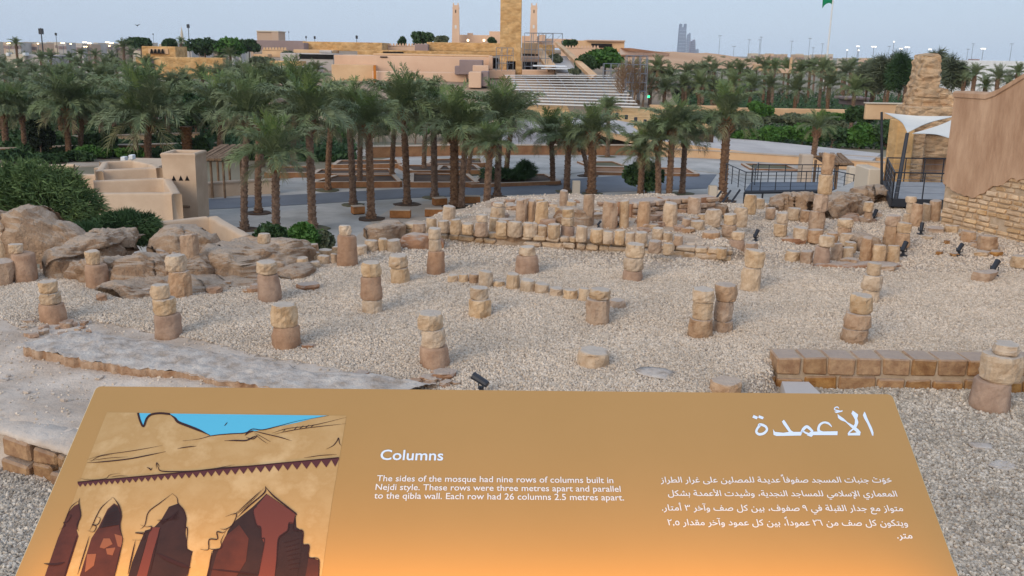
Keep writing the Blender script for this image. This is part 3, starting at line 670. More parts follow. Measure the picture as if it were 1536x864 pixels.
earth_wall("ruined_mud_wall", "low crumbling earth bank at the foot of the left ruins", ew([(140, 456, 430, 1.4), (200, 450, 420, 2.2), (250, 442, 414, 2.2), (300, 436, 410, 2.2), (350, 432, 406, 2.0), (390, 426, 404, 1.6)]), m_mud, 6, rough=0.26, power=2.2)
earth_wall("ruined_mud_wall", "low sloping earth mound right of the leaning two-part column", ew([(405, 428, 408, 1.1), (425, 422, 398, 1.3), (440, 410, 392, 1.0), (452, 404, 392, .7)]), m_mud, 7, rough=0.25)
earth_wall("ruined_mud_wall", "small mud hump with one block right of the left drum rows", ew([(545, 352, 340, 0.6), (565, 352, 336, 0.8), (590, 350, 332, 0.8), (606, 350, 334, .6)]), m_mud, 8, rough=0.2)
earth_wall("ruined_mud_wall", "low mud wall foot at the left end of the long drum row", ew([(598, 372, 352, 0.5), (620, 374, 350, 0.6), (645, 374, 352, 0.6), (665, 374, 358, .5)]), m_mudred, 9, rough=0.18)
earth_wall("ruined_mud_wall", "lumpy stone heap behind the three-stone column", ew([(832, 338, 314, 0.7), (850, 340, 310, 0.9), (870, 340, 312, 0.8), (882, 338, 320, .6)], 0.3), m_mud, 10, rough=0.3)
earth_wall("ruined_mud_wall", "low earth wall behind the tall stubs right of centre", ew([(1012, 316, 302, 0.6), (1040, 315, 299, 0.9), (1075, 315, 301, 0.8), (1095, 316, 304, .6)], 0.3), m_mud, 11, rough=0.3)
earth_wall("ruined_mud_wall", "eroded earth wall left of the high slender pillar", ew([(1160, 312, 306, 0.5), (1176, 312, 294, 0.9), (1195, 313, 288, 1.0), (1212, 315, 287, 1.0), (1222, 316, 292, .6)], 0.1), m_mud, 12, rough=0.35)
earth_wall("ruined_mud_wall", "mud wall of tumbled stones right of the high slender pillar", ew([(1240, 326, 300, 0.8), (1254, 324, 292, 1.0), (1272, 320, 288, 1.1), (1294, 314, 289, 1.0), (1302, 310, 296, .6)], 0.1), m_mud, 13, rough=0.38)
earth_wall("ruined_mud_wall", "brown eroded wall under the left corner of the shaded deck", ew([(1288, 303, 284, 0.8), (1305, 303, 280, 1.2), (1322, 304, 278, 1.3), (1334, 306, 284, 1.0)], 0.1), m_mud, 14, rough=0.32)
earth_wall("ruined_mud_wall", "low reddish wall foot beneath the clustered stones by the floodlight", ew([(1225, 402, 394, 0.4), (1262, 403, 394, 0.5), (1310, 402, 394, 0.5), (1352, 400, 393, .4)]), m_mudred, 15, rough=0.10)
earth_wall("ruined_mud_wall", "flat broken mud slabs among the clustered stones", ew([(1284, 372, 354, 0.6), (1303, 371, 351, 0.8), (1322, 370, 353, 0.7)], 0.1), m_mud, 16, rough=0.2, power=3.5)
# rubble between pillar and the clustered stones
rr = random.Random(77)
def scatter(n, box, size, mats, label, group, seed):
    r = random.Random(seed)
    for i in range(n):
        px = r.uniform(box[0], box[1]); py = r.uniform(box[2], box[3]); p = G(px, py); s = r.uniform(*size)
        mb = MB(); rock(mb, (p.x, p.y, p.z + s * 0.25), s, s * r.uniform(.6, .9), s * r.uniform(.35, .6), seed * 50 + i)
        tag(mb.build("rock", mats[i % len(mats)]), label, "rock", group)
scatter(16, (1270, 1312, 316, 334), (0.12, 0.26), [m_drum2, m_mudcol], "small broken rock in the rubble left of the shaded deck", "rubble left of the shaded deck", 3)
scatter(26, (140, 400, 418, 442), (0.08, 0.2), [m_mudcol, m_drum2, m_mudred], "small broken rock on the slope below the left mud walls", "rubble below the left mud walls", 4)
scatter(22, (30, 135, 484, 512), (0.04, 0.11), [m_mudcol, m_drum2], "fist-sized rock on the plaster kerb's left end", "rubble on the kerb's left end", 5)
scatter(22, (540, 700, 566, 583), (0.04, 0.13), [m_mudred, m_drum2, m_mudcol], "fist-sized rock at the kerb end above the panel", "rubble above the panel", 6)
scatter(24, (960, 1090, 318, 352), (0.1, 0.22), [m_drum2, m_mudcol], "small broken rock among the tall stubs right of centre", "rubble among the tall stubs", 7)
scatter(60, (745, 1015, 302, 338), (0.10, 0.26), [m_drum2, m_mudcol, m_drum], "small broken rock in the trodden earth behind the long drum row", "rubble behind the long drum row", 11)
scatter(24, (150, 420, 372, 415), (0.10, 0.28), [m_mudcol, m_drum2, m_mud], "broken rock lying on the left mud walls", "rocks on the left mud walls", 12)
scatter(14, (1400, 1530, 344, 384), (0.08, 0.2), [m_drum2, m_block], "small broken rock along the plaster wall's foot", "rubble along the plaster wall", 8)
scatter(20, (0, 330, 520, 640), (0.03, 0.07), [m_plast, m_plastdirt], "small pale lump on the rough plastered ground", "lumps on the rough plastered ground", 9)

# kerb of rough lime plaster with a red mud face (wedge running from far left to behind the panel)
m_kerbface = mat("kerb_mud_face", (150, 112, 82), (196, 168, 142), 4.5, bump=1.0, bscale=9, bdist=0.06)
def kerb():
    fr = [(34, 524), (100, 538), (165, 548), (265, 561), (350, 577), (440, 590), (560, 604)]
    bk = [(36, 516), (112, 490), (150, 492), (250, 510), (345, 526), (440, 545), (660, 572)]
    root = thing("plaster_kerb", at_z(34, 520, 0), "low wedge-shaped kerb with pale rough plaster top and red mud face", "kerb wall")
    n = 200; m = 30; vs = []
    F = [at_z(a, b, 0.06) for a, b in fr]; B = [at_z(a, b, 0.06) for a, b in bk]
    tt = np.linspace(0, 1, len(F)); t = np.linspace(0, 1, n)
    Fx, Fy = np.interp(t, tt, [p.x for p in F]), np.interp(t, tt, [p.y for p in F]); Bx, By = np.interp(t, tt, [p.x for p in B]), np.interp(t, tt, [p.y for p in B])
    for i in range(n):
        wob = 0.07 * fb((t[i] * 14, 2, 0), 1.0) + 0.05 * fb((t[i] * 60, 2, 0), 1.0); wob2 = 0.10 * fb((t[i] * 9, 7, 0), 1.0)
        fx, fy = Fx[i], Fy[i] + wob; bx, by = Bx[i], By[i] + wob2
        for j in range(m + 1):
            s = j / m; x = fx + (bx - fx) * s; y = fy + (by - fy) * s
            z = min(0.09, ground(x, y) + 0.17) + 0.03 * fb((x, y, 1), 1.6, 4) + 0.05 * abs(fb((x, y, 4), 3.5, 5)) - 0.035 * sstep(.55, 1, s) - 0.03 * max(0, noise.noise(Vector((x * 2.2, y * 2.2, 30)))) + 0.008 * noise.noise(Vector((x * 17, y * 17, 0))) - (0.012 if j == 0 else 0) - (0.10 * max(0, s - 0.85) / 0.15)
            vs.append((x, y, z))
    mb = MB(); mb.add(vs, [(i * (m + 1) + k, (i + 1) * (m + 1) + k, (i + 1) * (m + 1) + k + 1, i * (m + 1) + k + 1) for i in range(n - 1) for k in range(m)])
    mb.build("plaster_top", m_plast, root, smooth=True)
    mb = MB(); vs = []
    for i in range(n):
        base = Vector((Fx[i], Fy[i] + 0.07 * fb((t[i] * 14, 2, 0), 1.0) + 0.05 * fb((t[i] * 60, 2, 0), 1.0), 0)); tz = min(0.085, ground(base.x, base.y) + 0.165) + 0.03 * fb((base.x, base.y, 1), 1.6, 4)
        for j in range(5):
            s = j / 4; q = 0.03 * noise.noise(Vector((base.x * 6, s * 2, 9))) * (1 if 0 < j < 4 else 0.3)
            vs.append((base.x, base.y + 0.015 + q, tz - s * 0.30))
    mb.add(vs, [(i * 5 + k, i * 5 + k + 1, (i + 1) * 5 + k + 1, (i + 1) * 5 + k) for i in range(n - 1) for k in range(4)])
    mb.build("mud_face", m_kerbface, root, smooth=True)
kerb()

# ochre block wall at lower right
def block_wall():
    a = at_z(1163, 584, -0.32); b = at_z(1536, 589, -0.32); d = (b - a); L_ = d.length; d.normalize(); n = Vector((-d.y, d.x, 0)).normalized()
    b = a + d * (L_ + 3.0); L_ += 3.0; ang = math.atan2(d.y, d.x)
    root = thing("block_wall", (a.x, a.y, -0.32), "long low wall of ochre blocks with pale mortar at lower right", "wall")
    ztop = z_vert(a.x, a.y, 537); z0 = -0.36; th = 0.5
    mb = MB(); A, B = a + n * 0.05 + d * 0.03, b + n * 0.05
    mb.hexa([(A.x, A.y, z0), (B.x, B.y, z0), (B.x + n.x * th, B.y + n.y * th, z0), (A.x + n.x * th, A.y + n.y * th, z0)],
            [(A.x, A.y, ztop - 0.02), (B.x, B.y, ztop - 0.02), (B.x + n.x * th, B.y + n.y * th, ztop - 0.02), (A.x + n.x * th, A.y + n.y * th, ztop - 0.02)])
    mb.build("mortar_core", m_mortar, root)
    r = random.Random(4); zt = ztop; zm = ztop - (ztop - z0) * 0.52
    for row_, (za, zb) in enumerate(((zm + 0.02, zt), (z0 - 0.02, zm - 0.02))):
        t = 0.0 if row_ == 0 else -0.12
        while t < L_:
            w_ = r.uniform(0.40, 0.47) if row_ == 0 else r.uniform(0.42, 0.62)
            t0 = max(t, 0.0); ww = w_ - (t0 - t) - 0.035
            if ww > 0.1 and not (row_ == 1 and r.random() < 0.12):
                dp_ = th if row_ == 0 else 0.24
                c = a + d * (t0 + ww / 2) + n * (dp_ / 2 - (0.0 if row_ == 0 else 0.01) + r.uniform(-.012, .012))
                s = MB(); s.bevbox(c.x, c.y, (za + zb) / 2 + (r.uniform(-.03, .03) if row_ else 0), ww, dp_ - 0.02, (zb - za) * (1 if row_ == 0 else r.uniform(.75, .95)), ang + r.uniform(-.01, .01), 0.022, 0.012, r.random())
                s.build("block", m_block, root)
            t += w_
    # end stones
    for k in range(3):
        c = a + n * (0.12 + 0.2 * k) - d * 0.03; s = MB(); s.bevbox(c.x, c.y, z0 + 0.12, 0.08, 0.18, 0.24, ang, .02, .01, k); s.build("end_stone", m_block, root)
block_wall()
# pale concrete lid half hidden by the panel
p = at_z(1196, 582, -0.2); mb = MB()
mb.hexa([(p.x - .28, p.y - .42, -0.34), (p.x + .30, p.y - .42, -0.34), (p.x + .22, p.y + .14, -0.34), (p.x - .24, p.y + .14, -0.34)],
        [(p.x - .28, p.y - .42, -0.20), (p.x + .30, p.y - .42, -0.20), (p.x + .20, p.y + .10, -0.13), (p.x - .22, p.y + .10, -0.13)])
tag(mb.build("concrete_slab", m_palegrey), "pale slanted slab peeking over the panel by the block wall's end", "slab")

# ------------------------------------------------------------------ floodlights
def floodlight(label, px, py, s, az, elev=35, grp="small ground floodlights"):
    s = s * 0.86
    p = G(px, py); root = thing("floodlight", p, label, "floodlight", grp)
    a = math.radians(az); d = Vector((math.sin(a), math.cos(a), 0)); dv = d * math.cos(math.radians(elev)) + Vector((0, 0, math.sin(math.radians(elev))))
    top = p + Vector((0, 0, 0.20 * s))
    mb = MB(); mb.tube([p - Vector((0, 0, .05)), p + Vector((0, 0, 0.12 * s))], 0.035 * s, 6); mb.bevbox(p.x, p.y, p.z + 0.02, .16 * s, .16 * s, .03, 0, .008); mb.build("stand", m_deckmetal, root)
    mb = MB(); side = d.cross(Vector((0, 0, 1))); pts = []
    for q in (-1, 1): mb.tube([p + Vector((0, 0, .10 * s)), p + Vector((0, 0, .12 * s)) + side * (.075 * s * q), top + side * (.075 * s * q)], 0.014 * s, 4)
    mb.build("bracket", m_deckmetal, root)
    mb = MB(); mb.tube([top - dv * 0.10 * s, top - dv * 0.085 * s, top + dv * 0.10 * s, top + dv * 0.14 * s], 0.046 * s, 10, 0.058 * s); hous = mb.build("lamp_housing", m_deckmetal, root)
    mb = MB(); mb.tube([top + dv * 0.14 * s, top + dv * 0.146 * s], 0.05 * s, 10); mb.build("lens", m_glasslamp, hous)
floodlight("dark floodlight on the gravel touching the panel's top edge", 722, 592, 1.25, -62, 22)
floodlight("dark floodlight on the flat stone slab at the far right", 1490, 414, 1.35, 52, 42)
floodlight("dark floodlight before the plaster wall, middle one of three at right", 1438, 384, 1.15, 50, 40)
floodlight("dark floodlight beside the clustered stones' right end", 1354, 384, 1.3, 48, 50)
floodlight("dark floodlight left of the plaster wall near the broad stub pair", 1381, 352, 1.15, 30, 60)
floodlight("dark floodlight on the rubble left of the shaded deck", 1311, 331, 1.2, 50, 55)
floodlight("dark floodlight right of the retaining wall's end column", 1133, 362, 1.1, 45, 50)
floodlight("tiny dark floodlight among the drums right of the three-stone column", 898, 342, 0.7, 50, 40)

# ------------------------------------------------------------------ brown plaster wall at right with bared stones
def right_wall():
    pa = at_z(1409, 334, 0.12); pb = at_z(1536, 364, 0.12); d = (pb - pa).normalized(); L_ = 12.0; n = Vector((d.y, -d.x, 0))
    if n.x > 0: n = -n
    zt = z_vert(pa.x, pa.y, 140); q2 = at_z(1490, 140, zt)
    root = thing("plaster_wall", (pa.x, pa.y, 0.0), "tall brown plastered wall with sloping top and bared stones at its foot", "wall")
    def P(t, z, out=0.0): v = pa + d * t + n * out; return (v.x, v.y, z)
    # find where the top starts to rise, and how fast
    def tpix(px):
        lo, hi = 0, 12
        for _ in range(40):
            mid = (lo + hi) / 2; v = pa + d * mid; v = Vector((v.x, v.y, zt)) - CAM
            x = CXP + FPX * v.dot(CR) / v.dot(CF)
            if x < px: lo = mid
            else: hi = mid
        return lo
    t1 = tpix(1489); t2 = tpix(1536); v = pa + d * t2; z2 = z_vert(v.x, v.y, 112); sl = (z2 - zt) / (t2 - t1)
    ts = [0, t1, 12.0]; zs = [zt, zt, zt + sl * (12 - t1)]
    # plaster skin: lower border uneven (rises to the right), stones bare below
    BT, BZ = [], []
    for bx_, by_ in ((1413, 262), (1424, 276), (1446, 286), (1466, 293), (1482, 297), (1492, 292), (1498, 287), (1512, 280), (1524, 277), (1536, 268)):
        tt_ = tpix(bx_); v_ = pa + d * tt_; BT.append(tt_); BZ.append(z_vert(v_.x, v_.y, by_))
    BT.append(12.0); BZ.append(BZ[-1] + .5)
    def border(t):
        b = float(np.interp(t, BT, BZ))
        return b + 0.12 * fb((t * 2.2, 4, 4), 1.0) + 0.04 * noise.noise(Vector((t * 12, 0, 0)))
    mb = MB(); nn = 140; vs = []
    for i in range(nn + 1):
        t = 12.0 * i / nn; zz = float(np.interp(t, ts, zs)); bz = border(t)
        vs += [P(t, bz, 0.0), P(t, bz + .01, 0.05), P(t, zz - 0.06, 0.05), P(t, zz, 0.0), P(t, zz + 0.02, -0.3), P(t, zz, -0.62), P(t, zz - 0.06, -0.66), P(t, 0.0, -0.66)]
    mb.add(vs, [(i * 8 + k, i * 8 + k + 1, (i + 1) * 8 + k + 1, (i + 1) * 8 + k) for i in range(nn) for k in range(7)] + [tuple(range(8))])
    mb.build("plaster_skin", m_wallpl, root)
    mb = MB(); ws = [0, t1 - .01, 12.0]
    for ta, tb in zip(ts[:-1], ts[1:]):
        za, zb = np.interp([ta, tb], ts, zs)
        mb.hexa([P(ta + .02, -0.3, -.03), P(tb, -0.3, -.03), P(tb, -0.3, -.60), P(ta + .02, -0.3, -.60)], [P(ta + .02, za - .08, -.03), P(tb, zb - .08, -.03), P(tb, zb - .08, -.60), P(ta + .02, za - .08, -.60)])
    mb.build("mortar_core", m_mortar, root)
    # coping rim
    mb = MB(); vs = []
    for i in range(41):
        t = 12.0 * i / 40; zz = float(np.interp(t, ts, zs))
        vs += [P(t - .03, zz - 0.10, 0.09), P(t - .03, zz + 0.02, 0.10), P(t - .03, zz + 0.07, 0.0), P(t - .03, zz + 0.07, -0.6), P(t - .03, zz - 0.1, -0.72)]
    mb.add(vs, [(i * 5 + k, i * 5 + k + 1, (i + 1) * 5 + k + 1, (i + 1) * 5 + k) for i in range(40) for k in range(4)] + [tuple(range(5))])
    mb.build("coping", m_wallpl, root)
    r = random.Random(12); z = 0.02; k = 0; ang = math.atan2(d.y, d.x); cnt = 0
    while z < 2.4:
        h_ = r.uniform(0.12, 0.17); t = r.uniform(-0.1, 0.1)
        while t < 9:
            w_ = r.uniform(0.24, 0.50)
            if z < border(t + w_ / 2) - 0.02 and t > -0.02 and cnt < 290 and r.random() > .08:
                v = pa + d * (t + w_ / 2) + n * (-0.04 + r.uniform(-.02, .02)); s = MB()
                s.bevbox(v.x, v.y, z + h_ / 2, w_ - 0.05, 0.13, h_ - 0.035, ang, 0.025, 0.012, r.random()); s.build("stone", m_wallstone, root); cnt += 1
            t += w_
        z += h_
right_wall()

# ------------------------------------------------------------------ adobe houses and yard walls at left
def wall_seg(mb, a, b, zt, zb, th, zt2=None):
    """wall along its top edge a-b (front face), rounded shoulders"""
    a = Vector((a[0], a[1], 0)); b = Vector((b[0], b[1], 0)); d = (b - a).normalized(); n = Vector((-d.y, d.x, 0)); n = n if n.y > 0 or (abs(n.y) < .3 and n.x > 0) else -n
    zt2 = zt if zt2 is None else zt2; c = 0.10; vs = []; k = max(2, int((b - a).length / 0.5))
    prof = [(0, None), (0, -c), (c * .35, -c * .25), (c, 0), (th - c, 0), (th - c * .35, -c * .25), (th, -c), (th, None)]
    for i in range(k + 1):
        p = a + (b - a) * (i / k); z = zt + (zt2 - zt) * i / k
        for o_, dz in prof:
            j = 0.02 * noise.noise(Vector((p.x * 1.3, p.y * 1.3, o_ * 3))); zz = zb if dz is None else z + dz + j
            vs.append((p.x + n.x * (o_ + j), p.y + n.y * (o_ + j), zz))
    m = len(prof)
    mb.add(vs, [(i * m + q, i * m + q + 1, (i + 1) * m + q + 1, (i + 1) * m + q) for i in range(k) for q in range(m - 1)] + [tuple(range(m)), tuple(k * m + q for q in range(m))[::-1]])
def wl(root, name, pa, pb, z, zb, th, m=m_adobe, smooth=True):
    A = at_z(pa[0], pa[1], z); B = at_z(pb[0], pb[1], z); mb = MB(); wall_seg(mb, A, B, z, zb, th); return mb.build(name, m, root, smooth=smooth)
r_ = thing("adobe_house", at_z(200, 330, PL), "roofless beige adobe room with rounded parapets left of the tapering tower", "house")
Z1 = -2.55
wl(r_, "front_wall", (60, 291), (258, 290), Z1, PL, 0.5)
wl(r_, "side_wall", (257, 291), (244, 268), Z1, PL, 0.5)
wl(r_, "back_wall", (140, 272), (246, 268), Z1, PL, 0.5)
r_ = thing("adobe_house", at_z(150, 262, PL), "flat-roofed beige adobe house with curved parapet behind the roofless room", "house")
Z2 = -2.2
wl(r_, "front_wall", (60, 262), (150, 262), Z2 - .4, PL, 0.5)
wl(r_, "parapet", (143, 256), (234, 252), Z2, PL, 0.5)
wl(r_, "parapet", (233, 252), (222, 246), Z2, PL, 0.4); wl(r_, "parapet", (222, 246), (196, 241), Z2, PL, 0.4)
wl(r_, "parapet", (150, 243), (197, 241), Z2, PL, 0.4); wl(r_, "parapet", (143, 257), (152, 243), Z2, PL, 0.4)
a = at_z(150, 252, Z2 - .8); mb = MB(); b = at_z(232, 249, Z2 - .8); mb.box(a.x - .4, b.x + .3, a.y, a.y + 6, Z2 - 1.0, Z2 - .8); mb.build("roof_slab", m_adobe, r_)
for k, (px, py) in enumerate(((181, 246), (193, 243))):
    a = at_z(px, py, Z2 - .2); mb = MB(); mb.bevbox(a.x, a.y + .6, Z2 + .05, .28, .5, .3, 0, .03); mb.tube([(a.x, a.y + .6, Z2 - .9), (a.x, a.y + .6, Z2)], .04, 5); tag(mb.build("roof_unit", m_white), "%s small white fitting on the curved-parapet roof" % ("left" if k == 0 else "right"), "roof unit")
r_ = thing("long_wall", at_z(60, 255, PL), "long low adobe wall behind the big shrub at far left", "wall")
wl(r_, "wall_face", (-60, 249), (110, 247), -2.5, PL, 0.5)
r_ = thing("yard_wall", at_z(300, 340, PL), "low pinkish yard wall with a corner behind the left ruins", "wall")
Z3 = -2.0
A = at_z(312, 325, Z3)
wl(r_, "back_wall", (236, 334), (313, 326), Z3, PL, 0.4, m_adobe)
wl(r_, "side_wall", (311, 325), (392, 372), Z3, PL, 0.45, m_adobe)
# tapering tower
def adobe_tower():
    a = at_z(252, 331, PL); b = at_z(299, 331, PL); D = a.y; w0 = b.x - a.x; zt = z_vert((a.x + b.x) / 2, D, 230)
    ta = at_d(241, 230, D); tb = at_d(292, 229, D); cx0 = (a.x + b.x) / 2; cx1 = (ta.x + tb.x) / 2; w1 = tb.x - ta.x
    root = thing("adobe_tower", (cx0, D, PL), "tapering square adobe tower with three triangular holes beside the road", "tower")
    def ring(t, ins): w_ = (w0 + (w1 - w0) * t) / 2 - ins; c = cx0 + (cx1 - cx0) * t; return [(c - w_, D + ins, 0), (c + w_, D + ins, 0), (c + w_, D + 2.0 - ins, 0), (c - w_, D + 2.0 - ins, 0)]
    H = zt - PL; mb = MB(); vs = []
    for t, ins, z in ((0, 0, PL - .2), (0.5, 0, PL + H * .5), (0.93, 0, zt - .3), (0.97, -.04, zt - .08), (1, 0.02, zt), (1, 0.22, zt), (1, 0.27, zt - .08), (1, 0.3, zt - .7)):
        vs += [(x, y, z) for x, y, _ in ring(t, ins)]
    mb.add(vs, [(i * 4 + k, i * 4 + (k + 1) % 4, (i + 1) * 4 + (k + 1) % 4, (i + 1) * 4 + k) for i in range(7) for k in range(4)] + [(28, 29, 30, 31)])
    mb.build("tower_body", m_adobe, root)
    for px in (261, 271.5, 281):
        q = at_d(px, 271, D); s = 0.13; mb = MB()
        mb.add([(q.x - s, D - .012, q.z), (q.x + s, D - .012, q.z), (q.x, D - .012, q.z + .3), (q.x - s, D + .1, q.z), (q.x + s, D + .1, q.z), (q.x, D + .1, q.z + .3)], [(0, 1, 2), (3, 5, 4), (0, 3, 4, 1), (1, 4, 5, 2), (2, 5, 3, 0)])
        mb.build("triangular_hole", m_dark, root)
    q = at_d(263, 309, D); q2 = at_d(285, 310, D); mb = MB(); mb.tube([(q.x, D - .06, q.z), (q2.x, D - .06, q2.z)], .07, 6); mb.build("wooden_spout", m_wood, root)
adobe_tower()

# ------------------------------------------------------------------ ruined stone tower behind the deck
def ruin_tower():
    D = 36.5; root = thing("ruined_tower", at_d(1385, 300, D), "tall broken rubble-stone tower with stepped top behind the shade sails", "ruined tower")
    out = [(1345, 172), (1352, 165), (1361, 160), (1360, 151), (1366, 138), (1369, 124), (1372, 110), (1375, 98), (1378, 86), (1381, 80), (1387, 78), (1394, 81), (1400, 85), (1407, 82), (1415, 83), (1416, 92), (1414, 106), (1412, 122), (1410, 135), (1416, 135), (1424, 133), (1430, 136), (1434, 146), (1440, 156), (1452, 172), (1475, 200), (1475, 240), (1345, 240)]
    mb = MB(); n = len(out); F = [at_d(a, b, D) for a, b in out]; layers = 9; dpt = 1.3
    rows = 46; vs = []
    zmin, zmax = min(p.z for p in F), max(p.z for p in F)
    # sample the outline as left/right limits per height, then loft elliptic-square rings
    def span(z):
        xs_ = []
        for i in range(n):
            p, q = F[i], F[(i + 1) % n]
            if (p.z - z) * (q.z - z) <= 0 and p.z != q.z: xs_.append(p.x + (q.x - p.x) * (z - p.z) / (q.z - p.z))
        return (min(xs_) + .3, max(xs_)) if xs_ else (F[9].x, F[14].x)
    def loft(name, z0, z1, clipx=None, rows=40, seedk=0):
        m = 34; vs = []
        for i in range(rows + 1):
            z = z0 + (z1 - z0) * i / rows; a, b = span(min(z, zmax - .02))
            if clipx: a, b = max(a, clipx[0]), min(b, clipx[1])
            cx = (a + b) / 2; hw = (b - a) / 2; hd = dpt / 2 * (1 - 0.12 * i / rows)
            for k in range(m):
                t = 2 * math.pi * k / m; c, s = math.cos(t), math.sin(t); ex = 0.24
                x = cx + hw * math.copysign(abs(c) ** ex, c); y = D + dpt / 2 + hd * math.copysign(abs(s) ** ex, s)
                q = Vector((x, y, z)); d_ = 0.08 * noise.noise(q * 0.8) + 0.05 * noise.noise(Vector((x * 3, y * 3, z * 3.2 + seedk))) + 0.10 * noise.noise(Vector((x * 4.5, y * 4.5, z * 7)))
                vs.append((x + c * d_, y + s * d_, z + (0.25 * noise.noise(Vector((x * 1.5, y * 1.5, 3))) if i == rows else 0)))
            
        mb = MB(); mb.add(vs, [(i * m + k, i * m + (k + 1) % m, (i + 1) * m + (k + 1) % m, (i + 1) * m + k) for i in range(rows) for k in range(m)] + [tuple(rows * m + k for k in range(m))])
        mb.build(name, m_ruin, root, smooth=False)
    zs = at_d(1400, 134, D).z
    loft("shaft", zs - .3, zmax - .1, (F[4].x - 3, F[17].x + .1), 50)
    loft("lower_masonry", at_d(1400, 236, D).z, zs, (at_d(1368, 200, D).x, 99), 44, 7)
    # shoulder at right of the shaft
    # wall below, with doorway
    m2 = MB(); y0 = D - 0.5
    def bx(x0, x1, ya, yb, da=0.0, th=1.2, m=m_ochre, nm="wall"):
        p, q = at_d(x0, ya, D), at_d(x1, ya, D); zt_, zb_ = at_d((x0 + x1) / 2, ya, D).z, at_d((x0 + x1) / 2, yb, D).z
        m_ = MB(); m_.bevbox((p.x + q.x) / 2, D - .4 + da + th / 2, (zt_ + zb_) / 2, q.x - p.x, th, zt_ - zb_, 0, .05); m_.build(nm, m, root)
    bx(1336, 1362, 178, 300, -0.4, 0.9, m_ochre, "ochre_side_wall")
    bx(1361, 1382, 196, 300, -0.1, 1.0, m_ruin, "stone_pier")
    bx(1361, 1470, 160, 201, 0.15, 1.4, m_ruin, "lintel_masonry")
    bx(1382, 1392, 200, 300, 1.3, 0.5, m_wallpl, "door_reveal")
    bx(1390, 1470, 200, 300, 1.2, 0.5, m_wallpl, "recessed_wall")
    bx(1381, 1470, 262, 300, 0.4, 0.5, m_ruin, "low_front_masonry")
ruin_tower()

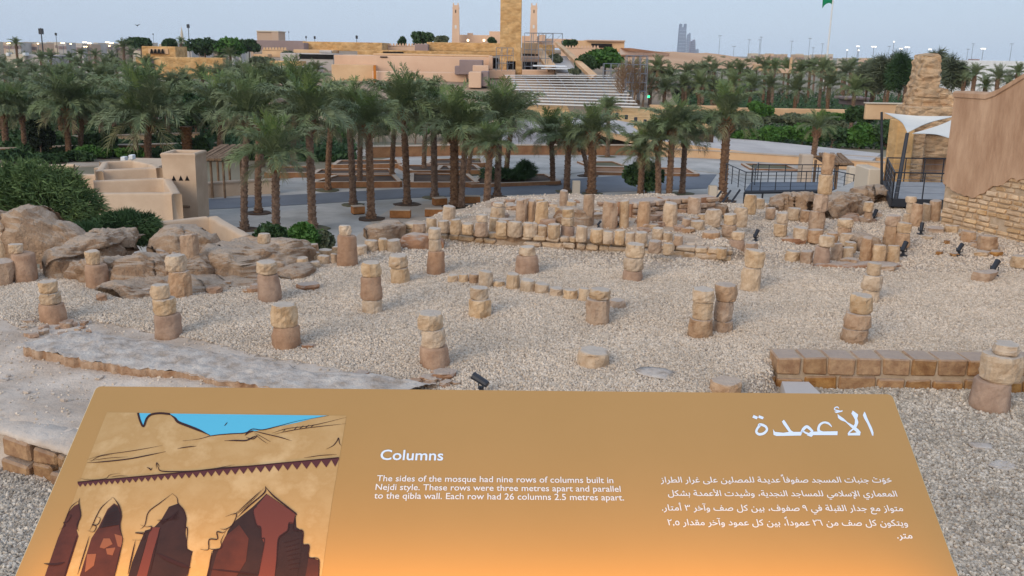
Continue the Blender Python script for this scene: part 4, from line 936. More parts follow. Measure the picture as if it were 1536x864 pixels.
# shaded steel deck with railing, masts and sails
def deck():
    Z = 0.42
    fl, fr = at_z(1338, 299, Z), at_z(1428, 301, Z); bl, br = at_z(1327, 272, Z), at_z(1440, 274, Z)
    y0 = fl.y
    root = thing("steel_deck", (fl.x, y0, Z), "raised dark steel viewing deck with railing under the shade sails", "deck")
    mb = MB(); mb.hexa([(p.x, p.y, Z - .03) for p in (fl, fr, br, bl)], [(p.x, p.y, Z) for p in (fl, fr, br, bl)]); mb.build("deck_floor", m_deckfloor, root)
    for a, b in ((fl, fr), (bl, fl)):
        d = (b - a).normalized(); n = Vector((d.y, -d.x, 0)) * .07; mb = MB(); c = [a + n, b + n, b - n * .02, a - n * .02]; mb.hexa([(p.x, p.y, Z - .22) for p in c], [(p.x, p.y, Z + .03) for p in c]); mb.build("edge_beam", m_deckmetal, root)
    for k in range(5):
        p = fl.lerp(fr, .08 + k * .22); mb = MB(); mb.box(p.x - .06, p.x + .06, p.y + .3, p.y + .42, -0.1, Z - .04); mb.build("support_leg", m_deckmetal, root)
    def rail(a, b, npost, h=0.86, nb=0):
        a, b = Vector(a), Vector(b)
        m_ = MB(); m_.tube([a + Vector((0, 0, h)), b + Vector((0, 0, h))], .024, 6); m_.build("handrail", m_deckmetal, root)
        for i in range(npost):
            p = a + (b - a) * (i / (npost - 1)); m_ = MB(); m_.tube([p, p + Vector((0, 0, h))], .022, 5); m_.build("railing_post", m_deckmetal, root)
        for q in (0.25, 0.5, 0.75):
            m_ = MB(); m_.tube([a + Vector((0, 0, h * q)), b + Vector((0, 0, h * q))], .006, 4); m_.build("wire", m_lightmetal, root)
        for i in range(1, nb):
            p = a + (b - a) * (i / nb); m_ = MB(); m_.tube([p, p + Vector((0, 0, h))], .010, 4); m_.build("baluster", m_deckmetal, root)
    rail(fl, fr, 3); rail(bl, fl, 4, nb=14); rail(bl, br, 5)
    # masts and sails
    m1b = bl + Vector((-.05, 0, -.5)); m1t = at_d(1322.5, 168, bl.y); m1t.x = m1t.x
    mb = MB(); mb.tube([m1b, m1t], .055, 8, .045)
    tag(mb.build("sail_mast", m_deckmetal), "upright dark mast at the shade sails' left corner", "mast")
    m2b = at_z(1344, 299, Z) + Vector((0.02, 0.1, 0)); m2t = at_d(1361, 200, 30.6); m2b.z = Z - .2
    mb = MB(); mb.tube([m2b, m2t], .075, 8, .06)
    tag(mb.build("sail_mast", m_deckmetal), "leaning dark mast where the two shade sails meet", "mast")
    def sail(A, B, C, sag, label):
        A, B, C = Vector(A), Vector(B), Vector(C); cen = (A + B + C) / 3; n = 14; vs = []; fs = []; idx = {}
        for i in range(n + 1):
            for j in range(n + 1 - i):
                u, v = i / n, j / n; w_ = 1 - u - v
                p = A * w_ + B * u + C * v
                # inward curved edges
                for (s, t, r_) in ((u, v, w_), (v, w_, u), (w_, u, v)):
                    pass
                e = 4 * (u * v * (1 - w_) ** 1.0 * (1 - w_) ** 2 + v * w_ * (1 - u) ** 3 + w_ * u * (1 - v) ** 3)
                ctr = max(0, 1 - 3 * min(u, v, w_) * 1.0)
                p = p + (cen - p) * (0.27 * min(1, (4 * (u * v + v * w_ + w_ * u)) ) * ctr ** 1.6 * (1 if min(u, v, w_) < .34 else 0))
                p.z -= sag * 27 * u * v * w_
                idx[(i, j)] = len(vs); vs.append(p)
        for i in range(n):
            for j in range(n - i):
                fs.append((idx[(i, j)], idx[(i + 1, j)], idx[(i, j + 1)]))
                if j < n - i - 1: fs.append((idx[(i + 1, j)], idx[(i + 1, j + 1)], idx[(i, j + 1)]))
        mb = MB(); mb.add(vs, fs); nv = len(vs); mb.add([v - Vector((0, 0, .012)) for v in vs], [f[::-1] for f in fs])
        tag(mb.build("shade_sail", m_sail, smooth=True), label, "shade sail")
    sail(m1t + Vector((.1, 0, -.02)), m2t + Vector((0, 0, .02)), at_d(1434, 174, 33.5), 0.12, "left white triangular shade sail dipping to the leaning mast")
    sail(m2t + Vector((.15, 0, .0)), at_d(1446, 171, 33.2), at_d(1432, 210, 29.8), 0.05, "right white shade sail reaching behind the brown plaster wall")
deck()
# pale block and walkway top left of the deck
for (x0, x1, ya, yb, d_, th, m, nm, lab) in [
    (1304, 1324, 253, 290, 36, 1.5, m_cream, "plinth", "pale square mud block left of the deck's masts"),
    (1275, 1285, 250, 268, 58, .6, m_cream, "gate_pillar", "pale pillar right of the log pergola"),
    (1204, 1221, 232, 264, 60, .8, m_kerb, "pergola_pillar", "pale mud pillar under the log pergola's left end")]:
    p, q = at_d(x0, ya, d_), at_d(x1, ya, d_); b = at_d(x0, yb, d_); mb = MB(); mb.bevbox((p.x + q.x) / 2, d_ + th / 2, (p.z + b.z) / 2 - .5, q.x - p.x, th, p.z - b.z + 1.0, 0, .05)
    tag(mb.build(nm, m), lab, "pillar")
a = [at_z(1247, 287, -0.7), at_z(1303, 262, -0.7), at_z(1311, 264, -0.7), at_z(1290, 282, -0.7), at_z(1262, 293, -0.7)]
mb = MB(); mb.add([(p.x, p.y, -0.7) for p in a] + [(p.x, p.y, -1.2) for p in a], [(0, 1, 2, 3, 4), (5, 9, 8, 7, 6)] + [(i, (i + 1) % 5, 5 + (i + 1) % 5, 5 + i) for i in range(5)])
tag(mb.build("ramp_walkway", m_paving), "pale sloping concrete walkway between the pillar and the deck", "walkway")

# steel ramp with railings behind the palm
def steel_ramp():
    Z = -1.9; root = thing("steel_ramp", at_z(1150, 285, Z), "dark steel ramp with stairs and railings behind the right stubs", "ramp")
    P = lambda x, y: at_z(x, y, Z)
    fl, fr, br, bl = P(1117, 286), P(1252, 284), P(1250, 273), P(1127, 273)
    mb = MB(); mb.hexa([(p.x, p.y, Z - .12) for p in (fl, fr, br, bl)], [(p.x, p.y, Z) for p in (fl, fr, br, bl)]); mb.build("ramp_floor", mat("ramp_floor", (96, 104, 116)), root)
    mb = MB(); mb.tube([fl - Vector((0, .05, .08)), fr - Vector((0, .05, .08))], .09, 4); mb.build("edge_beam", m_deckmetal, root)
    s0 = fl + Vector((-1.5, 0.2, 0.35)); 
    def rail(a, b, npost, h=0.95, nb=0):
        m_ = MB(); m_.tube([a + Vector((0, 0, h)), b + Vector((0, 0, h))], .028, 5); m_.build("handrail", m_deckmetal, root)
        for i in range(npost):
            p = a + (b - a) * (i / max(1, npost - 1)); m_ = MB(); m_.tube([p, p + Vector((0, 0, h))], .025, 5); m_.build("railing_post", m_deckmetal, root)
        for q in (0.2, 0.4, 0.6, 0.8):
            m_ = MB(); m_.tube([a + Vector((0, 0, h * q)), b + Vector((0, 0, h * q))], .008, 3); m_.build("wire", m_deckmetal, root)
    L1 = P(1088, 273); L1.z = Z + .05
    rail(L1, fl, 4); rail(fl, fr, 7); rail(bl, br, 6); rail(P(1127, 286) + Vector((0, 0, 0)), P(1136, 270), 3)
    e = at_z(1262, 293, Z); rail(fr, e + Vector((1.0, 0, 0)), 4)
    for k in range(6):
        p = fl + (fr - fl) * (k / 5); mb = MB(); mb.tube([(p.x, p.y, Z - .1), (p.x, p.y, Z - 3.2)], .05, 5); mb.build("support_leg", m_deckmetal, root)
    for k in range(3):     # raking stair stringers at the left
        p = fl + Vector((-1.2 + .55 * k, 0.3 * k, 0)); mb = MB(); mb.tube([(p.x, p.y, Z - 0.05), (p.x - 1.1, p.y - 1.0, Z - 1.3)], .07, 4); mb.build("stair_stringer", m_deckmetal, root)
steel_ramp()

# log pergolas
def pergola(label, pa, pb, d0, d1, ztop_px, nlog, posts=4, tilt=.5):
    a = at_d(pa, ztop_px, d0); b = at_d(pb, ztop_px, d0); root = thing("pergola", (a.x, d0, PL), label, "pergola")
    z = a.z; L_ = b.x - a.x
    for k in range(nlog):
        x = a.x + L_ * k / (nlog - 1); mb = MB(); r = random.Random(k)
        mb.tube([(x + r.uniform(-.1, .1), d0 - .5, z - tilt * .2), (x + .25 + r.uniform(-.15, .15), d1 + .3, z + tilt)], .09, 6); mb.build("roof_log", m_wood, root)
    for y in (d0, d1):
        mb = MB(); mb.tube([(a.x - .2, y, z - .15 + (tilt * .9 if y == d1 else 0)), (b.x + .3, y, z - .15 + (tilt * .9 if y == d1 else 0))], .1, 6); mb.build("beam", m_wood, root)
        for k in range(posts):
            x = a.x + L_ * k / (posts - 1); mb = MB(); mb.tube([(x, y, PL - .1), (x, y, z - .1)], .09, 6); mb.build("post", m_wood, root)
    mb = MB(); mb.hexa([(a.x, d0 - .2, z - .24), (b.x, d0 - .2, z - .24), (b.x, d1, z + tilt - .3), (a.x, d1, z + tilt - .3)], [(a.x, d0 - .2, z - .16), (b.x, d0 - .2, z - .16), (b.x, d1, z + tilt - .2), (a.x, d1, z + tilt - .2)]); mb.build("mat_ceiling", m_dark if False else m_soil_shade, root)
pergola("open log pergola right of the tapering adobe tower", 297, 334, 62, 66, 236, 12, 3, .4)
pergola("log-roofed pergola behind the high slender pillar", 1240, 1274, 60, 62.2, 243, 11, 3, .28)

# planting beds on the plaza
def bed(label, px4, h=0.35, soil=m_soil_shade, th=0.35, wm=m_bedwall):
    P = [at_z(a, b, PL) for a, b in px4]; root = thing("planting_bed", (P[0].x, P[0].y, PL), label, "planting bed", "planting beds under the palms")
    n = len(P)
    mb = MB(); mb.add([(p.x, p.y, PL + h - .1) for p in P], [tuple(range(n))]); mb.build("soil", soil, root)
    for i in range(n):
        a, b = P[i], P[(i + 1) % n]; d = (b - a).normalized(); q = Vector((-d.y, d.x, 0)) * th / 2; mb = MB()
        c = [a - q - d * th / 2 * 0, b - q, b + q, a + q]; e = 0.002 * i
        mb.cur = 0; mb.hexa([(v.x, v.y, PL - .05) for v in c], [(v.x, v.y, PL + h + e) for v in c])
        mb.m = [1 if k == 1 else 0 for k in range(6)]
        mb.build("kerb", [wm, m_kerb], root)
    return root
B_ = [
 ("long dark bed along the road left of centre", [(470, 282), (600, 281), (590, 270), (505, 271)], .45),
 ("dark bed behind the left roadside bed", [(470, 268), (590, 267), (585, 260), (480, 261)], .4),
 ("dark bed along the road right of the first tall trunks", [(617, 281), (716, 281), (700, 268), (618, 267)], .4),
 ("middle dark bed between crossing paths", [(618, 262), (680, 262), (672, 254), (600, 253)], .35),
 ("bed with low dark kerb left of the oleander hedge", [(655, 262), (722, 262), (712, 254), (662, 255)], .4),
 ("far dark bed before the stone wall on the left", [(500, 254), (600, 252), (597, 246), (510, 247)], .4),
 ("far dark bed before the stone wall near the centre", [(640, 252), (725, 251), (722, 244), (648, 245)], .4),
 ("dark bed at the far left of the plaza by the pergola", [(400, 266), (465, 266), (470, 256), (410, 257)], .4),
]
for lab, q, h in B_: bed(lab, q, h)
bed("grey-green bed right of the single thin palm", [(885, 252), (942, 253), (920, 245), (868, 245)], .2, m_soilgreen)
bed("grey-green bed left of the steel ramp on the pale plaza", [(1128, 256), (1196, 257), (1180, 250), (1114, 248)], .2, m_soilgreen)
bed("bed beside the round shrub and four trunks", [(890, 262), (1046, 265), (1030, 256), (890, 254)], .25, m_bedwall)
bed("oleander hedge bed at the road's edge", [(706, 282), (838, 277), (818, 266), (722, 268)], .3)

# long garden walls
def long_wall(label, pts, h, th, m, name="garden_wall", coping=True, zb=PL, courses=0):
    P = [at_z(a, b, zb) for a, b in pts]; root = thing(name, (P[0].x, P[0].y, zb), label, "wall")
    mb = MB(); mc = MB()
    for a, b in zip(P[:-1], P[1:]):
        d = (b - a).normalized(); n = Vector((-d.y, d.x, 0)) * th; n = n if n.y > 0 else -n
        c = [a, b, b + n, a + n]; mb.hexa([(v.x, v.y, zb - .3) for v in c], [(v.x, v.y, zb + h) for v in c])
        c = [a - n * .15 - d * .02, b - n * .15 + d * .02, b + n * 1.15, a + n * 1.15]; mc.hexa([(v.x, v.y, zb + h + .003) for v in c], [(v.x, v.y, zb + h + .10) for v in c])
    mb.build("wall_body", m, root)
    if coping: mc.build("coping", m_kerb, root)
    return root
long_wall("long brown stone garden wall crossing behind the palms", [(560, 236), (700, 233), (860, 233), (958, 233)], 0.95, .5, m_bedwall)
long_wall("sandy stone wall behind the pale square right of centre", [(960, 235), (1060, 238), (1190, 247), (1330, 258)], 0.75, .5, m_sand)
long_wall("upper sandy terrace wall before the sloping road", [(1060, 229), (1180, 236), (1330, 246), (1340, 247)], 0.5, .5, m_sand)
long_wall("pale mud wall along the road between tower and pergola", [(297, 298), (360, 293), (420, 290)], 0.9, .5, m_adobe)
long_wall("far mud wall among the left palms", [(40, 222), (120, 219), (240, 215), (300, 213)], 0.9, .5, m_sand)
long_wall("second far mud wall under the left palms", [(-20, 236), (60, 233), (250, 228), (330, 226)], 0.7, .5, m_bedwall)
# rusted benches
for i, (x, y, w_, lab) in enumerate([(536, 322, 18, "rusted steel bench turned end-on left of a palm trunk"), (600, 328, 31, "first long rusted steel bench left of the paired trunks"), (651, 326, 28, "rusted steel bench just behind the left end of the drum row"), (659, 309, 20, "slanting rusted steel bench before the paired trunks"), (707, 306, 26, "rusted steel bench right of the paired trunks"), (755, 309, 28, "rusted steel bench left of the tall stubs, rear one"), (768, 319, 13, "rusted steel bench end left of the tall stubs, front one"), (727, 318, 22, "rusted steel bench behind the trunk of the middle palm")]):
    p = at_z(x, y, PL); dp = depth(p); w2 = w_ * dp / FPX; root = thing("bench", (p.x, p.y, PL), lab, "bench", "rusted steel benches"); rz = (0.5 if i in (0, 3) else 0.02 * i)
    mb = MB(); mb.bevbox(p.x, p.y + .25, PL + .26, w2, .55, .42, rz, .015); mb.build("bench_body", m_corten, root)
    mb = MB(); mb.bevbox(p.x, p.y + .25, PL + .50, w2 * .98, .53, .05, rz, .01); mb.build("seat_slab", m_kerb, root)
    mb = MB(); mb.bevbox(p.x, p.y + .25, PL + .03, w2 * .9, .45, .06, rz, .005); mb.build("plinth", m_dark, root)
# small pale bollards
for x, y, h, lab in [(1068, 302, 1.1, "pale square bollard beside the right palm's trunk"), (1079, 302, .8, "small stone post at the foot of the right palm"), (864, 292, 1.0, "pale square post behind the tall stubs")]:
    p = at_z(x, y, PL); mb = MB(); mb.bevbox(p.x, p.y, PL + h / 2, .55, .5, h, 0, .04); tag(mb.build("bollard", m_cream), lab, "bollard")

# ------------------------------------------------------------------ sloping pale road on the right with the dark underpass
def slope_road():
    near = [(840, 186, 96, -2.2), (885, 193, 95, -2.6), (945, 207, 94, -3.5), (1056, 222, 92, -4.4), (1142, 232, 90, -4.9), (1300, 246, 84, -4.95)]
    NP = [at_d(a, b, d) for a, b, d, z in near]
    far = [(870, 172), (930, 181), (973, 190), (1082, 205), (1200, 217), (1322, 230)]
    FP = [at_z(f[0], f[1], p.z) for f, p in zip(far, NP)]
    mb = MB(); n = len(NP); vs = []
    for p, q in zip(NP, FP): vs += [p, q, q - Vector((0, 0, .4)), p - Vector((0, 0, .4))]
    mb.add(vs, [(i * 4 + k, i * 4 + (k + 1) % 4, (i + 1) * 4 + (k + 1) % 4, (i + 1) * 4 + k) for i in range(n - 1) for k in range(4)] + [(0, 1, 2, 3), tuple((n - 1) * 4 + k for k in (3, 2, 1, 0))])
    tag(mb.build("sloping_road", m_palegrey), kind="structure")
    root = thing("road_parapet", NP[1], "low sand-coloured parapet along the edge of the sloping pale road", "parapet")
    mb = MB()
    for a, b in zip(NP[:-1], NP[1:]):
        mb.hexa([(a.x, a.y - .3, a.z - .45), (b.x, b.y - .3, b.z - .45), (b.x, b.y, b.z - .45), (a.x, a.y, a.z - .45)], [(a.x, a.y - .3, a.z + .12), (b.x, b.y - .3, b.z + .12), (b.x, b.y, b.z + .12), (a.x, a.y, a.z + .12)])
    mb.build("parapet_edge", m_sand, root)
    a, b = NP[1], NP[4]; mb = MB(); mb.box(a.x - 4, b.x - 3, a.y + 3.0, a.y + 3.4, PL, -3.2); mb.build("underpass_back", m_soil_shade, root)  # dark soil colour on the back wall stands in for underpass shade
    for x in (a.x - 1, (a.x + b.x) / 2 - 3): mb = MB(); mb.box(x, x + .8, a.y + .5, a.y + 1.3, PL, -3.2 if x < a.x else -4.4); mb.build("pier", m_bedwall, root)
slope_road()
def face(name, pxd, m, label=None, cat=None, th=1.0, kind=None):
    """solid slab whose visible face goes through the given (px, py, distance) corners"""
    P = [at_d(a, b, d) for a, b, d in pxd]; n = len(P); mb = MB()
    mb.add(list(P) + [p + Vector((0, th, -th * .3)) for p in P], [tuple(range(n)), tuple(range(n, 2 * n))[::-1]] + [(i, (i + 1) % n, n + (i + 1) % n, n + i) for i in range(n)])
    o = mb.build(name, m)
    return tag(o, label, cat, kind=kind)
def hill(name, pts, m, amp, k, seed):
    """terrain skirt: rows of (px, py, distance), lofted and roughened"""
    rows = [[at_d(*q) for q in r] for r in pts]; mb = MB(); W_ = 60; R = 30; vs = []
    for i in range(R + 1):
        t = i / R * (len(rows) - 1); a = min(int(t), len(rows) - 2); s = t - a
        for j in range(W_ + 1):
            u = j / W_
            def samp(r): q = u * (len(r) - 1); c = min(int(q), len(r) - 2); return r[c].lerp(r[c + 1], q - c)
            p = samp(rows[a]).lerp(samp(rows[a + 1]), s); p.z += amp * fb((p.x, p.y, seed), k, 4); vs.append(p)
    mb.add(vs, [(i * (W_ + 1) + j, i * (W_ + 1) + j + 1, (i + 1) * (W_ + 1) + j + 1, (i + 1) * (W_ + 1) + j) for i in range(R) for j in range(W_)])
    return tag(mb.build(name, m, smooth=True), kind="structure")
# ground that rises under the citadel
hill("citadel_hill", [[(380, 226, 100), (650, 226, 100), (800, 224, 100), (880, 205, 104), (1010, 196, 108)], [(380, 160, 120), (650, 160, 120), (770, 170, 118), (900, 170, 118), (1030, 176, 120)],
     [(380, 122, 150), (650, 118, 150), (770, 120, 148), (900, 128, 150), (1010, 150, 150)], [(380, 92, 200), (640, 90, 200), (780, 80, 200), (900, 88, 200), (1000, 110, 200)], [(380, 74, 300), (640, 74, 300), (780, 72, 300), (900, 78, 300), (1000, 84, 300)]],
     mat("hill_ground", (138, 120, 102), (176, 150, 124), 0.12, bump=0.6, bscale=1.0), 0.25, 0.08, 2)
face("cobbled_slope", [(742, 226, 99), (866, 226, 99), (858, 178, 112), (800, 176, 113), (756, 186, 110)], mat("grey_cobbles", (136, 130, 130), (164, 158, 156), 0.6, vor=(2.0, .15)), kind="structure")
face("ochre_ramp", [(775, 182, 112), (862, 180, 112), (850, 158, 124), (795, 158, 124)], m_ochre, kind="structure")
face("curved_retaining_wall", [(898, 190, 103), (1015, 206, 100), (1068, 190, 108), (1040, 176, 118), (985, 165, 124), (915, 160, 124)], m_ochre, "curved ochre retaining wall below the white seating tiers", "retaining wall")
for i in range(7):
    a = at_d(925 + i * 14, 172 + i * 3.4, 108); mb = MB(); mb.bevbox(a.x, a.y - .3, a.z, .35, .35, .5, 0, .05); tag(mb.build("path_light", m_deckmetal), "%s small dark light fitting along the ochre retaining wall" % ORD[i], "path light", "path lights on the ochre wall")

# white seating tiers
def tiers():
    root = thing("seating_tiers", at_d(850, 155, 122), "large tiers of white bench planks on scaffolding below the citadel", "seating")
    n = 12
    for i in range(n):
        t = i / (n - 1); t2 = t ** 1.15
        xa = 757 + 30 * t2 + (0 if i < n - 1 else -2); xb = 917 + 43 * t; y = 112.5 + 42 * t2
        d = 136 - 17.5 * t; a = at_d(xa, y, d); b = at_d(xb, y + 5.5 * t, d); th = .09 + .05 * t
        mb = MB(); z = a.z; mb.hexa([(a.x, d, z - th), (b.x, d, b.z - th), (b.x, d + .4, b.z - th), (a.x, d + .4, z - th)], [(a.x, d, z), (b.x, d, b.z), (b.x, d + .4, b.z), (a.x, d + .4, z)])
        mb.build("bench_plank", m_white, root)
    for k in range(9):
        u = k / 8; a = at_d(770 + 140 * u, 114, 136.6); b = at_d(790 + 150 * u, 150, 120.6); mb = MB(); mb.tube([a - Vector((0, 0, .4)), b - Vector((0, 0, .4))], .09, 4); mb.build("stringer", m_lightmetal, root)
        for s in (0.1, 0.5, 0.9):
            q = a.lerp(b, s); mb = MB(); mb.tube([q - Vector((0, 0, .4)), (q.x, q.y, q.z - 3.0)], .05, 4); mb.build("scaffold_post", m_lightmetal, root)
tiers()
def scaffold(label, x0, x1, ya, yb, d, nx_, nz, m=m_lightmetal, r=.05, dd=1.5):
    a = at_d(x0, yb, d); b = at_d(x1, ya, d); root = thing("scaffold", (a.x, d, a.z), label, "scaffold")
    for y in (d, d + dd):
        for i in range(nx_):
            x = a.x + (b.x - a.x) * i / (nx_ - 1); mb = MB(); mb.tube([(x, y, a.z), (x, y, b.z)], r, 4); mb.build("standard", m, root)
        for k in range(1, nz + 1):
            z = a.z + (b.z - a.z) * k / nz; mb = MB(); mb.tube([(a.x, y, z), (b.x, y, z)], r * .8, 4); mb.build("ledger", m, root)
    for i in range(nx_ - 1):
        x = a.x + (b.x - a.x) * i / (nx_ - 1); x2 = a.x + (b.x - a.x) * (i + 1) / (nx_ - 1); mb = MB(); mb.tube([(x, d, a.z), (x2, d, b.z)], r * .6, 3); mb.build("brace", m, root)
scaffold("thin scaffold frame around the foot of the big square tower", 744, 770, 72, 106, 148, 4, 3)
scaffold("scaffold frame right of the big square tower", 786, 830, 50, 112, 152, 5, 5)
scaffold("thin scaffold gantry standing high right of the tower", 800, 844, 50, 64, 190, 4, 1)
scaffold("bare steel lighting scaffold among dry trees right of the seating tiers", 938, 972, 84, 150, 128, 4, 5, r=.07)
scaffold("low steel scaffold behind the seating tiers' upper edge", 905, 940, 96, 128, 134, 4, 3)

# ------------------------------------------------------------------ the citadel and museum buildings
def bx(root, name, x0, x1, ya, yb, d, th, m, bev=.08, drop=0.0):
    p, q = at_d(x0, ya, d), at_d(x1, ya, d); b = at_d((x0 + x1) / 2, yb, d); t = at_d((x0 + x1) / 2, ya, d)
    mb = MB(); mb.bevbox((p.x + q.x) / 2, d + th / 2, (t.z + b.z - drop) / 2, abs(q.x - p.x), th, t.z - b.z + drop, 0, bev); return mb.build(name, m, root)
def crenels(root, x0, x1, ya, d, n, m, w_=.45, h=.5):
    for i in range(n):
        x = x0 + (x1 - x0) * (i + .5) / n; p = at_d(x, ya, d); mb = MB(); mb.hexa([(p.x - w_ * .6, d, p.z - .1), (p.x + w_ * .6, d, p.z - .1), (p.x + w_ * .6, d + .5, p.z - .1), (p.x - w_ * .6, d + .5, p.z - .1)],
            [(p.x - w_ * .25, d, p.z + h), (p.x + w_ * .25, d, p.z + h), (p.x + w_ * .25, d + .5, p.z + h), (p.x - w_ * .25, d + .5, p.z + h)]); mb.build("merlon", m, root)
def build(name, label, cat, x, y, d, boxes):
    root = thing(name, at_d(x, y, d), label, cat)
    for b in boxes: bx(root, *b)
    return root
build("square_tower", "massive square ochre stone tower rising out of the top of the photo", "tower", 768, 106, 152, [
    ("tower_shaft", 751.5, 784, -60, 92, 152, 4.0, m_ochre), ("tower_foot", 750, 760, 91.8, 108, 152, 4.0, m_ochre), ("tower_foot", 773.5, 783, 91.8, 116, 152, 4.0, m_ochre), ("dark_doorway", 760, 774, 92, 104, 154.5, .3, m_dark), ("sill_wall", 734, 773, 105, 118, 150, 2.5, m_pink)])
build("museum_gallery", "long low pink stone wall left of the square tower", "building", 620, 118, 150, [
    ("long_wall", 501, 735, 84, 122, 152, 14, m_pink), ("lower_wall", 497, 560, 97, 134, 149, 3, m_sand), ("front_terrace", 558, 700, 108, 138, 147, 3, m_pink), ("end_pier", 733, 739, 84, 104, 150.5, 3, m_pink), ("dark_opening", 738, 747, 87, 103, 154, .3, m_dark), ("dark_opening", 760, 774, 93, 104, 153, .2, m_dark),
    ("wall_lip", 560, 735, 81.5, 84.2, 153, 12, m_sand)])
build("mauve_block", "grey mauve box building in front of the pink wall's right end", "building", 705, 107, 146, [("main_block", 689, 724, 90, 112, 146, 4, m_mauve), ("low_step", 682, 690, 99, 112, 146, 4, m_mauve)])
build("pink_round_block", "pink drum-like block beside the mauve box below the square tower", "building", 715, 125, 138, [("left_half", 703, 722, 108, 132, 138, 4, m_pink), ("mauve_shade_half", 721.5, 733, 107, 130, 138.6, 4, m_mauve), ("upper_wall", 709, 733, 98, 110, 143, .8, m_pink)])  # shade on the right half is put in as mauve colour
r_ = build("ochre_gallery", "flat ochre stone gallery on the hill left of the minarets", "building", 510, 76, 185, [
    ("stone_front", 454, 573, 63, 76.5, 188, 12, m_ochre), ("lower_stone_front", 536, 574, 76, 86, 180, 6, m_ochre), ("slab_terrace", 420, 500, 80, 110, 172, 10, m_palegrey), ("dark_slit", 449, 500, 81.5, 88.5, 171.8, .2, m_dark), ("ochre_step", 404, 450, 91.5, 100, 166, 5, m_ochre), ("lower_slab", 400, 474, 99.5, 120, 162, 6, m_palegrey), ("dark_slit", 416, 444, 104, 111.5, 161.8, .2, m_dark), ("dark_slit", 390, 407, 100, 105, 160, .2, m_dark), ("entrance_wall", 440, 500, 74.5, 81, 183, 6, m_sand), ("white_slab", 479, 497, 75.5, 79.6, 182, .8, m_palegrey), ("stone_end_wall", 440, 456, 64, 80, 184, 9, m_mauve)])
r_ = build("ochre_long_hall", "long low ochre hall running into the square tower from the left", "building", 690, 76, 175, [
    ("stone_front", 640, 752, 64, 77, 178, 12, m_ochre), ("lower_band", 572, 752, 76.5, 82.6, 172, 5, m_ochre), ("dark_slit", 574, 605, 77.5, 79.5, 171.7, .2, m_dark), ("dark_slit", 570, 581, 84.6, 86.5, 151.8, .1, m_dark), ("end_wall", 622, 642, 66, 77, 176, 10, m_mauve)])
r_ = build("crenellated_wall", "pink crenellated wall between the two ochre halls", "wall", 600, 72, 195, [("wall_face", 573, 645, 68.5, 78, 196, 1, m_pink)]); crenels(r_, 574, 644, 69, 196, 15, m_pink)
r_ = build("crenellated_wall", "sand crenellated wall at the left end of the citadel", "wall", 412, 80, 185, [("wall_face", 393, 430, 74.5, 86, 186, 1, m_sand), ("lower_wall", 380, 402, 81, 92, 182, 3, m_sand)]); crenels(r_, 394, 430, 75, 186, 8, m_sand)
build("cube_building", "pale cube building with flat roof left above the citadel walls", "building", 400, 60, 260, [("main_block", 385, 417, 47, 62, 260, 8, m_cream2), ("right_side", 407, 417.5, 47.4, 62, 259.7, .2, m_cream2), ("cornice", 384.5, 417.5, 46, 48, 259.6, 8.6, m_cream)])  # right side is a thin slab in the block's own render
build("mauve_wall", "long mauve wall behind the cube building", "wall", 420, 68, 250, [("wall_face", 350, 456, 60.5, 76, 250, 2, m_mauve)])
def minaret(label, x, y0, y1, d):
    root = thing("minaret", at_d(x, y1, d), label, "minaret"); a = at_d(x, y1 + 3, d); t = at_d(x, y0, d); mb = MB()
    w0, w1 = 1.05, .82; H = t.z - a.z; vs = []
    for s, w_ in ((0, w0), (.9, w1 + .02), (.905, w1 + .12), (.935, w1 + .12), (.94, w1), (1, w1 - .02)):
        vs += [(a.x - w_, d, a.z + H * s), (a.x + w_, d, a.z + H * s), (a.x + w_, d + 2 * w_, a.z + H * s), (a.x - w_, d + 2 * w_, a.z + H * s)]
    mb.add(vs, [(i * 4 + k, i * 4 + (k + 1) % 4, (i + 1) * 4 + (k + 1) % 4, (i + 1) * 4 + k) for i in range(5) for k in range(4)] + [(20, 21, 22, 23)]); sh_ = mb.build("shaft", m_pink, root)
    for sx in (-1, 1): mb = MB(); mb.box(a.x + sx * .62 - .15, a.x + sx * .62 + .15, d, d + .4, t.z, t.z + .55); mb.build("crown_horn", m_pink, root)
    mb = MB(); mb.box(a.x - .12, a.x + .12, d - .03, d + .1, a.z + H * .80, a.z + H * .88); mb.build("slit_window", m_dark, sh_)
    mb = MB(); q = a.z + H * .44; mb.bevbox(a.x, d - .02, q, .5, .1, .9, 0, .04); mb.build("painted_lit_window", m_white, sh_)  # window light put in as plain white colour, no emission
minaret("left slender square minaret with small opening painted white as if lit", 683.5, 7.5, 63, 262)
minaret("right slender square minaret beside the square tower", 800, 8, 62, 262)
r_ = build("citadel_hall", "pink citadel wall between the minarets with two lit lamps", "building", 715, 62, 266, [("low_wall", 688, 752, 52.5, 66, 267, 6, m_pink), ("raised_part", 734, 752, 47, 53, 268, 5, m_pink), ("small_merlon", 701, 709.5, 49.5, 53, 267, 1, m_pink), ("right_wall", 783, 812, 54, 68, 266, 5, m_pink), ("kiosk", 809, 818, 52, 62, 262, 3, m_pink), ("long_right_wall", 812, 850, 58, 70, 268, 5, m_pink)])
for i, (x, y) in enumerate(((702, 60.5), (726, 60.5))):
    p = at_d(x, y, 264); root = thing("wall_lamp", p, ("left" if i == 0 else "right") + " glowing yellow lamp on the pink citadel wall", "lamp"); mb = MB(); mb.bevbox(p.x, p.y, p.z, .55, .3, .55, 0, .1); mb.build("glowing_face", m_lampglow, root); mb = MB(); mb.box(p.x - .1, p.x + .1, p.y + .2, p.y + 2.6, p.z - .1, p.z + .1); mb.build("bracket", m_deckmetal, root)
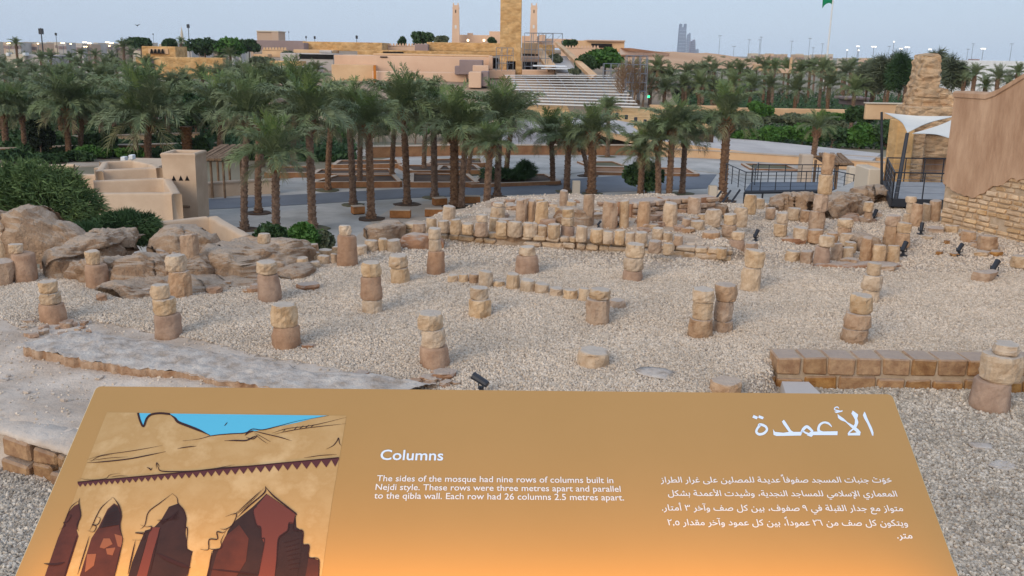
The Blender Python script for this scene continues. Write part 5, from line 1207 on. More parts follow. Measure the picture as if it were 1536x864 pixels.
build("sand_building", "flat sand-coloured building with a dark window band right of the minarets", "building", 900, 72, 230, [("main_block", 845, 937, 61, 78, 232, 10, m_sand), ("dark_window_band", 887, 918, 65.5, 71.5, 231.6, .2, m_dark), ("roof_edge", 880, 938, 60, 62.2, 231, 11, m_cream2), ("left_wing", 830, 862, 58.5, 72, 234, 6, m_pink)])
r_ = build("crenellated_wall", "pink crenellated wall below the sand-coloured building", "wall", 880, 82, 190, [("wall_face", 842, 900, 72, 92, 192, 1, m_pink)]); crenels(r_, 843, 899, 72.3, 192, 12, m_pink)
build("terrace_block", "dark-windowed terrace building just right of the square tower's foot", "building", 800, 105, 156, [
    ("upper_wall", 783, 808, 64, 81, 160, 6, m_sand), ("dark_band", 784, 802, 81, 84, 159.5, .2, m_dark), ("mid_wall", 783, 812, 84, 93.2, 159, 6, m_pink), ("dark_band", 784, 806, 93, 106, 158.5, .2, m_dark), ("low_wall", 783, 832, 105, 113, 150, 3, m_pink), ("ochre_front", 800, 832, 67, 85, 168, 5, m_ochre)])
face("ramp_wall", [(796, 66, 172), (808, 66, 172), (834, 98, 150), (822, 104, 148)], m_sand, "sloping sand wall descending left of the citadel stair", "wall", 1.5)
face("ramp_wall", [(832, 62, 182), (840, 64, 182), (896, 112, 140), (888, 116, 139)], m_sand, "sloping sand wall descending right of the citadel stair", "wall", 1.5)
face("citadel_path", [(826, 84, 172), (850, 84, 172), (868, 112, 140), (836, 112, 140)], m_palegrey, kind="structure")
build("white_platform", "thin white stage platform above the seating tiers", "stage", 815, 100, 142, [("stage_slab", 800, 850, 98.5, 100, 143, 6, m_white), ("stage_slab_lower", 812, 858, 102.5, 104, 141, 3, m_white)])
face("desert_ridge_wall", [(930, 72, 230), (946, 72, 230), (1005, 80, 260), (1000, 84, 258), (930, 82, 226)], m_pink, "low ruined wall on the sandy ridge", "wall", 2)

# sandy ridge and far town
hill("sandy_ridge", [[(925, 104, 180), (1020, 104, 190), (1080, 104, 200), (1140, 100, 230)], [(925, 90, 215), (1000, 92, 225), (1060, 93, 240), (1135, 94, 260)], [(930, 76, 260), (985, 77, 280), (1060, 80, 320), (1125, 88, 340)], [(930, 82, 300), (1000, 82, 340), (1060, 86, 380), (1125, 92, 400)]], m_desert, 0.25, 0.05, 6)
def far_tower(label, x0, x1, y0, m, d=4200, top=None):
    a = at_d(x0, 78, d); b = at_d(x1, 78, d); t = at_d((x0 + x1) / 2, y0, d); root = thing("skyscraper", (a.x, d, PL), label, "skyscraper"); w_ = b.x - a.x; mb = MB()
    th = 30
    if top: 
        mb.hexa([(a.x, d, PL), (b.x, d, PL), (b.x, d + th, PL), (a.x, d + th, PL)], [(a.x + w_ * .12, d, t.z - 6), (b.x - w_ * .02, d, t.z - 6), (b.x - w_ * .02, d + th, t.z - 6), (a.x + w_ * .12, d + th, t.z - 6)]); mb.build("tower_body", m, root)
        for k in (0, 1): mb = MB(); mb.box(a.x + w_ * (.14 + .58 * k), a.x + w_ * (.40 + .58 * k), d, d + th, t.z - 6, t.z + 8); mb.build("crown_fin", m, root)
    else: mb.hexa([(a.x, d, PL), (b.x, d, PL), (b.x, d + th, PL), (a.x, d + th, PL)], [(a.x + w_ * .1, d, t.z - 10), (b.x - w_ * .3, d, t.z), (b.x - w_ * .3, d + th, t.z), (a.x + w_ * .1, d + th, t.z - 10)]); mb.build("tower_body", m, root)
    H = t.z - PL
    for k in range(1, 9):
        z = PL + H * k / 9.5; mb = MB(); mb.box(a.x + w_ * .06, b.x - w_ * .12, d - 1.5, d - .2, z, z + 2.5); mb.build("floor_band", m_tower_far if m is m_tower_far2 else m_tower_far2, root)
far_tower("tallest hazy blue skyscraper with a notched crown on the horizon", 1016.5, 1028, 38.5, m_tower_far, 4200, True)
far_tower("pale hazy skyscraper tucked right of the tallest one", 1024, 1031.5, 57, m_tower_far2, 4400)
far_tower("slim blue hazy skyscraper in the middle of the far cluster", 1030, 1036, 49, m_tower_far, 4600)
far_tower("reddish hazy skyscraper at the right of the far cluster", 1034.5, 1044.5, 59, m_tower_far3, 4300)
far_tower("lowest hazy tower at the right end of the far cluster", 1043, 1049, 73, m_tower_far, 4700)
r = random.Random(41)
def town(x0, x1, yt, n, d0, d1, grp, lab, seed, ydel=0.0):
    r = random.Random(seed)
    for i in range(n):
        x = x0 + (x1 - x0) * (i + r.uniform(.1, .9)) / n; d = r.uniform(d0, d1); w_ = r.uniform(5, 13); h = r.uniform(1.5, 6.5); yy = yt + ydel * (x - x0) - h * .5
        p, q = at_d(x, yy, d), at_d(x + w_, yy, d); root = thing("far_house", (p.x, d, PL), lab, "house", grp); m = [m_cream, m_cream2, m_palegrey, m_pink][r.randrange(4)]
        mb = MB(); mb.bevbox((p.x + q.x) / 2, d + 5, (p.z + PL - 4) / 2, q.x - p.x, 10, p.z - PL + 4, 0, .1); mb.build("wall", m, root)
        mb = MB(); mb.bevbox((p.x + q.x) / 2, d + 5, p.z + .2, (q.x - p.x) * .98, 9.8, .5, 0, .1); mb.build("roof_parapet", m_cream, root)
        for k in range(max(1, int(w_ // 3.5))):
            xx = p.x + (q.x - p.x) * (k + .5) / max(1, int(w_ // 3.5)); mb = MB(); mb.box(xx - .7, xx + .7, d - .15, d - .02, p.z - 2.6, p.z - 1.2); mb.build("window", m_mauve, root)
town(-20, 200, 66, 26, 420, 560, "pale houses of the far town at left", "small pale flat-roofed house in the far town at the left horizon", 3, 0.012)
town(200, 400, 68, 12, 420, 560, "pale houses of the far town at left", "small pale flat-roofed house in the far town at the left horizon", 4, 0.012)
town(1120, 1250, 84, 12, 520, 700, "pale houses of the far town at right", "small pale house on the right horizon left of the flagpole", 5, 0.01)
town(1250, 1370, 90, 7, 560, 700, "pale houses of the far town at right", "small pale house on the right horizon left of the flagpole", 6, 0.01)
build("white_house", "white house with curved parapets among the left palms", "house", 40, 95, 210, [("front_wall", 9, 36, 81, 104, 210, 10, m_cream), ("side_wall", 36, 70, 83, 104, 211, 10, m_palegrey), ("corner_turret", 8, 13, 79, 84, 209.6, 1.5, m_white), ("corner_turret", 33, 38, 79, 84, 209.6, 1.5, m_white), ("corner_turret", 52, 57, 80, 84, 209.6, 1.5, m_white)])
build("ochre_monument", "square ochre stone block on a long wall above the left palms", "building", 240, 85, 170, [("upper_block", 212, 263, 69.5, 87, 171, 6, m_ochre), ("front_wall", 228, 334, 86, 118, 168, 2, m_ochre), ("left_pier", 203, 224, 86, 104, 167, 4, m_ochre), ("mauve_shade_strip", 224, 229, 88, 112, 167.6, .5, m_mauve), ("opening_panel", 222, 252, 73, 81, 170.8, .2, m_sand)])  # mauve strip paints the shade of the slot between pier and wall
for i in range(4):
    p = at_d(227 + i * 5.5, 77, 170.5); mb = MB(); mb.hexa([(p.x - .3, p.y, p.z - .4), (p.x + .3, p.y, p.z - .4), (p.x + .3, p.y + .2, p.z - .4), (p.x - .3, p.y + .2, p.z - .4)], [(p.x - .06, p.y, p.z + .4), (p.x + .06, p.y, p.z + .4), (p.x + .06, p.y + .2, p.z + .4), (p.x - .06, p.y + .2, p.z + .4)])
    root = [o for o in COL.objects if o.name.startswith("ochre_monument")][0]; o = mb.build("dark_opening", m_dark, root)
build("sand_kiosk", "small sand-coloured block among the right palms", "building", 1245, 108, 190, [("front_wall", 1232, 1257, 99, 114, 190, 6, m_sand), ("roof_edge", 1231, 1257.5, 98, 100, 189.7, 6.4, m_cream)])
build("sand_kiosk", "low pale roof among palms left of the sandy block", "building", 1150, 100, 195, [("front_wall", 1140, 1160, 96.5, 106, 195, 6, m_sand), ("low_wing", 1165, 1184, 103, 110, 180, 5, m_pink), ("mast_block", 1186.5, 1189.5, 86, 110, 185, .8, m_sand)])
build("white_hangar", "large white flat-roofed building behind the ruined tower at right", "building", 1480, 105, 240, [("white_wall", 1430, 1545, 91, 140, 250, 20, m_white), ("roof_unit", 1460, 1470, 88.5, 91.5, 251, 3, m_mauve)])
build("boundary_wall", "sand boundary wall behind the right hedges", "wall", 1150, 165, 128, [("wall_face", 1085, 1300, 163, 176, 122, .6, m_sand), ("raised_end", 1300, 1372, 156, 180, 110, .6, m_sand), ("left_wing", 975, 1090, 158, 168, 128, .6, m_sand), ("coping", 1300, 1372, 154.5, 156.4, 109.8, 1.0, m_cream)])
build("shaded_shed", "grey-brown shed roof between the right palms and ruined tower", "building", 1290, 150, 140, [("roof", 1268, 1306, 146, 150, 140, 5, m_mauve), ("wall", 1272, 1304, 150, 158, 141, 4, m_mauve)])
# flagpole with green flag
p0 = at_d(1240, 88, 300); p1 = at_d(1250.5, -40, 300); root = thing("flagpole", (p0.x, 300, PL), "very tall thin white flagpole with a green flag at right", "flagpole")
mb = MB(); mb.tube([(p0.x, 300, PL), (p0.x + .3, 300, p1.z)], .34, 8, .2); mb.build("pole", m_white, root)
mb = MB(); vs = []; q = at_d(1249, 2, 300)
for i in range(13):
    for j in range(9):
        u, v = i / 12, j / 8; x = p0.x + .3 - u * 2.9 - .2; z = q.z + 12 - v * 13.0 - u * (2.6) + (1.4 * math.sin(u * 3) if v > .9 else 0) + 1.2 * u * u; y = 300 + 0.5 * math.sin(u * 6 + v * 3)
        vs.append((x, y, z))
mb.add(vs, [(i * 9 + j, i * 9 + j + 1, (i + 1) * 9 + j + 1, (i + 1) * 9 + j) for i in range(12) for j in range(8)]); mb.build("flag", m_flag, root, smooth=True)
# masts and lamp posts on the horizon
def lamp_post(x, yt, d, label, grp, heads=1, r_=.35, m=m_lampglow2, pole=True, hs=.7):
    p = at_d(x, yt, d); root = thing("street_lamp", (p.x, d, PL), label, "street lamp", grp)
    mb = MB(); mb.tube([(p.x, d, PL), (p.x, d, p.z - .3)], .11, 5); mb.build("pole", m_lightmetal, root)
    for k in range(heads): mb = MB(); mb.bevbox(p.x + (k - (heads - 1) / 2) * hs * 1.5, d, p.z, hs, hs * .8, hs * .6, 0, hs * .15); mb.build("lamp_head", m, root)
for i, (x, y, h) in enumerate([(13, 65, 2), (57, 65.5, 1), (94, 64.5, 2), (106, 66, 1), (127, 63.5, 2), (134, 65, 2), (128, 70, 2), (161, 63.5, 2), (167, 64.5, 2), (164, 69, 1)]):
    lamp_post(x, y, 400, "%s glowing street lamp in the far town at left" % ORD[i], "glowing lamps of the far town at left", h, m=m_lampglow, hs=.6)
for i, (x, y, h) in enumerate([(1271, 75, 1), (1287, 69.5, 2), (1288, 75.5, 1), (1311, 70, 3), (1341, 62.5, 1), (1351.5, 73, 2), (1361, 71, 3), (1395, 74, 2), (1475, 73, 3)]):
    lamp_post(x, y, 420, "%s glowing lamp mast on the right horizon" % ORD[i], "glowing lamp masts on the right horizon", h, hs=.5)
for i, (x, y) in enumerate([(1080, 54), (1101, 70), (1124, 60), (1140, 60), (1188, 62), (1215, 58), (1220, 72), (1334, 70), (1452, 74), (1460, 66), (1518, 66), (1142, 56), (1234, 66)]):
    p = at_d(x, y, 460); root = thing("lamp_mast", (p.x, 460, PL), "%s thin unlit lamp mast on the right horizon" % ORD[i], "lamp mast", "unlit lamp masts on the horizon"); mb = MB(); mb.tube([(p.x, 460, PL), (p.x, 460, p.z)], .13, 4, .09); mb.build("pole", m_lightmetal, root); mb = MB(); mb.box(p.x - .8, p.x + .8, 459.9, 460.2, p.z, p.z + .2); mb.build("lamp_head", m_lightmetal, root)
for x, y0, w_, lab in [(61, 42, .55, "dark telecom mast with thick head at the left horizon"), (83.5, 49, .25, "thin mast with round top at the left horizon"), (282, 36, .35, "dark slender mast beside the white minaret at left"), (229.5, 50, .14, "thin needle mast above the ochre monument"), (459, 54, .2, "short mast with cross head above the mauve wall"), (472, 54, .25, "second short mast above the mauve wall"), (535, 53, .3, "small dark pylon above the ochre gallery"), (433, 47, .12, "needle mast right of the cube building")]:
    d = 330; p = at_d(x, y0, d); root = thing("radio_mast", (p.x, d, PL), lab, "mast"); mb = MB(); mb.tube([(p.x, d, PL), (p.x, d, p.z)], w_ * .55, 6, w_ * .3); mb.build("pole", m_deckmetal, root)
    mb = MB(); mb.bevbox(p.x, d, p.z - w_ * 2, w_ * 2.4, w_ * 2, w_ * 3.5, 0, .05); mb.build("mast_head", m_deckmetal, root)
p = at_d(272, 40, 420); root = thing("white_minaret", (p.x, 420, PL), "small distant white minaret with pointed top at left", "minaret"); mb = MB(); mb.tube([(p.x, 420, PL), (p.x, 420, p.z - 3)], .8, 8, .6); mb.build("shaft", m_cream, root); mb = MB(); mb.tube([(p.x, 420, p.z - 6), (p.x, 420, p.z - 5.4)], 1.1, 8); mb.build("balcony", m_cream, root); mb = MB(); mb.tube([(p.x, 420, p.z - 3), (p.x, 420, p.z)], .6, 8, .03); mb.build("spire", m_cream, root)
p = at_d(973, 145, 126); root = thing("signal_light", p, "small green glowing light at the foot of the lighting scaffold", "light"); mb = MB(); mb.bevbox(p.x, p.y, p.z, .3, .2, .3, 0, .05); mb.build("lens", m_greenlight, root); mb = MB(); mb.tube([(p.x, p.y + .2, PL), (p.x, p.y + .2, p.z)], .05, 4); mb.build("pole", m_deckmetal, root)
p = at_d(562, 110, 146); q = at_d(562, 98, 146); mb = MB(); mb.box(p.x - .18, p.x + .18, 146, 146.3, p.z - 2, q.z); tag(mb.build("marker_post", mat("orange_marker", (196, 120, 50))), "thin orange upright post before the pink wall", "post")
# small bird in the sky
p = at_d(206, 38, 120); mb = MB(); mb.add([(p.x - .4, 120, p.z + .15), (p.x, 120.1, p.z), (p.x, 119.8, p.z + .02), (p.x + .4, 120, p.z + .17), (p.x, 120, p.z - .1)], [(0, 1, 2), (2, 1, 3), (0, 2, 4), (2, 3, 4), (0, 4, 1), (1, 4, 3)]); tag(mb.build("bird", m_dark), "tiny dark bird flying above the left palms", "bird")

# ------------------------------------------------------------------ palms
def frond_mesh(name, e0, e1, m, n=36, ll=0.25, seed=0, w_=0.0125, curl=1.0):
    """one feather leaf of length 1 along +X: arching rib and two rows of leaflets"""
    r = random.Random(seed); mb = MB(); pts = []; x = z = 0.0; K = 14
    for i in range(K + 1):
        pts.append(Vector((x, 0, z))); e = math.radians(e0 + (e1 - e0) * (i / K) ** curl); x += math.cos(e) / K; z += math.sin(e) / K
    mb.tube([pts[0], pts[4], pts[8], pts[12], pts[14]], 0.011, 3, 0.003)
    def at(t): q = t * K; a = min(int(q), K - 1); return pts[a].lerp(pts[a + 1], q - a), (pts[a + 1] - pts[a]).normalized()
    for s in (-1, 1):
        for i in range(n):
            t = 0.16 + 0.84 * (i + r.uniform(-.3, .3)) / n; t = min(.995, max(.12, t)); p, d = at(t); up = Vector((-d.z, 0, d.x))
            L_ = ll * (0.45 + 1.0 * math.sin(math.pi * min(1, t * .9 + .08)) ** .7) * r.uniform(.8, 1.1)
            a = math.radians(r.uniform(38, 58) - 22 * t); v = d * math.cos(a) + Vector((0, s, 0)) * math.sin(a) + up * r.uniform(0.0, 0.45); v.normalize()
            mid = p + v * L_ * .55; tip = p + v * L_ - Vector((0, 0, L_ * r.uniform(.12, .42)))
            wv = d * w_
            mb.add([p - wv * .6, p + wv * .6, mid + wv, mid - wv, tip], [(0, 1, 2, 3), (3, 2, 4)])
    me = bpy.data.meshes.new(name); me.from_pydata(mb.v, [], mb.f); me.materials.append(m); me.update(); return me
FR = {"up": [frond_mesh("frond_up", 84, 48, m_frond2, seed=i, curl=1.3) for i in range(2)],
      "mid": [frond_mesh("frond_mid", 70, 2, m_frond, seed=5 + i) for i in range(3)],
      "out": [frond_mesh("frond_out", 46, -52, m_frond, seed=9 + i) for i in range(3)],
      "low": [frond_mesh("frond_low", 8, -78, m_fronddry, seed=13 + i, n=22) for i in range(2)]}
def frond_plan(seed, full=1.0):
    r = random.Random(seed); L_ = []
    for kind, n, lo, hi in (("up", 7, .8, 1.0), ("mid", 13, .88, 1.12), ("out", 13, .82, 1.1), ("low", 8, .6, .88)):
        nn = int(round(n * full)); ph = r.uniform(0, 6.28)
        for k in range(nn): L_.append((kind, r.randrange(len(FR[kind])), ph + 2.4 * k + r.uniform(-.25, .25), r.uniform(-.12, .12), r.uniform(lo, hi)))
    return L_
def trunk_mesh(name, h, r0, r1, lean, seed, m=m_trunk, scale_h=0.16):
    """tapered trunk built of overlapping leaf-base collars"""
    mb = MB(); n = max(6, int(h / scale_h)); seg = 9; vs = []
    for i in range(n):
        for q, (dz, k) in enumerate(((0.0, 1.0), (0.92, 1.20))):
            t = (i + dz) / n; r = (r0 + (r1 - r0) * t) * k * (1.35 - 1.2 * t if t < .08 else 1.0) * (1 + 0.12 * (t > .9))
            for s in range(seg):
                a = 2 * math.pi * (s + 0.5 * (i % 2)) / seg; w_ = 1 + (0.10 if (s + i) % 2 else -.06) * q + 0.05 * noise.noise(Vector((i, s, seed)))
                bend = lean * t ** 1.6
                vs.append((bend + r * w_ * math.cos(a), r * w_ * math.sin(a), h * t + (0.03 * ((s % 2) * 2 - 1) if q else 0)))
    R_ = 2 * n
    mb.add(vs, [(i * seg + s, i * seg + (s + 1) % seg, (i + 1) * seg + (s + 1) % seg, (i + 1) * seg + s) for i in range(R_ - 1) for s in range(seg)] + [tuple((R_ - 1) * seg + s for s in range(seg))])
    me = bpy.data.meshes.new(name); me.from_pydata(mb.v, [], mb.f); me.materials.append(m); me.update(); return me
def child(name, me, root, loc=(0, 0, 0), rot=(0, 0, 0), sc=1.0):
    o = bpy.data.objects.new(name, me); COL.objects.link(o); o.parent = root; o.location = loc; o.rotation_euler = rot; o.scale = (sc, sc, sc); return o
def boots_mesh(seed, r=0.34, h=0.9):
    mb = MB(); rr = random.Random(seed)
    for k in range(34):
        a = 2.4 * k; z = h * (k / 34 - .75); v = Vector((math.cos(a), math.sin(a), .9)); p = Vector((math.cos(a) * r * .6, math.sin(a) * r * .6, z))
        mb.tube([p, p + v * (.22 + .1 * rr.random())], .075, 4, .03)
    me = bpy.data.meshes.new("boots"); me.from_pydata(mb.v, [], mb.f); me.materials.append(m_boot); me.update(); return me
BOOTS = [boots_mesh(1), boots_mesh(2)]
def palm(label, bx_, by_, cx_, cy_, rpx, group, base_z=PL, full=1.0, tr=None):
    SEED[0] += 1; sd = SEED[0]; p = at_z(bx_, by_, base_z); dp = depth(p); hz = z_vert(p.x, p.y, cy_ - (7 if rpx > 50 else -2)); c = at_d(cx_, cy_, p.y); c.z = hz; h = max(1.0, hz - base_z)
    R_ = rpx * dp / FPX; lean = c.x - p.x; root = thing("date_palm", (p.x, p.y, base_z), label, "palm tree", group)
    r0 = tr * dp / FPX / 2 if tr else 0.21
    child("trunk", trunk_mesh("trunk", h, r0 * 1.02, r0 * .88, lean, sd), root)
    child("leaf_bases", BOOTS[sd % 2], root, (lean, 0, h), (0, 0, sd), max(.6, r0 / .24))
    L_ = R_ * (1.14 + .12 * math.sin(sd * 2.3)); full *= .86 + .2 * abs(math.sin(sd * 1.7))
    for kind, i, az, tl, s in frond_plan(sd, full): child("frond", FR[kind][i], root, (lean, 0, h + .05), (random.Random(sd + az).uniform(-.15, .15), tl, az), L_ * s)
    return root
PG = "tall date palms of the plaza grove"
for a in [
    ("date palm leftmost of the roadside trunks, standing right of the pink yard wall", 367, 345, 372, 185, 62, 9.5),
    ("low-crowned date palm with drooping fronds in front of the left roadside trunks", 415, 362, 414, 250, 66, 11),
    ("thick-trunked tall date palm third from left in the grove's front row", 469, 343, 464, 192, 68, 11),
    ("date palm with grey trunk between the two left roadside palms", 388, 320, 390, 180, 52, 9),
    ("thin date palm behind the thick-trunked one at the far side of the road", 492, 286, 497, 190, 52, 8),
    ("date palm with trunk ending at the end-on rusted bench", 530, 308, 524, 185, 54, 9),
    ("date palm with dark straight trunk right of the end-on rusted bench", 557, 329, 553, 200, 58, 10.5),
    ("slim date palm just behind the end-on bench palm", 540, 280, 541, 185, 42, 7.5),
    ("slim date palm between two tall palms at the far side of the road", 588, 270, 592, 185, 46, 7),
    ("tallest-crowned date palm standing above the pink museum wall", 611, 307, 605, 178, 66, 9.5),
    ("slim date palm right of the tallest-crowned one beyond the road", 636, 256, 640, 165, 48, 6.5),
    ("date palm behind the slanting rusted bench", 652, 297, 650, 185, 52, 9),
    ("pale-trunked date palm, left of the touching pair", 682, 311, 681, 205, 62, 12),
    ("dark-trunked date palm, right of the touching pair", 692, 312, 700, 200, 48, 8.5),
    ("small-crowned date palm standing at the drum row near the middle", 730, 322, 735, 222, 46, 10),
    ("date palm right of the drum row palm, crown against the square tower's left", 746, 296, 750, 195, 58, 9),
    ("slim date palm behind the oleander hedge", 759, 272, 768, 185, 46, 7),
    ("slim date palm left of the oleander hedge beyond the road", 703, 262, 712, 195, 40, 6.5),
    ("date palm with dark trunk at the right end of the oleander hedge", 829, 277, 827, 206, 42, 7.5),
    ("date palm with stout trunk right of the oleander hedge", 850, 288, 853, 214, 44, 9),
    ("date palm with thick trunk before the dark underpass", 887, 291, 889, 202, 46, 12),
    ("slim date palm half hidden behind the thick trunk by the underpass", 881, 264, 872, 216, 30, 7),
    ("lone thin tall palm with small tuft before the seating tiers", 911, 236, 913, 164, 24, 5.5),
    ("date palm leftmost of the four by the round shrub", 960, 301, 964, 232, 38, 9),
    ("date palm second of the four by the round shrub", 987, 304, 986, 214, 40, 8.5),
    ("tallest date palm of the four by the round shrub", 1003, 304, 1008, 204, 52, 9),
    ("date palm rightmost of the four by the round shrub", 1023, 291, 1028, 208, 46, 8),
    ("big date palm right of the steel ramp's stairs", 1083, 302, 1090, 190, 56, 12),
]:
    palm(a[0], a[1], a[2], a[3], a[4], a[5], PG, tr=a[6])
palm("low palm with thin dull crown before the green hedges at right", 1219, 246, 1226, 194, 34, PG, full=.6, tr=8)
LG = "date palms of the left grove"
for a in [
    ("big date palm at the left grove's front, wide crown right of centre", 222, 240, 224, 192, 74, 10),
    ("date palm trunk just left of the wide-crowned left grove palm", 206, 240, 200, 182, 44, 7),
    ("date palm at the left grove's front with upright tuft and two trunks near", 104, 236, 100, 174, 54, 8),
    ("date palm right next to the upright-tufted one", 121, 234, 124, 176, 46, 7),
    ("date palm at the far left edge of the photo, front of the grove", 10, 232, 6, 164, 46, 8.5),
    ("second date palm from the left edge, front of the grove", 38, 232, 34, 172, 42, 7),
    ("date palm with bent crown left of the tapering adobe tower", 330, 238, 334, 180, 58, 8),
    ("date palm crown rising over the log pergola", 392, 250, 386, 160, 56, 8),
    ("tall date palm at the grove's right end under the pink wall", 440, 246, 444, 160, 56, 8),
]:
    palm(a[0], a[1], a[2], a[3], a[4], a[5], LG, tr=a[6])
p = at_z(282, 236, PL); root = thing("palm_stump", p, "headless palm stump behind the tapering adobe tower", "palm stump"); child("trunk", trunk_mesh("trunk", z_vert(p.x, p.y, 190) - PL, .36, .44, 0, 5, m_boot), root)

for i, o in enumerate([o for o in list(COL.objects) if o.name.startswith("date_palm") and o.get("group") == PG]):
    mb = MB(); x, y = o.location.x, o.location.y; r_ = .75 + .2 * ((i * 37) % 5) / 5
    mb.add([(x + r_ * math.cos(k * .628) * (1 + .15 * math.sin(k * 2.1 + i)), y + r_ * math.sin(k * .628), PL + .062) for k in range(10)] + [(x + r_ * math.cos(k * .628), y + r_ * math.sin(k * .628), PL - .1) for k in range(10)], [tuple(range(10))] + [(k, 10 + k, 10 + (k + 1) % 10, (k + 1) % 10) for k in range(10)]); tag(mb.build("tree_pit", m_soilgreen if i % 3 else m_soil_shade), kind="structure")
# farther palms: crown joined into one mesh, shared between copies
def far_crown(seed, m1, m2, dens=1.0):
    me = bpy.data.meshes.new("far_crown"); V = []; F_ = []; MI = []
    for kind, i, az, tl, s in frond_plan(seed, dens):
        src = FR[kind][i]; R3 = Matrix.Rotation(az, 4, 'Z') @ Matrix.Rotation(tl, 4, 'Y'); b = len(V)
        V += [tuple(R3 @ (v.co * s)) for v in src.vertices]
        for q in src.polygons: F_.append(tuple(k + b for k in q.vertices)); MI.append(1 if kind == "low" else 0)
    me.from_pydata(V, [], F_); me.materials.append(m1); me.materials.append(m2); me.polygons.foreach_set("material_index", MI); me.update(); return me
FC = [far_crown(901 + i, m_frond, m_fronddry, .68) for i in range(4)]
FT = [trunk_mesh("trunk", 1.0, .03, .027, 0, 5 + i, scale_h=.04) for i in range(2)]
def far_palm(label, x, y, rpx, d, group, zb=PL):
    SEED[0] += 1; c = at_d(x, y + .42 * rpx, d); root = thing("date_palm", (c.x, d, zb), label, "palm tree", group); h = c.z - zb; R_ = rpx * depth(c) / FPX
    t = child("trunk", FT[SEED[0] % 2], root); t.scale = (8, 8, h)
    child("crown", FC[SEED[0] % 4], root, (0, 0, h), (0, 0, SEED[0] * 1.7), R_ * 1.1)
r = random.Random(5)
RG = "row of date palms across the right background"
for i, (x, y, s) in enumerate([(958, 128, 20), (976, 122, 21), (997, 126, 27), (1025, 122, 25), (1050, 120, 25), (1074, 127, 25), (1099, 118, 26), (1126, 124, 28), (1154, 121, 25), (1194, 127, 30), (1244, 121, 28), (1282, 127, 27), (1310, 118, 24)]):
    far_palm("%s palm of the front row across the right background" % ORD[i], x, y, s, 132 + r.uniform(-4, 4), RG)
for i in range(26):
    x = 940 + 17 * i + r.uniform(-6, 6); far_palm("palm crown packed behind the front row in the right background", x, 100 + 0.004 * (x - 940) + r.uniform(-4, 9), r.uniform(17, 23), r.uniform(150, 200), "packed palms in the right background")
for i in range(16):
    x = 1060 + 20 * i + r.uniform(-6, 6); far_palm("small far palm crown near the right horizon", x, 91 + 0.008 * (x - 1060) + r.uniform(-2, 3), r.uniform(9, 13), r.uniform(240, 300), "small far palms near the right horizon")
for i, (x, y, s) in enumerate([(1462, 106, 20), (1497, 110, 22), (1527, 104, 18), (1512, 118, 18), (1478, 124, 18), (1446, 116, 16)]):
    far_palm("%s palm before the white building at far right" % ORD[i], x, y, s, 120 + i, "palms before the white building at far right")
far_palm("palm standing alone against the sky at the left horizon", 24, 62, 12, 210, "palms against the sky at left")
far_palm("palm against the sky above the ochre monument", 185, 66, 15, 190, "palms against the sky at left")
far_palm("slim palm right of the ochre monument's block", 271, 60, 9, 200, "palms against the sky at left")
for row_, (n, x0, x1, ya, yb, s0, s1, d0, d1, nm) in enumerate([(22, -20, 470, 78, 88, 12, 17, 190, 250, "far"), (24, -20, 480, 92, 104, 16, 22, 140, 180, "middle"), (22, -20, 470, 108, 124, 24, 32, 112, 132, "near"), (13, -10, 350, 134, 152, 30, 40, 96, 108, "front")]):
    for i in range(n):
        x = x0 + (x1 - x0) * (i + r.uniform(.2, .8)) / n
        if row_ < 2 and 200 < x < 335 and r.random() < .65: continue
        if row_ == 0 and x > 370: continue
        y = r.uniform(ya, yb) + (6 if x > 380 and row_ < 3 else 0)
        far_palm("date palm crown in the %s rows of the left grove" % nm, x, y, r.uniform(s0, s1), r.uniform(d0, d1), "palms in the %s rows of the left grove" % nm)

# ------------------------------------------------------------------ broad-leaved bushes and trees
def leaf_cloud(mb, c, rad, n, s, seed, lobes=9, up=0.0, strand=0.0, hollow=.55):
    r = np.random.default_rng(seed); L_ = []
    for k in range(lobes):
        v = r.normal(size=3); v /= np.linalg.norm(v); v[2] = abs(v[2]) * .9 if r.random() < .8 else v[2] * .4
        L_.append((v * r.uniform(.35, .72), r.uniform(.32, .55)))
    for k in range(n):
        lv, lr = L_[int(r.integers(lobes))]; v = r.normal(size=3); v /= np.linalg.norm(v); q = lv + v * lr * (hollow + (1 - hollow) * r.random()) 
        p = Vector((c[0] + q[0] * rad[0], c[1] + q[1] * rad[1], c[2] + q[2] * rad[2]))
        if p.z < c[2] - rad[2] * .85: continue
        a = Vector(r.normal(size=3)).normalized(); sz = s * r.uniform(.6, 1.4)
        if strand:
            o_ = Vector((q[0], q[1], abs(q[2]) + .3)).normalized(); a = (o_ + Vector(r.normal(size=3)) * .55).normalized(); b = a.orthogonal().normalized() * sz * .16; e = p + a * sz * strand - Vector((0, 0, sz * strand * .25))
            mb.add([p - b, p + b, e], [(0, 1, 2)])
        else:
            b = a.orthogonal().normalized(); c2 = a.cross(b); mb.add([p + b * sz * .6, p + c2 * sz, p - b * sz * .6, p - c2 * sz], [(0, 1, 2, 3)])
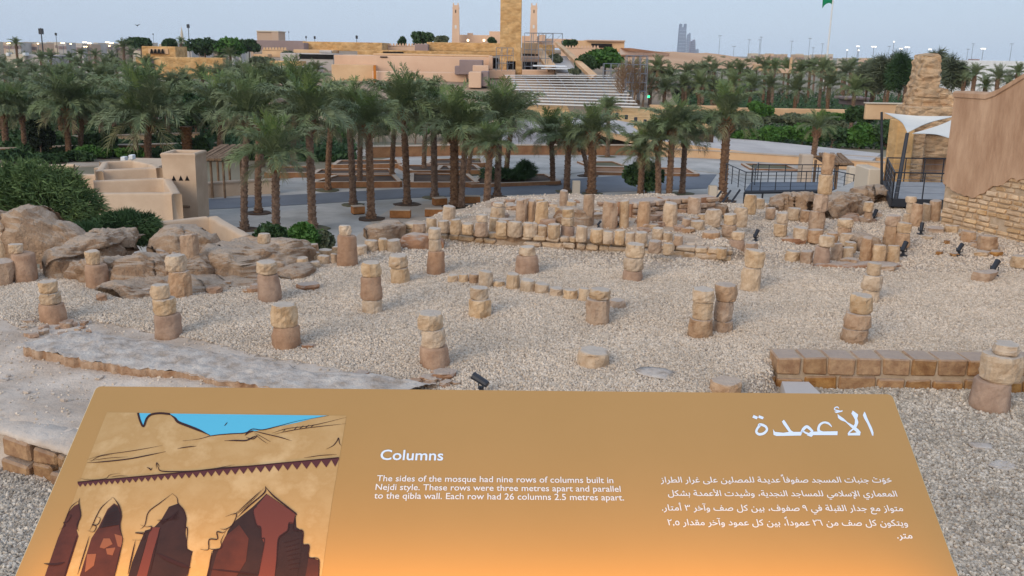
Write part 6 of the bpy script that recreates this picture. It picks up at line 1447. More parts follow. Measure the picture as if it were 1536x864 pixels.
def bush(name, label, cat, px, pb, wpx, hpx, m, n, s, zb=PL, d=None, group=None, strand=0.0, lobes=9, trunk=True, dz=0.7):
    SEED[0] += 1; p = at_z(px, pb, zb) if d is None else at_d(px, pb, d); dp = depth(p); w_ = wpx / 2 * dp / FPX; h = hpx * dp / FPX
    root = thing(name, p, label, cat, group)
    mb = MB(); leaf_cloud(mb, (p.x, p.y + w_ * dz * .5, p.z + h * .46), (w_ * 1.02, w_ * dz, h * .55), n, s, SEED[0], lobes, strand=strand); mb.build("crown", m, root)
    if trunk:
        mb = MB(); r = random.Random(SEED[0]); cx, cy = p.x, p.y + w_ * dz * .5
        mb.tube([(cx, cy, p.z - .2 - (p.z - PL if d and p.z > PL else 0) * .3), (cx + .05 * w_, cy, p.z + h * .3)], max(.05, w_ * .06), 6, w_ * .04)
        for k in range(5):
            a = r.uniform(0, 6.28); mb.tube([(cx + .05 * w_, cy, p.z + h * .25), (cx + math.cos(a) * w_ * .3, cy + math.sin(a) * w_ * .2, p.z + h * .45), (cx + math.cos(a) * w_ * .55, cy + math.sin(a) * w_ * .4, p.z + h * .66)], w_ * .03, 4, w_ * .008)
        mb.build("trunk", m_trunk, root)
    return root
bush("feathery_shrub", "huge feathery dark green shrub behind the left mud walls", "shrub", 44, 400, 226, 158, m_leafty, 34000, .15, d=34, strand=1.9, lobes=16)
bush("feathery_shrub", "smaller feathery shrub before the adobe room at left", "shrub", 184, 392, 112, 80, m_leafdk, 15000, .12, d=33, strand=1.9, lobes=10)
bush("feathery_shrub", "feathery shrub dipping behind the mud wall notch at left", "shrub", 120, 396, 90, 62, m_leafdk, 7000, .11, d=31.5, strand=3.0, lobes=8)
bush("green_bush", "leafy green bush below the left roadside palms beside the yard wall", "bush", 462, 388, 66, 52, m_leaf, 5000, .13, d=34)
bush("green_bush", "low green bush right behind the yard wall's sloping end", "bush", 408, 384, 66, 46, m_leafdk, 4000, .12, d=35)
bush("green_bush", "small dry-tipped bush at the first left drums", "bush", 484, 382, 34, 36, m_leafgrey, 1800, .1, d=34)
bush("oleander_hedge", "dark oleander bushes in the bed beside the road's middle", "bush", 762, 276, 96, 22, m_leafdk, 4500, .2, strand=2.0)
bush("oleander_hedge", "taller oleander clump above the hedge at the road's middle", "bush", 788, 276, 34, 38, m_leafdk, 2500, .2, strand=2.0)
bush("round_shrub", "round dark green shrub between the four palms' trunks", "shrub", 970, 291, 66, 52, m_leafdk, 6000, .2)
bush("round_tree", "dark conical evergreen in the left grove's shade", "tree", 58, 238, 44, 58, mat("leaf_black_green", (24, 32, 22), (38, 50, 30), 1), 4000, .25)
bush("round_tree", "green bush left of the wide-crowned palm's trunk", "bush", 150, 232, 62, 34, m_leafdk, 3000, .25)
bush("round_tree", "dense mid-green tree behind the bent palm at left", "tree", 290, 214, 66, 76, m_leafdk, 6000, .3)
for i, (x, y, w_, h) in enumerate([(452, 216, 60, 50), (510, 220, 50, 56), (566, 214, 50, 44), (622, 216, 46, 48), (668, 214, 50, 40), (716, 214, 44, 40)]):
    bush("grove_bush", "%s leafy bush behind the plaza grove before the hill" % ORD[i], "bush", x, y, w_, h, m_leaf if i in (1, 3) else m_leafdk, 2400, .28, group="bushes behind the plaza grove")
bush("round_tree", "low green bush right of the headless palm stump", "bush", 302, 236, 34, 30, m_leafdk, 1800, .25)
for i, (x, y, w_, h) in enumerate([(20, 244, 60, 18), (70, 246, 60, 14), (110, 244, 50, 16), (140, 240, 60, 20), (190, 240, 60, 16), (30, 222, 60, 22), (86, 222, 60, 20), (170, 215, 60, 24), (250, 222, 60, 24), (330, 214, 50, 22)]):
    bush("low_hedge", "%s low bush in the undergrowth of the left grove" % ORD[i], "bush", x, y, w_, h, m_leaf if i in (3, 4) else m_leafdk, 1700, .25, group="undergrowth of the left grove", trunk=False)
for i, (x, y, w_, h, m) in enumerate([(1140, 178, 42, 26, m_leaf), (1120, 214, 50, 22, m_leaf), (1166, 218, 60, 30, m_leaf), (1205, 220, 60, 34, m_leaf), (1250, 222, 60, 34, m_leafdk), (1292, 226, 60, 42, m_leaf), (1294, 192, 48, 34, m_leafdk), (1330, 232, 66, 50, m_leafdk), (1356, 214, 50, 40, m_leafdk), (1248, 186, 44, 18, m_leaf), (1092, 208, 44, 24, m_leafgrey)]):
    bush("hedge_bush", "%s bush of the green hedges beyond the sloping road" % ORD[i], "bush", x, y, w_, h, m, 3600, .26, d=104 if y > 200 else 112, group="green hedges beyond the sloping road")
for i, (x, y, w_, h) in enumerate([(1110, 192, 60, 18), (1160, 188, 60, 16), (1200, 190, 60, 20), (1246, 196, 50, 18)]):
    bush("scrub", "%s clump of grey-green scrub before the boundary wall" % ORD[i], "scrub", x, y, w_, h, m_leafgrey, 1600, .25, d=112, group="grey-green scrub before the boundary wall", trunk=False)
bush("green_tree", "bright green spreading tree right of the citadel path", "tree", 907, 112, 64, 40, m_leaf, 5000, .4, d=160)
bush("green_tree", "smaller bushy tree left below the bright green one", "tree", 882, 112, 40, 30, m_leafdk, 2600, .4, d=155)
bush("green_tree", "bush on the citadel ramp wall right of the tower", "bush", 857, 72, 28, 13, m_leafdk, 1200, .4, d=210)
bush("green_tree", "dark bush on the slope beside the white stage platform", "bush", 862, 112, 20, 8, m_leafgrey, 900, .3, d=138)
bush("green_tree", "grey-green bush on the citadel path's left edge", "bush", 832, 96, 26, 14, m_leafgrey, 1000, .3, d=158)
for i, (x, y, w_, h, m, d) in enumerate([(601, 68, 16, 12, m_leafdk, 230), (632, 67, 40, 20, m_leafdk, 225), (662, 64, 24, 12, m_leafgrey, 240), (738, 63, 14, 6, m_leafdk, 255)]):
    bush("roof_tree", "%s tree showing above the ochre halls left of the minarets" % ORD[i], "tree", x, y + 5, w_ * 1.1, h + 5, m, 1900, .4, d=d, dz=1.0, group="trees above the ochre halls")
for i, (x, y, w_, h, m, d) in enumerate([(207, 70, 34, 14, m_leafdk, 240), (253, 68, 22, 10, m_leafdk, 240), (302, 80, 50, 26, m_leafdk, 230), (340, 80, 44, 26, m_leaf, 225), (371, 78, 30, 20, m_leafdk, 230), (390, 98, 34, 14, m_leafgrey, 170), (460, 118, 28, 16, m_leafgrey, 150), (434, 86, 18, 8, m_leafgrey, 180)]):
    bush("far_tree", "%s broad tree between the ochre monument and the citadel" % ORD[i], "tree", x, y + 7, w_ * 1.2, h + 7, m, 2400, .45, d=d, dz=1.0, group="broad trees left of the citadel")
def casuarina(label, x, y, w_, h, d, m, n=4500):
    bush("casuarina", label, "tree", x, y, w_, h, m, n, .42, d=d, strand=2.6, lobes=14, group="feathery trees beside the ruined tower")
casuarina("tall feathery dark tree left of the ruined tower", 1328, 156, 52, 82, 128, m_leafgrey)
casuarina("feathery tree touching the ruined tower's left side", 1356, 154, 40, 74, 126, m_leafdk)
casuarina("feathery tree farther left of the ruined tower", 1300, 154, 36, 60, 132, m_leafgrey)
casuarina("feathery tree behind the ruined tower's right side", 1428, 150, 40, 64, 126, m_leafgrey)
casuarina("thin feathery treetop peeking over the ruined tower", 1404, 120, 22, 46, 130, m_leafgrey, 1800)
# bare dry trees by the lighting scaffold
for k, (x, y, h) in enumerate([(930, 156, 62), (950, 158, 66), (964, 156, 58), (943, 150, 60)]):
    p = at_d(x, y, 126 + k * 2); H = h * depth(p) / FPX; root = thing("dry_tree", p, "%s bare grey tree among the scaffolding right of the tiers" % ORD[k], "tree", "bare trees right of the seating tiers"); r = random.Random(k)
    mb = MB(); mb.tube([(p.x, p.y, p.z - .5), (p.x + .2, p.y, p.z + H * .4)], .16, 5, .1); mb.build("trunk", m_lightmetal if False else m_wood, root); mb = MB()
    for q in range(46):
        z0 = p.z + H * r.uniform(.2, .75); a = r.uniform(0, 6.28); l_ = H * r.uniform(.12, .3); b = Vector((p.x + .15, p.y, z0)); e = b + Vector((math.cos(a) * l_ * .7, math.sin(a) * l_ * .5, l_ * r.uniform(.5, 1.1))); mid = b.lerp(e, .5) + Vector((r.uniform(-.2, .2), 0, 0)); mb.tube([b, mid, e], .05, 3, .015)
        for _ in range(3): f = e + Vector((r.uniform(-.6, .6), r.uniform(-.4, .4), r.uniform(.1, .9))); mb.tube([mid, f], .03, 3, .01)
    mb.build("branches", m_wood, root)
# ground-cover under the groves: one mass nobody could count
mb = MB(); r2 = np.random.default_rng(3)
for k in range(26000):
    u = r2.random(); d = 84 + 120 * u * u; x = r2.uniform(-.60, -.17) * d; z = PL + r2.uniform(0, 1.1) * (0.4 + .6 * abs(noise.noise(Vector((x * .12, d * .12, 0)))) * 2); a = Vector(r2.normal(size=3)).normalized(); b = a.orthogonal().normalized() * .3; p = Vector((x, d, z)); a = a * .4
    mb.add([p - b, p + a, p + b], [(0, 1, 2)])
tag(mb.build("undergrowth", m_leafdk), kind="stuff")
mb = MB()
for k in range(16000):
    d = r2.uniform(104, 215); x = r2.uniform(.12, .42) * d; z = PL + r2.uniform(0, 2.2 if d > 130 else .5); a = Vector(r2.normal(size=3)).normalized(); b = a.orthogonal().normalized() * .32; p = Vector((x, d, z)); a = a * .45
    mb.add([p - b, p + a, p + b], [(0, 1, 2)])
tag(mb.build("undergrowth", m_leafdk), kind="stuff")

# ------------------------------------------------------------------ the information panel
VU = ray(787, -916).normalized()
WU = Vector((VU.y, -VU.x, 0)).normalized()
NU = WU.cross(VU).normalized()
if NU.z < 0: NU = -NU
TL = CAM + ray(144, 578) * 1.13
def on_panel(px, py, off=0.0):
    d = ray(px, py); t = (TL - CAM).dot(NU) / d.dot(NU); p = CAM + d * t; return p + NU * off
_tr = on_panel(1339, 590); PW = (_tr - TL).dot(WU)
skew = (_tr - TL).dot(VU)
print("panel width", PW, "skew", skew, "tilt", math.degrees(math.asin(VU.z)))
def pl(u, v, off=0.0): return TL + WU * u + VU * (-v + skew * u / PW) + NU * off
PH = 0.72
panel = thing("info_panel", (TL.x + PW / 2, TL.y - .3, 3.2), "large sloping ochre information panel in front, bilingual text and arcade illustration", "information panel")
m_board = mat("panel_ochre", (170, 132, 80), (175, 136, 84), 3, rough=0.45, spec=0.25)
m_rim = mat("panel_rim", (214, 196, 160), rough=.5)
cr = 0.006; out = []
for cx, cy, a0 in ((cr, cr, 180), (PW - cr, cr, 90), (PW - cr, PH - cr, 0), (cr, PH - cr, -90)):
    for k in range(6): a = math.radians(a0 - 90 * k / 5); out.append((cx + cr * math.cos(a), cy - cr * math.sin(a)))
n = len(out); e = .0015
mb = MB(); mb.add([pl(PW / 2 + (u - PW / 2) * (1 - 2 * e / PW), PH / 2 + (v - PH / 2) * (1 - 2 * e / PH), 0) for u, v in out] , [tuple(range(n))]); mb.build("panel_face", m_board, panel)
mb = MB(); mb.add([pl(PW / 2 + (u - PW / 2) * (1 - 2 * e / PW), PH / 2 + (v - PH / 2) * (1 - 2 * e / PH), 0) for u, v in out] + [pl(u, v, -.0018) for u, v in out] + [pl(u, v, -.018) for u, v in out],
    [(i, (i + 1) % n, n + (i + 1) % n, n + i) for i in range(n)] + [(n + i, n + (i + 1) % n, 2 * n + (i + 1) % n, 2 * n + i) for i in range(n)] + [tuple(2 * n + i for i in range(n))[::-1]]); mb.build("panel_edge", m_rim, panel)
# flat print: everything is laid on the board in layers a quarter of a millimetre thick
LAY = 0.00025
def ipoly(mb, pts, lay, mi): mb.cur = mi; mb.add([on_panel(80 + x / 2.9396, 570 + y / 2.9396, LAY * lay) for x, y in pts], [tuple(range(len(pts)))])
def iline(mb, pts, w_, lay, mi, taper=True):
    P = [Vector((x, y)) for x, y in pts]
    # smooth the stroke
    Q = []
    for i in range(len(P) - 1):
        p0 = P[max(0, i - 1)]; p1, p2 = P[i], P[i + 1]; p3 = P[min(len(P) - 1, i + 2)]
        for k in range(5):
            t = k / 5; Q.append(0.5 * ((2 * p1) + (p2 - p0) * t + (2 * p0 - 5 * p1 + 4 * p2 - p3) * t * t + (3 * p1 - p0 - 3 * p2 + p3) * t ** 3))
    Q.append(P[-1]); n = len(Q); L_, R_ = [], []
    for i, q in enumerate(Q):
        d = (Q[min(i + 1, n - 1)] - Q[max(i - 1, 0)]); d = d.normalized() if d.length > 0 else Vector((1, 0)); nn = Vector((-d.y, d.x)); s = w_ / 2 * (max(.25, min(1, 4 * min(i, n - 1 - i) / n)) if taper else 1); L_.append(q + nn * s); R_.append(q - nn * s)
    mb.cur = mi; f = lambda v: on_panel(80 + v.x / 2.9396, 570 + v.y / 2.9396, LAY * lay)
    mb.add([f(v) for v in L_] + [f(v) for v in R_], [(i, i + 1, n + i + 1, n + i) for i in range(n - 1)])
IM = [mat("print_sand", (186, 152, 104), (196, 164, 118), 22, rough=.5, c3=(178, 142, 92)), mat("print_sky", (84, 176, 208), rough=.5), mat("print_line", (52, 26, 24), rough=.5), mat("print_maroon", (84, 42, 44), rough=.5),
      mat("print_red_brown", (88, 46, 36), (66, 36, 30), 30, rough=.5), mat("print_dark", (44, 28, 26), (58, 36, 32), 25, rough=.5), mat("print_rose", (104, 54, 46), rough=.5), mat("print_highlight", (136, 84, 60), rough=.5), mat("print_pillar", (190, 146, 84), rough=.5)]
mb = MB()
ipoly(mb, [(237, 143), (1292, 158), (1262, 340), (1228, 540), (1178, 900), (-52, 900), (85, 540), (148, 365)], 1, 0)
ipoly(mb, [(430, 148), (1215, 158), (1140, 172), (1080, 188), (1000, 205), (930, 220), (880, 228), (845, 235), (760, 240), (692, 246), (640, 222), (600, 205), (560, 190), (535, 165), (515, 153), (460, 149)], 2, 1)
ipoly(mb, [(374, 147), (430, 148), (415, 175), (398, 205), (384, 175)], 2, 1)
iline(mb, [(374, 146), (383, 180), (398, 206), (412, 172), (432, 154), (470, 148), (515, 152)], 9, 3, 2, False)
iline(mb, [(510, 150), (535, 168), (552, 187), (600, 206), (650, 226), (692, 246)], 11, 3, 2)
for pts, w_ in [([(570, 270), (640, 262), (700, 247), (780, 239), (845, 235), (872, 220), (888, 218), (925, 221), (1000, 203), (1080, 182), (1215, 158)], 4), ([(150, 366), (220, 362), (330, 350), (420, 333), (496, 317)], 5), ([(152, 352), (220, 332), (320, 318), (400, 305), (482, 290)], 2.5), ([(160, 358), (240, 346), (330, 340)], 2), ([(165, 362), (200, 340), (260, 330)], 2),
                ([(548, 304), (590, 297), (632, 293)], 4), ([(755, 269), (800, 268), (850, 268), (880, 254), (900, 246)], 6), ([(868, 222), (940, 240), (1000, 254), (1052, 270)], 4), ([(845, 246), (862, 232), (886, 226)], 7), ([(850, 254), (880, 262), (902, 246)], 4), ([(885, 232), (930, 258), (960, 275)], 2), ([(890, 240), (915, 262), (945, 282)], 2),
                ([(965, 236), (1030, 216), (1150, 200), (1292, 166)], 2.5), ([(975, 240), (1060, 222), (1160, 208), (1290, 194)], 3), ([(1060, 222), (1078, 206)], 3), ([(1085, 218), (1103, 202)], 3), ([(1110, 214), (1128, 199)], 3), ([(1135, 210), (1150, 198)], 3), ([(1010, 232), (1026, 216)], 2),
                ([(412, 386), (425, 392), (430, 398), (437, 388)], 5), ([(456, 366), (462, 384), (478, 403), (560, 405), (640, 401), (760, 388), (880, 380), (1000, 368), (1130, 357), (1250, 347)], 5), ([(455, 392), (456, 366), (470, 385)], 3), ([(1105, 345), (1180, 334), (1250, 330)], 3), ([(1204, 306), (1232, 292), (1250, 272), (1258, 257), (1262, 280), (1270, 291)], 4),
                ([(640, 402), (720, 390), (800, 375)], 2), ([(116, 434), (160, 442), (230, 436), (250, 420), (296, 412)], 2), ([(252, 430), (290, 424), (330, 426)], 2), ([(755, 204), (768, 188)], 4)]: iline(mb, pts, w_, 3, 2)
# zigzag band
def yb(x): return 458 - (x - 108) * (458 - 349) / (1258 - 108)
xx = 108.0; k = 0
while xx < 1250:
    w_ = 22 + 24 * (xx - 108) / 1150; x2 = min(xx + w_, 1260); a, b = yb(xx), yb(x2); dpt = w_ * .92
    ipoly(mb, [(xx, a - 7), (x2, b - 7), (x2, b + 1), ((xx + x2) / 2, (a + b) / 2 + dpt * .8), (xx, a + 1)], 3, 3); xx = x2
iline(mb, [(108, 452), (500, 416), (900, 378), (1258, 344)], 4, 4, 2, False)
# arches
ipoly(mb, [(116, 545), (92, 556), (62, 590), (45, 640), (20, 700), (-42, 880), (52, 880), (112, 690), (104, 665), (120, 610)], 2, 4)
ipoly(mb, [(268, 545), (240, 570), (215, 620), (200, 650), (168, 700), (112, 880), (268, 880), (308, 700), (296, 655), (300, 590), (285, 555)], 2, 4)
ipoly(mb, [(268, 552), (240, 580), (222, 620), (205, 655), (290, 640), (298, 600), (284, 562)], 3, 5)
ipoly(mb, [(222, 700), (250, 700), (262, 725), (225, 745), (205, 740)], 3, 7); ipoly(mb, [(232, 745), (275, 740), (262, 775), (238, 770)], 3, 7); ipoly(mb, [(270, 680), (305, 690), (302, 740), (285, 735)], 3, 7); ipoly(mb, [(150, 770), (190, 768), (180, 820), (140, 850)], 3, 7)
ipoly(mb, [(552, 545), (510, 560), (475, 620), (440, 655), (405, 665), (385, 712), (328, 880), (585, 880), (615, 758), (592, 745), (584, 680), (588, 610), (572, 570)], 2, 5)
ipoly(mb, [(430, 650), (472, 652), (440, 760), (410, 880), (365, 880), (400, 760)], 3, 6)
ipoly(mb, [(410, 668), (385, 712), (350, 800), (328, 880), (365, 880), (405, 730), (430, 660)], 3, 5)
iline(mb, [(455, 765), (500, 790), (560, 815), (605, 830)], 16, 4, 2)
ipoly(mb, [(940, 502), (1068, 590), (1072, 650), (1098, 668), (1100, 725), (1126, 732), (1128, 782), (1172, 795), (1174, 880), (672, 880), (704, 752), (742, 740), (770, 665), (805, 620), (880, 560)], 2, 5)
ipoly(mb, [(942, 505), (1068, 592), (1058, 634), (1040, 634), (1036, 665), (1012, 680), (992, 705), (975, 880), (902, 880), (930, 720), (918, 700), (914, 655), (896, 640), (880, 578)], 3, 6)
ipoly(mb, [(760, 690), (820, 640), (862, 700), (850, 800), (800, 880), (690, 880), (720, 770)], 3, 4)
ipoly(mb, [(1010, 690), (1070, 668), (1098, 680), (1090, 780), (1075, 880), (985, 880)], 3, 5); ipoly(mb, [(1126, 786), (1170, 797), (1170, 880), (1110, 880)], 3, 4)
iline(mb, [(690, 836), (780, 845), (900, 860)], 8, 4, 2); iline(mb, [(-40, 812), (10, 815), (52, 806)], 9, 4, 2)
for pts, w_ in [([(118, 522), (114, 545), (122, 600), (106, 640), (112, 668)], 5), ([(116, 532), (80, 560), (62, 600), (48, 630)], 3), ([(66, 598), (80, 600), (62, 628), (46, 630), (52, 645), (28, 662)], 3), ([(264, 518), (215, 562), (190, 605), (178, 632), (160, 668)], 4), ([(266, 520), (290, 556), (300, 600), (294, 645), (306, 698)], 7), ([(188, 605), (208, 612), (196, 640), (172, 640), (190, 648), (178, 672), (152, 666)], 4),
                ([(525, 503), (470, 545), (420, 585), (405, 640), (384, 660)], 4), ([(525, 503), (545, 520), (552, 548), (575, 575), (586, 612), (582, 650), (592, 660), (590, 745), (616, 758)], 5), ([(384, 640), (410, 650), (434, 648), (428, 668), (400, 676), (362, 676), (402, 684), (400, 706), (350, 708)], 4), ([(935, 470), (930, 500), (860, 560), (812, 608)], 6), ([(760, 604), (808, 592), (790, 640), (760, 660), (735, 658)], 4), ([(768, 660), (748, 676), (722, 672), (724, 704), (688, 706), (684, 750), (648, 748)], 5), ([(760, 672), (740, 712), (742, 742), (706, 750), (686, 745)], 4),
                ([(935, 472), (970, 512), (1030, 560), (1070, 592), (1072, 598)], 7), ([(1058, 632), (1040, 632), (1034, 664), (1012, 682), (992, 706), (985, 800), (975, 880)], 5), ([(1072, 598), (1058, 660), (1100, 668), (1100, 726), (1128, 732), (1126, 784), (1172, 794), (1172, 870)], 6), ([(898, 560), (882, 580), (896, 640), (914, 652), (918, 700), (932, 712), (906, 860)], 5), ([(700, 756), (680, 880)], 5), ([(612, 758), (590, 880)], 5),
                ([(310, 700), (268, 880)], 5), ([(362, 712), (330, 860)], 6), ([(160, 690), (108, 860)], 5), ([(105, 690), (46, 880)], 5), ([(930, 480), (850, 560), (800, 600)], 2), ([(925, 482), (830, 570), (790, 600)], 2), ([(915, 490), (820, 576)], 2), ([(470, 655), (425, 860)], 4)]: iline(mb, pts, w_, 4, 2)
for k in range(7): iline(mb, [(1015 + 4 * k, 720 + 20 * k), (1050 + 2 * k, 712 + 20 * k), (1088, 700 + 22 * k)], 2.5, 4, 2)
for k in range(6): iline(mb, [(228 - 2 * k, 600 + 10 * k), (284, 580 + 12 * k)], 3, 4, 2); iline(mb, [(478 - 4 * k, 640 - 4 * k), (556, 575 + 8 * k)], 3, 4, 2)
ill = mb.build("arcade_illustration", IM, panel)

# lettering
m_text = mat("print_white", (226, 222, 224), rough=.5); m_head = mat("print_heading", (214, 228, 246), rough=.5)
from mathutils.geometry import tessellate_polygon
def text_mesh(body):
    c = bpy.data.curves.new("t", 'FONT'); c.body = body; c.resolution_u = 3; c.fill_mode = 'NONE' if hasattr(c, 'fill_mode') else 'BOTH'; o = bpy.data.objects.new("t", c); COL.objects.link(o)
    me = bpy.data.meshes.new_from_object(o); bpy.data.objects.remove(o); bpy.data.curves.remove(c)
    co = [v.co.copy() for v in me.vertices]; nb = {}
    for e_ in me.edges: a, b = e_.vertices; nb.setdefault(a, []).append(b); nb.setdefault(b, []).append(a)
    bpy.data.meshes.remove(me); seen = set(); loops = []
    for st in range(len(co)):
        if st in seen or st not in nb: continue
        lp_ = [st]; seen.add(st); cur = nb[st][0] if nb[st][0] == st + 1 else nb[st][-1]
        while cur not in seen:
            seen.add(cur); lp_.append(cur); nx_ = [q for q in nb[cur] if q not in seen]
            if not nx_: break
            cur = nx_[0]
        if len(lp_) > 2: loops.append([co[k] for k in lp_])
    area = lambda l: sum(l[i].x * l[(i + 1) % len(l)].y - l[(i + 1) % len(l)].x * l[i].y for i in range(len(l))) / 2
    A_ = [area(l) for l in loops]; sg = 1 if A_[max(range(len(A_)), key=lambda k: abs(A_[k]))] > 0 else -1
    def inside(p, l):
        r = False
        for i in range(len(l)):
            a, b = l[i], l[i - 1]
            if (a.y > p.y) != (b.y > p.y) and p.x < (b.x - a.x) * (p.y - a.y) / (b.y - a.y) + a.x: r = not r
        return r
    hol = [a * sg < 0 and any(inside(l[0], k) for k in loops if k is not l) for l, a in zip(loops, A_)]; outer = [l for l, h in zip(loops, hol) if not h]; holes = [l for l, h in zip(loops, hol) if h]; V = []; F_ = []
    for l in outer:
        hs = [h for h in holes if inside(h[0], l)]; P = [l] + hs; b = len(V)
        for q in P: V.extend([Vector((v.x, v.y, 0)) for v in q])
        F_ += [tuple(i + b for i in t) for t in tessellate_polygon(P)]
    return V, F_
def put_text(name, lines, m, vscale=1.0, bold=0.0):
    """lines: (text, left x, left y, right x, right y) baseline ends in photo pixels"""
    mb = MB()
    for body, xa, ya, xb, yb_ in lines:
        mk = {}
        if isinstance(body, tuple): body, mk = body
        V, F_ = text_mesh(body)
        for pos, sig in mk.items():
            x1_ = max(v.x for v in text_mesh(body[:pos + 1])[0]); x0_ = max(v.x for v in text_mesh(body[:pos])[0]) if body[:pos].strip() else 0; xm = (x0_ + x1_) / 2
            top = max([v.y for v in V if x0_ < v.x < x1_ + .01] + [.3]) + .1
            for g in ((0, .11) if sig == 'ً' else (0,)):
                q = [(-.12, 0), (-.10, -.05), (.12, .06), (.10, .11)] if sig in 'ًَ' else [(-.07, 0), (0, -.07), (.07, 0), (0, .07)]
                b = len(V); V += [Vector((xm + u, top + g + v, 0)) for u, v in q]; F_.append((b, b + 1, b + 2, b + 3))
        x0 = min(v.x for v in V); x1 = max(v.x for v in V); A, B = on_panel(xa, ya), on_panel(xb, yb_); ex = (B - A) / (x1 - x0); sc = ex.length; ey = (VU - ex.normalized() * VU.dot(ex.normalized())).normalized() * sc * vscale
        for k, (bx2, by2) in enumerate([(0, 0)] + ([(bold, 0), (0, bold), (bold, bold)] if bold else [])):
            mb.add([A + ex * (v.x - x0 + bx2) + ey * (v.y + by2) + NU * LAY * (1 + .15 * k) for v in V], F_)
    return mb.build(name, m, panel)
put_text("english_heading", [("Columns", 570, 690, 664, 691)], m_head, 1.0, .02)
put_text("english_text", [("The sides of the mosque had nine rows of columns built in", 565, 722, 920, 725), ("Nejdi style. These rows were three metres apart and parallel", 563, 735, 931, 738), ("to the qibla wall. Each row had 26 columns 2.5 metres apart.", 561, 748, 936, 751)], m_text, 1.02, .012)
# Arabic shaping: letters to their joined forms, laid out right to left
AR = {'ا': 'FE8D FE8E', 'أ': 'FE83 FE84', 'إ': 'FE87 FE88', 'آ': 'FE81 FE82', 'ب': 'FE8F FE90 FE91 FE92', 'ة': 'FE94 FE94', 'ت': 'FE95 FE96 FE97 FE98', 'ث': 'FE99 FE9A FE9B FE9C', 'ج': 'FE9D FE9E FE9F FEA0', 'ح': 'FEA1 FEA2 FEA3 FEA4', 'خ': 'FEA5 FEA6 FEA7 FEA8', 'د': 'FEA9 FEAA', 'ر': 'FEAD FEAE', 'ز': 'FEAF FEB0', 'س': 'FEB1 FEB2 FEB3 FEB4', 'ش': 'FEB5 FEB6 FEB7 FEB8', 'ص': 'FEB9 FEBA FEBB FEBC', 'ط': 'FEC1 FEC2 FEC3 FEC4', 'ع': 'FEC9 FECA FECB FECC', 'غ': 'FECD FECE FECF FED0', 'ف': 'FED1 FED2 FED3 FED4', 'ق': 'FED5 FED6 FED7 FED8', 'ك': 'FED9 FEDA FEDB FEDC', 'ل': 'FEDD FEDE FEDF FEE0', 'م': 'FEE1 FEE2 FEE3 FEE4', 'ن': 'FEE5 FEE6 FEE7 FEE8', 'و': 'FEED FEEE', 'ى': 'FEEF FEF0', 'ي': 'FEF1 FEF2 FEF3 FEF4', 'ـا': 'FEFB FEFC', 'ـأ': 'FEF7 FEF8', 'ـإ': 'FEF9 FEFA'}
AR = {k: [chr(int(x, 16)) for x in v.split()] for k, v in AR.items()}
def shape_ar(s):
    toks = []; i = 0
    while i < len(s):
        if s[i] == 'ل' and i + 1 < len(s) and s[i + 1] in 'اأإ': toks.append('ـ' + s[i + 1]); i += 2
        else: toks.append(s[i]); i += 1
    out = []; marks = 'ًَُِّْ'
    base = [t for t in toks if t not in marks]; mk = {}; j = -1
    for t in toks:
        if t in marks: mk.setdefault(j, []).append(t)
        else: j += 1
    for k, t in enumerate(base):
        if t not in AR: out.append(t); continue
        F_ = AR[t]; prev = k > 0 and base[k - 1] in AR and len(AR[base[k - 1]]) == 4; nxt = len(F_) == 4 and k + 1 < len(base) and base[k + 1] in AR
        if t == 'ة' and prev: F_ = ['\uFE94', '\uFE94']
        out.append(F_[3] if prev and nxt else F_[1] if prev else F_[2] if nxt else F_[0])
    # digits keep their left-to-right order
    res = []; k = 0
    while k < len(out):
        if out[k] in '٠١٢٣٤٥٦٧٨٩':
            j = k
            while j < len(out) and out[j] in '٠١٢٣٤٥٦٧٨٩,': j += 1
            res.append(''.join(out[k:j])); k = j
        else: res.append(out[k]); k += 1
    vis = ''.join(reversed(res)); n_ = len(out); m2 = {}
    for k, l in mk.items(): m2[n_ - 1 - k] = l[0]
    return vis, m2
put_text("arabic_text", [(shape_ar(t), *b) for t, b in [
    ("حَوَتْ جنبات المسجد صفوفاً عديدة للمصلين على غرار الطراز", (991, 724, 1338, 724)),
    ("المعماري الإسلامي للمساجد النجدية، وشُيدت الأعمدة بشكل", (1002, 744, 1346, 745)),
    ("متواز مع جدار القبلة في ٩ صفوف، بين كل صف وآخر ٣ أمتار.", (993, 766, 1355, 767)),
    ("ويتكون كل صف من ٢٦ عموداً، بين كل عمود وآخر مقدار ٢,٥", (1002, 788, 1362, 789)),
    ("متر.", (1346, 808, 1369, 808))]], m_text, .95, .018)
def hpoly(mb, pts, lay=1): mb.add([on_panel(1080 + x / 5.9077, 595 + y / 5.9077, LAY * lay) for x, y in pts], [tuple(range(len(pts)))])
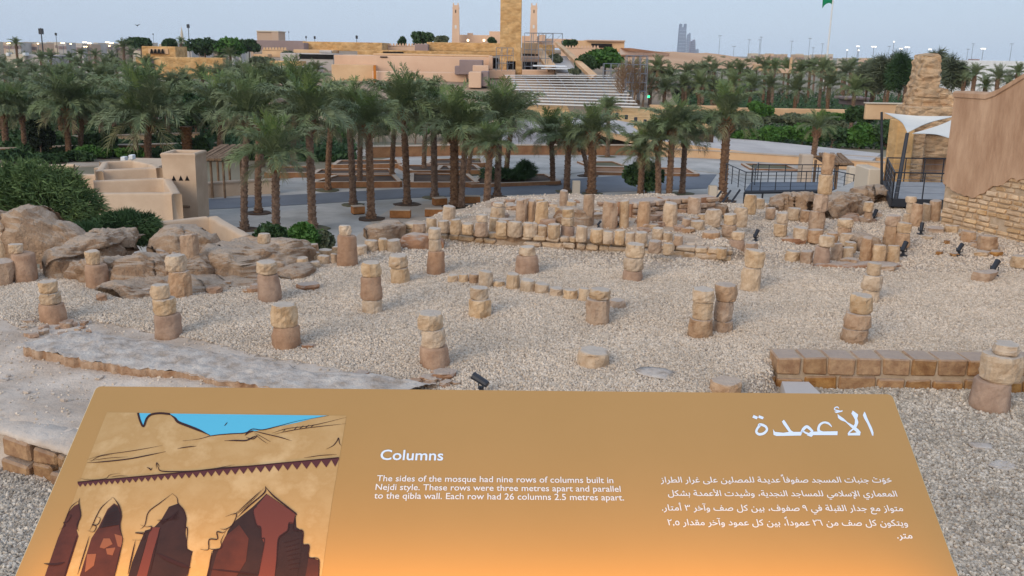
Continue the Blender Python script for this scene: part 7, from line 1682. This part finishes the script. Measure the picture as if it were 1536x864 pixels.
def hline(mb, pts, ws, lay=1):
    P = [Vector(p) for p in pts]; n = len(P); Q = []; W_ = []
    for i in range(n - 1):
        p0 = P[max(0, i - 1)]; p1, p2 = P[i], P[i + 1]; p3 = P[min(n - 1, i + 2)]
        for k in range(6): t = k / 6; Q.append(0.5 * ((2 * p1) + (p2 - p0) * t + (2 * p0 - 5 * p1 + 4 * p2 - p3) * t * t + (3 * p1 - p0 - 3 * p2 + p3) * t ** 3)); W_.append(ws[i] * (1 - t) + ws[i + 1] * t)
    Q.append(P[-1]); W_.append(ws[-1]); n = len(Q); L_ = []; R_ = []
    for i, q in enumerate(Q):
        d = (Q[min(i + 1, n - 1)] - Q[max(i - 1, 0)]).normalized(); nn = Vector((-d.y, d.x)); L_.append(q + nn * W_[i] / 2); R_.append(q - nn * W_[i] / 2)
    f = lambda v: on_panel(1080 + v.x / 5.9077, 595 + v.y / 5.9077, LAY * lay); mb.add([f(v) for v in L_] + [f(v) for v in R_], [(i, i + 1, n + i + 1, n + i) for i in range(n - 1)])
mb = MB()
hpoly(mb, [(1279, 133), (1290, 150), (1300, 180), (1318, 220), (1345, 275), (1360, 320), (1358, 348), (1348, 345), (1335, 310), (1305, 240), (1278, 195), (1266, 165)])            # alef
hpoly(mb, [(1176, 124), (1200, 142), (1222, 158), (1222, 175), (1215, 190), (1226, 230), (1214, 262), (1198, 285), (1178, 270), (1194, 240), (1196, 205), (1178, 172), (1164, 150)])      # lam stem
hpoly(mb, [(1040, 155), (1062, 172), (1095, 195), (1130, 228), (1190, 262), (1225, 290), (1246, 315), (1240, 345), (1132, 345), (1134, 326), (1190, 322), (1210, 318), (1190, 300), (1150, 262), (1110, 225), (1070, 210), (1046, 190)], 1.4)  # its foot and alef
hline(mb, [(1134, 334), (1150, 312), (1180, 288), (1204, 268)], [10, 14, 13, 8], 1.2)
hline(mb, [(1052, 106), (1040, 93), (1018, 100), (1016, 116), (1040, 124), (1060, 126)], [8, 9, 9, 9, 10, 8]); hpoly(mb, [(1012, 134), (1086, 122), (1084, 134), (1030, 146)])       # hamza
hline(mb, [(990, 268), (960, 238), (920, 230), (885, 250), (872, 285), (880, 310), (910, 322)], [6, 18, 17, 20, 22, 26, 26])    # ain
hpoly(mb, [(800, 312), (1042, 308), (1040, 342), (826, 342), (810, 358), (770, 344)], 1.3)
hline(mb, [(816, 350), (790, 335), (758, 322), (732, 308), (718, 322), (738, 290), (766, 268), (792, 282), (822, 312)], [10, 18, 16, 12, 12, 26, 26, 24, 18], 1.6)  # meem
hpoly(mb, [(470, 290), (486, 314), (560, 322), (610, 314), (560, 245), (548, 222), (566, 206), (590, 240), (628, 300), (650, 314), (730, 314), (716, 346), (500, 350), (474, 340)], 1.5)   # dal
hline(mb, [(358, 250), (330, 285), (322, 315), (345, 335), (385, 328), (414, 300), (408, 272), (380, 254), (352, 250), (340, 262)], [22, 20, 20, 22, 22, 20, 20, 22, 24, 18], 1.7)   # teh marbuta
hpoly(mb, [(298, 164), (336, 180), (326, 202), (286, 186)]); hpoly(mb, [(346, 166), (388, 182), (378, 202), (338, 188)])
mb.build("arabic_heading", m_head, panel)

# support post, frame and the warm light bar along the panel's lower edge
mb = MB(); c = pl(PW / 2, PH * .55, -.05); mb.bevbox(c.x, c.y, (c.z + 3.2) / 2, .5, .1, c.z - 3.2, 0, .01); mb.build("support_post", m_deckmetal, panel)
GV = (on_panel(768, 864) - TL).dot(-VU) + 0.055
mb = MB(); A, B = pl(0.02, GV, .002), pl(PW - .02, GV, .002)
mb.hexa([A, B, pl(PW - .02, GV + .03, .002), pl(.02, GV + .03, .002)], [pl(.02, GV + .02, .05), pl(PW - .02, GV + .02, .05), pl(PW - .02, GV + .03, .05), pl(.02, GV + .03, .05)]); mb.build("light_bar_housing", m_deckmetal, panel)
ld = bpy.data.lights.new("light_strip", 'AREA'); ld.shape = 'RECTANGLE'; ld.size = PW - .04; ld.size_y = .02; ld.energy = 1.0; ld.color = (1.0, .50, .07)
lo = bpy.data.objects.new("light_strip", ld); COL.objects.link(lo); lo.parent = panel
lp = pl(PW / 2, GV - .008, .042); lo.location = lp - panel.location
aim = (VU * 1.0 - NU * 0.10).normalized(); X = WU; Z = -aim; Y = Z.cross(X).normalized(); lo.rotation_euler = Matrix((X, Y, Z)).transposed().to_euler()
# viewing platform the panel stands on
mb = MB(); mb.box(-3.2, 3.2, -2.5, 1.55, 3.05, 3.2); tag(mb.build("viewing_platform", m_deckfloor), kind="structure")
for x in (-2.8, 2.8): mb = MB(); mb.box(x - .15, x + .15, -.2, .1, -1.2, 3.05); tag(mb.build("platform_post", m_deckmetal), "steel post carrying the viewing platform, %s side" % ("left" if x < 0 else "right"), "post")

# thin evening haze in the air round the whole scene
mb = MB(); mb.box(-5200, 5200, -60, 5200, PL - 1.6, 560)
hz = mb.build("haze", bpy.data.materials.new("haze_air"), fix=False); hm = hz.data.materials[0]; hm.use_nodes = True; hn = hm.node_tree.nodes; hn.clear()
pv = hn.new("ShaderNodeVolumePrincipled"); pv.inputs["Density"].default_value = 0.00009; pv.inputs["Color"].default_value = (0.97, 0.985, 1.0, 1); pv.inputs["Anisotropy"].default_value = 0.2
ho = hn.new("ShaderNodeOutputMaterial"); hm.node_tree.links.new(pv.outputs[0], ho.inputs["Volume"]); tag(hz, kind="stuff")
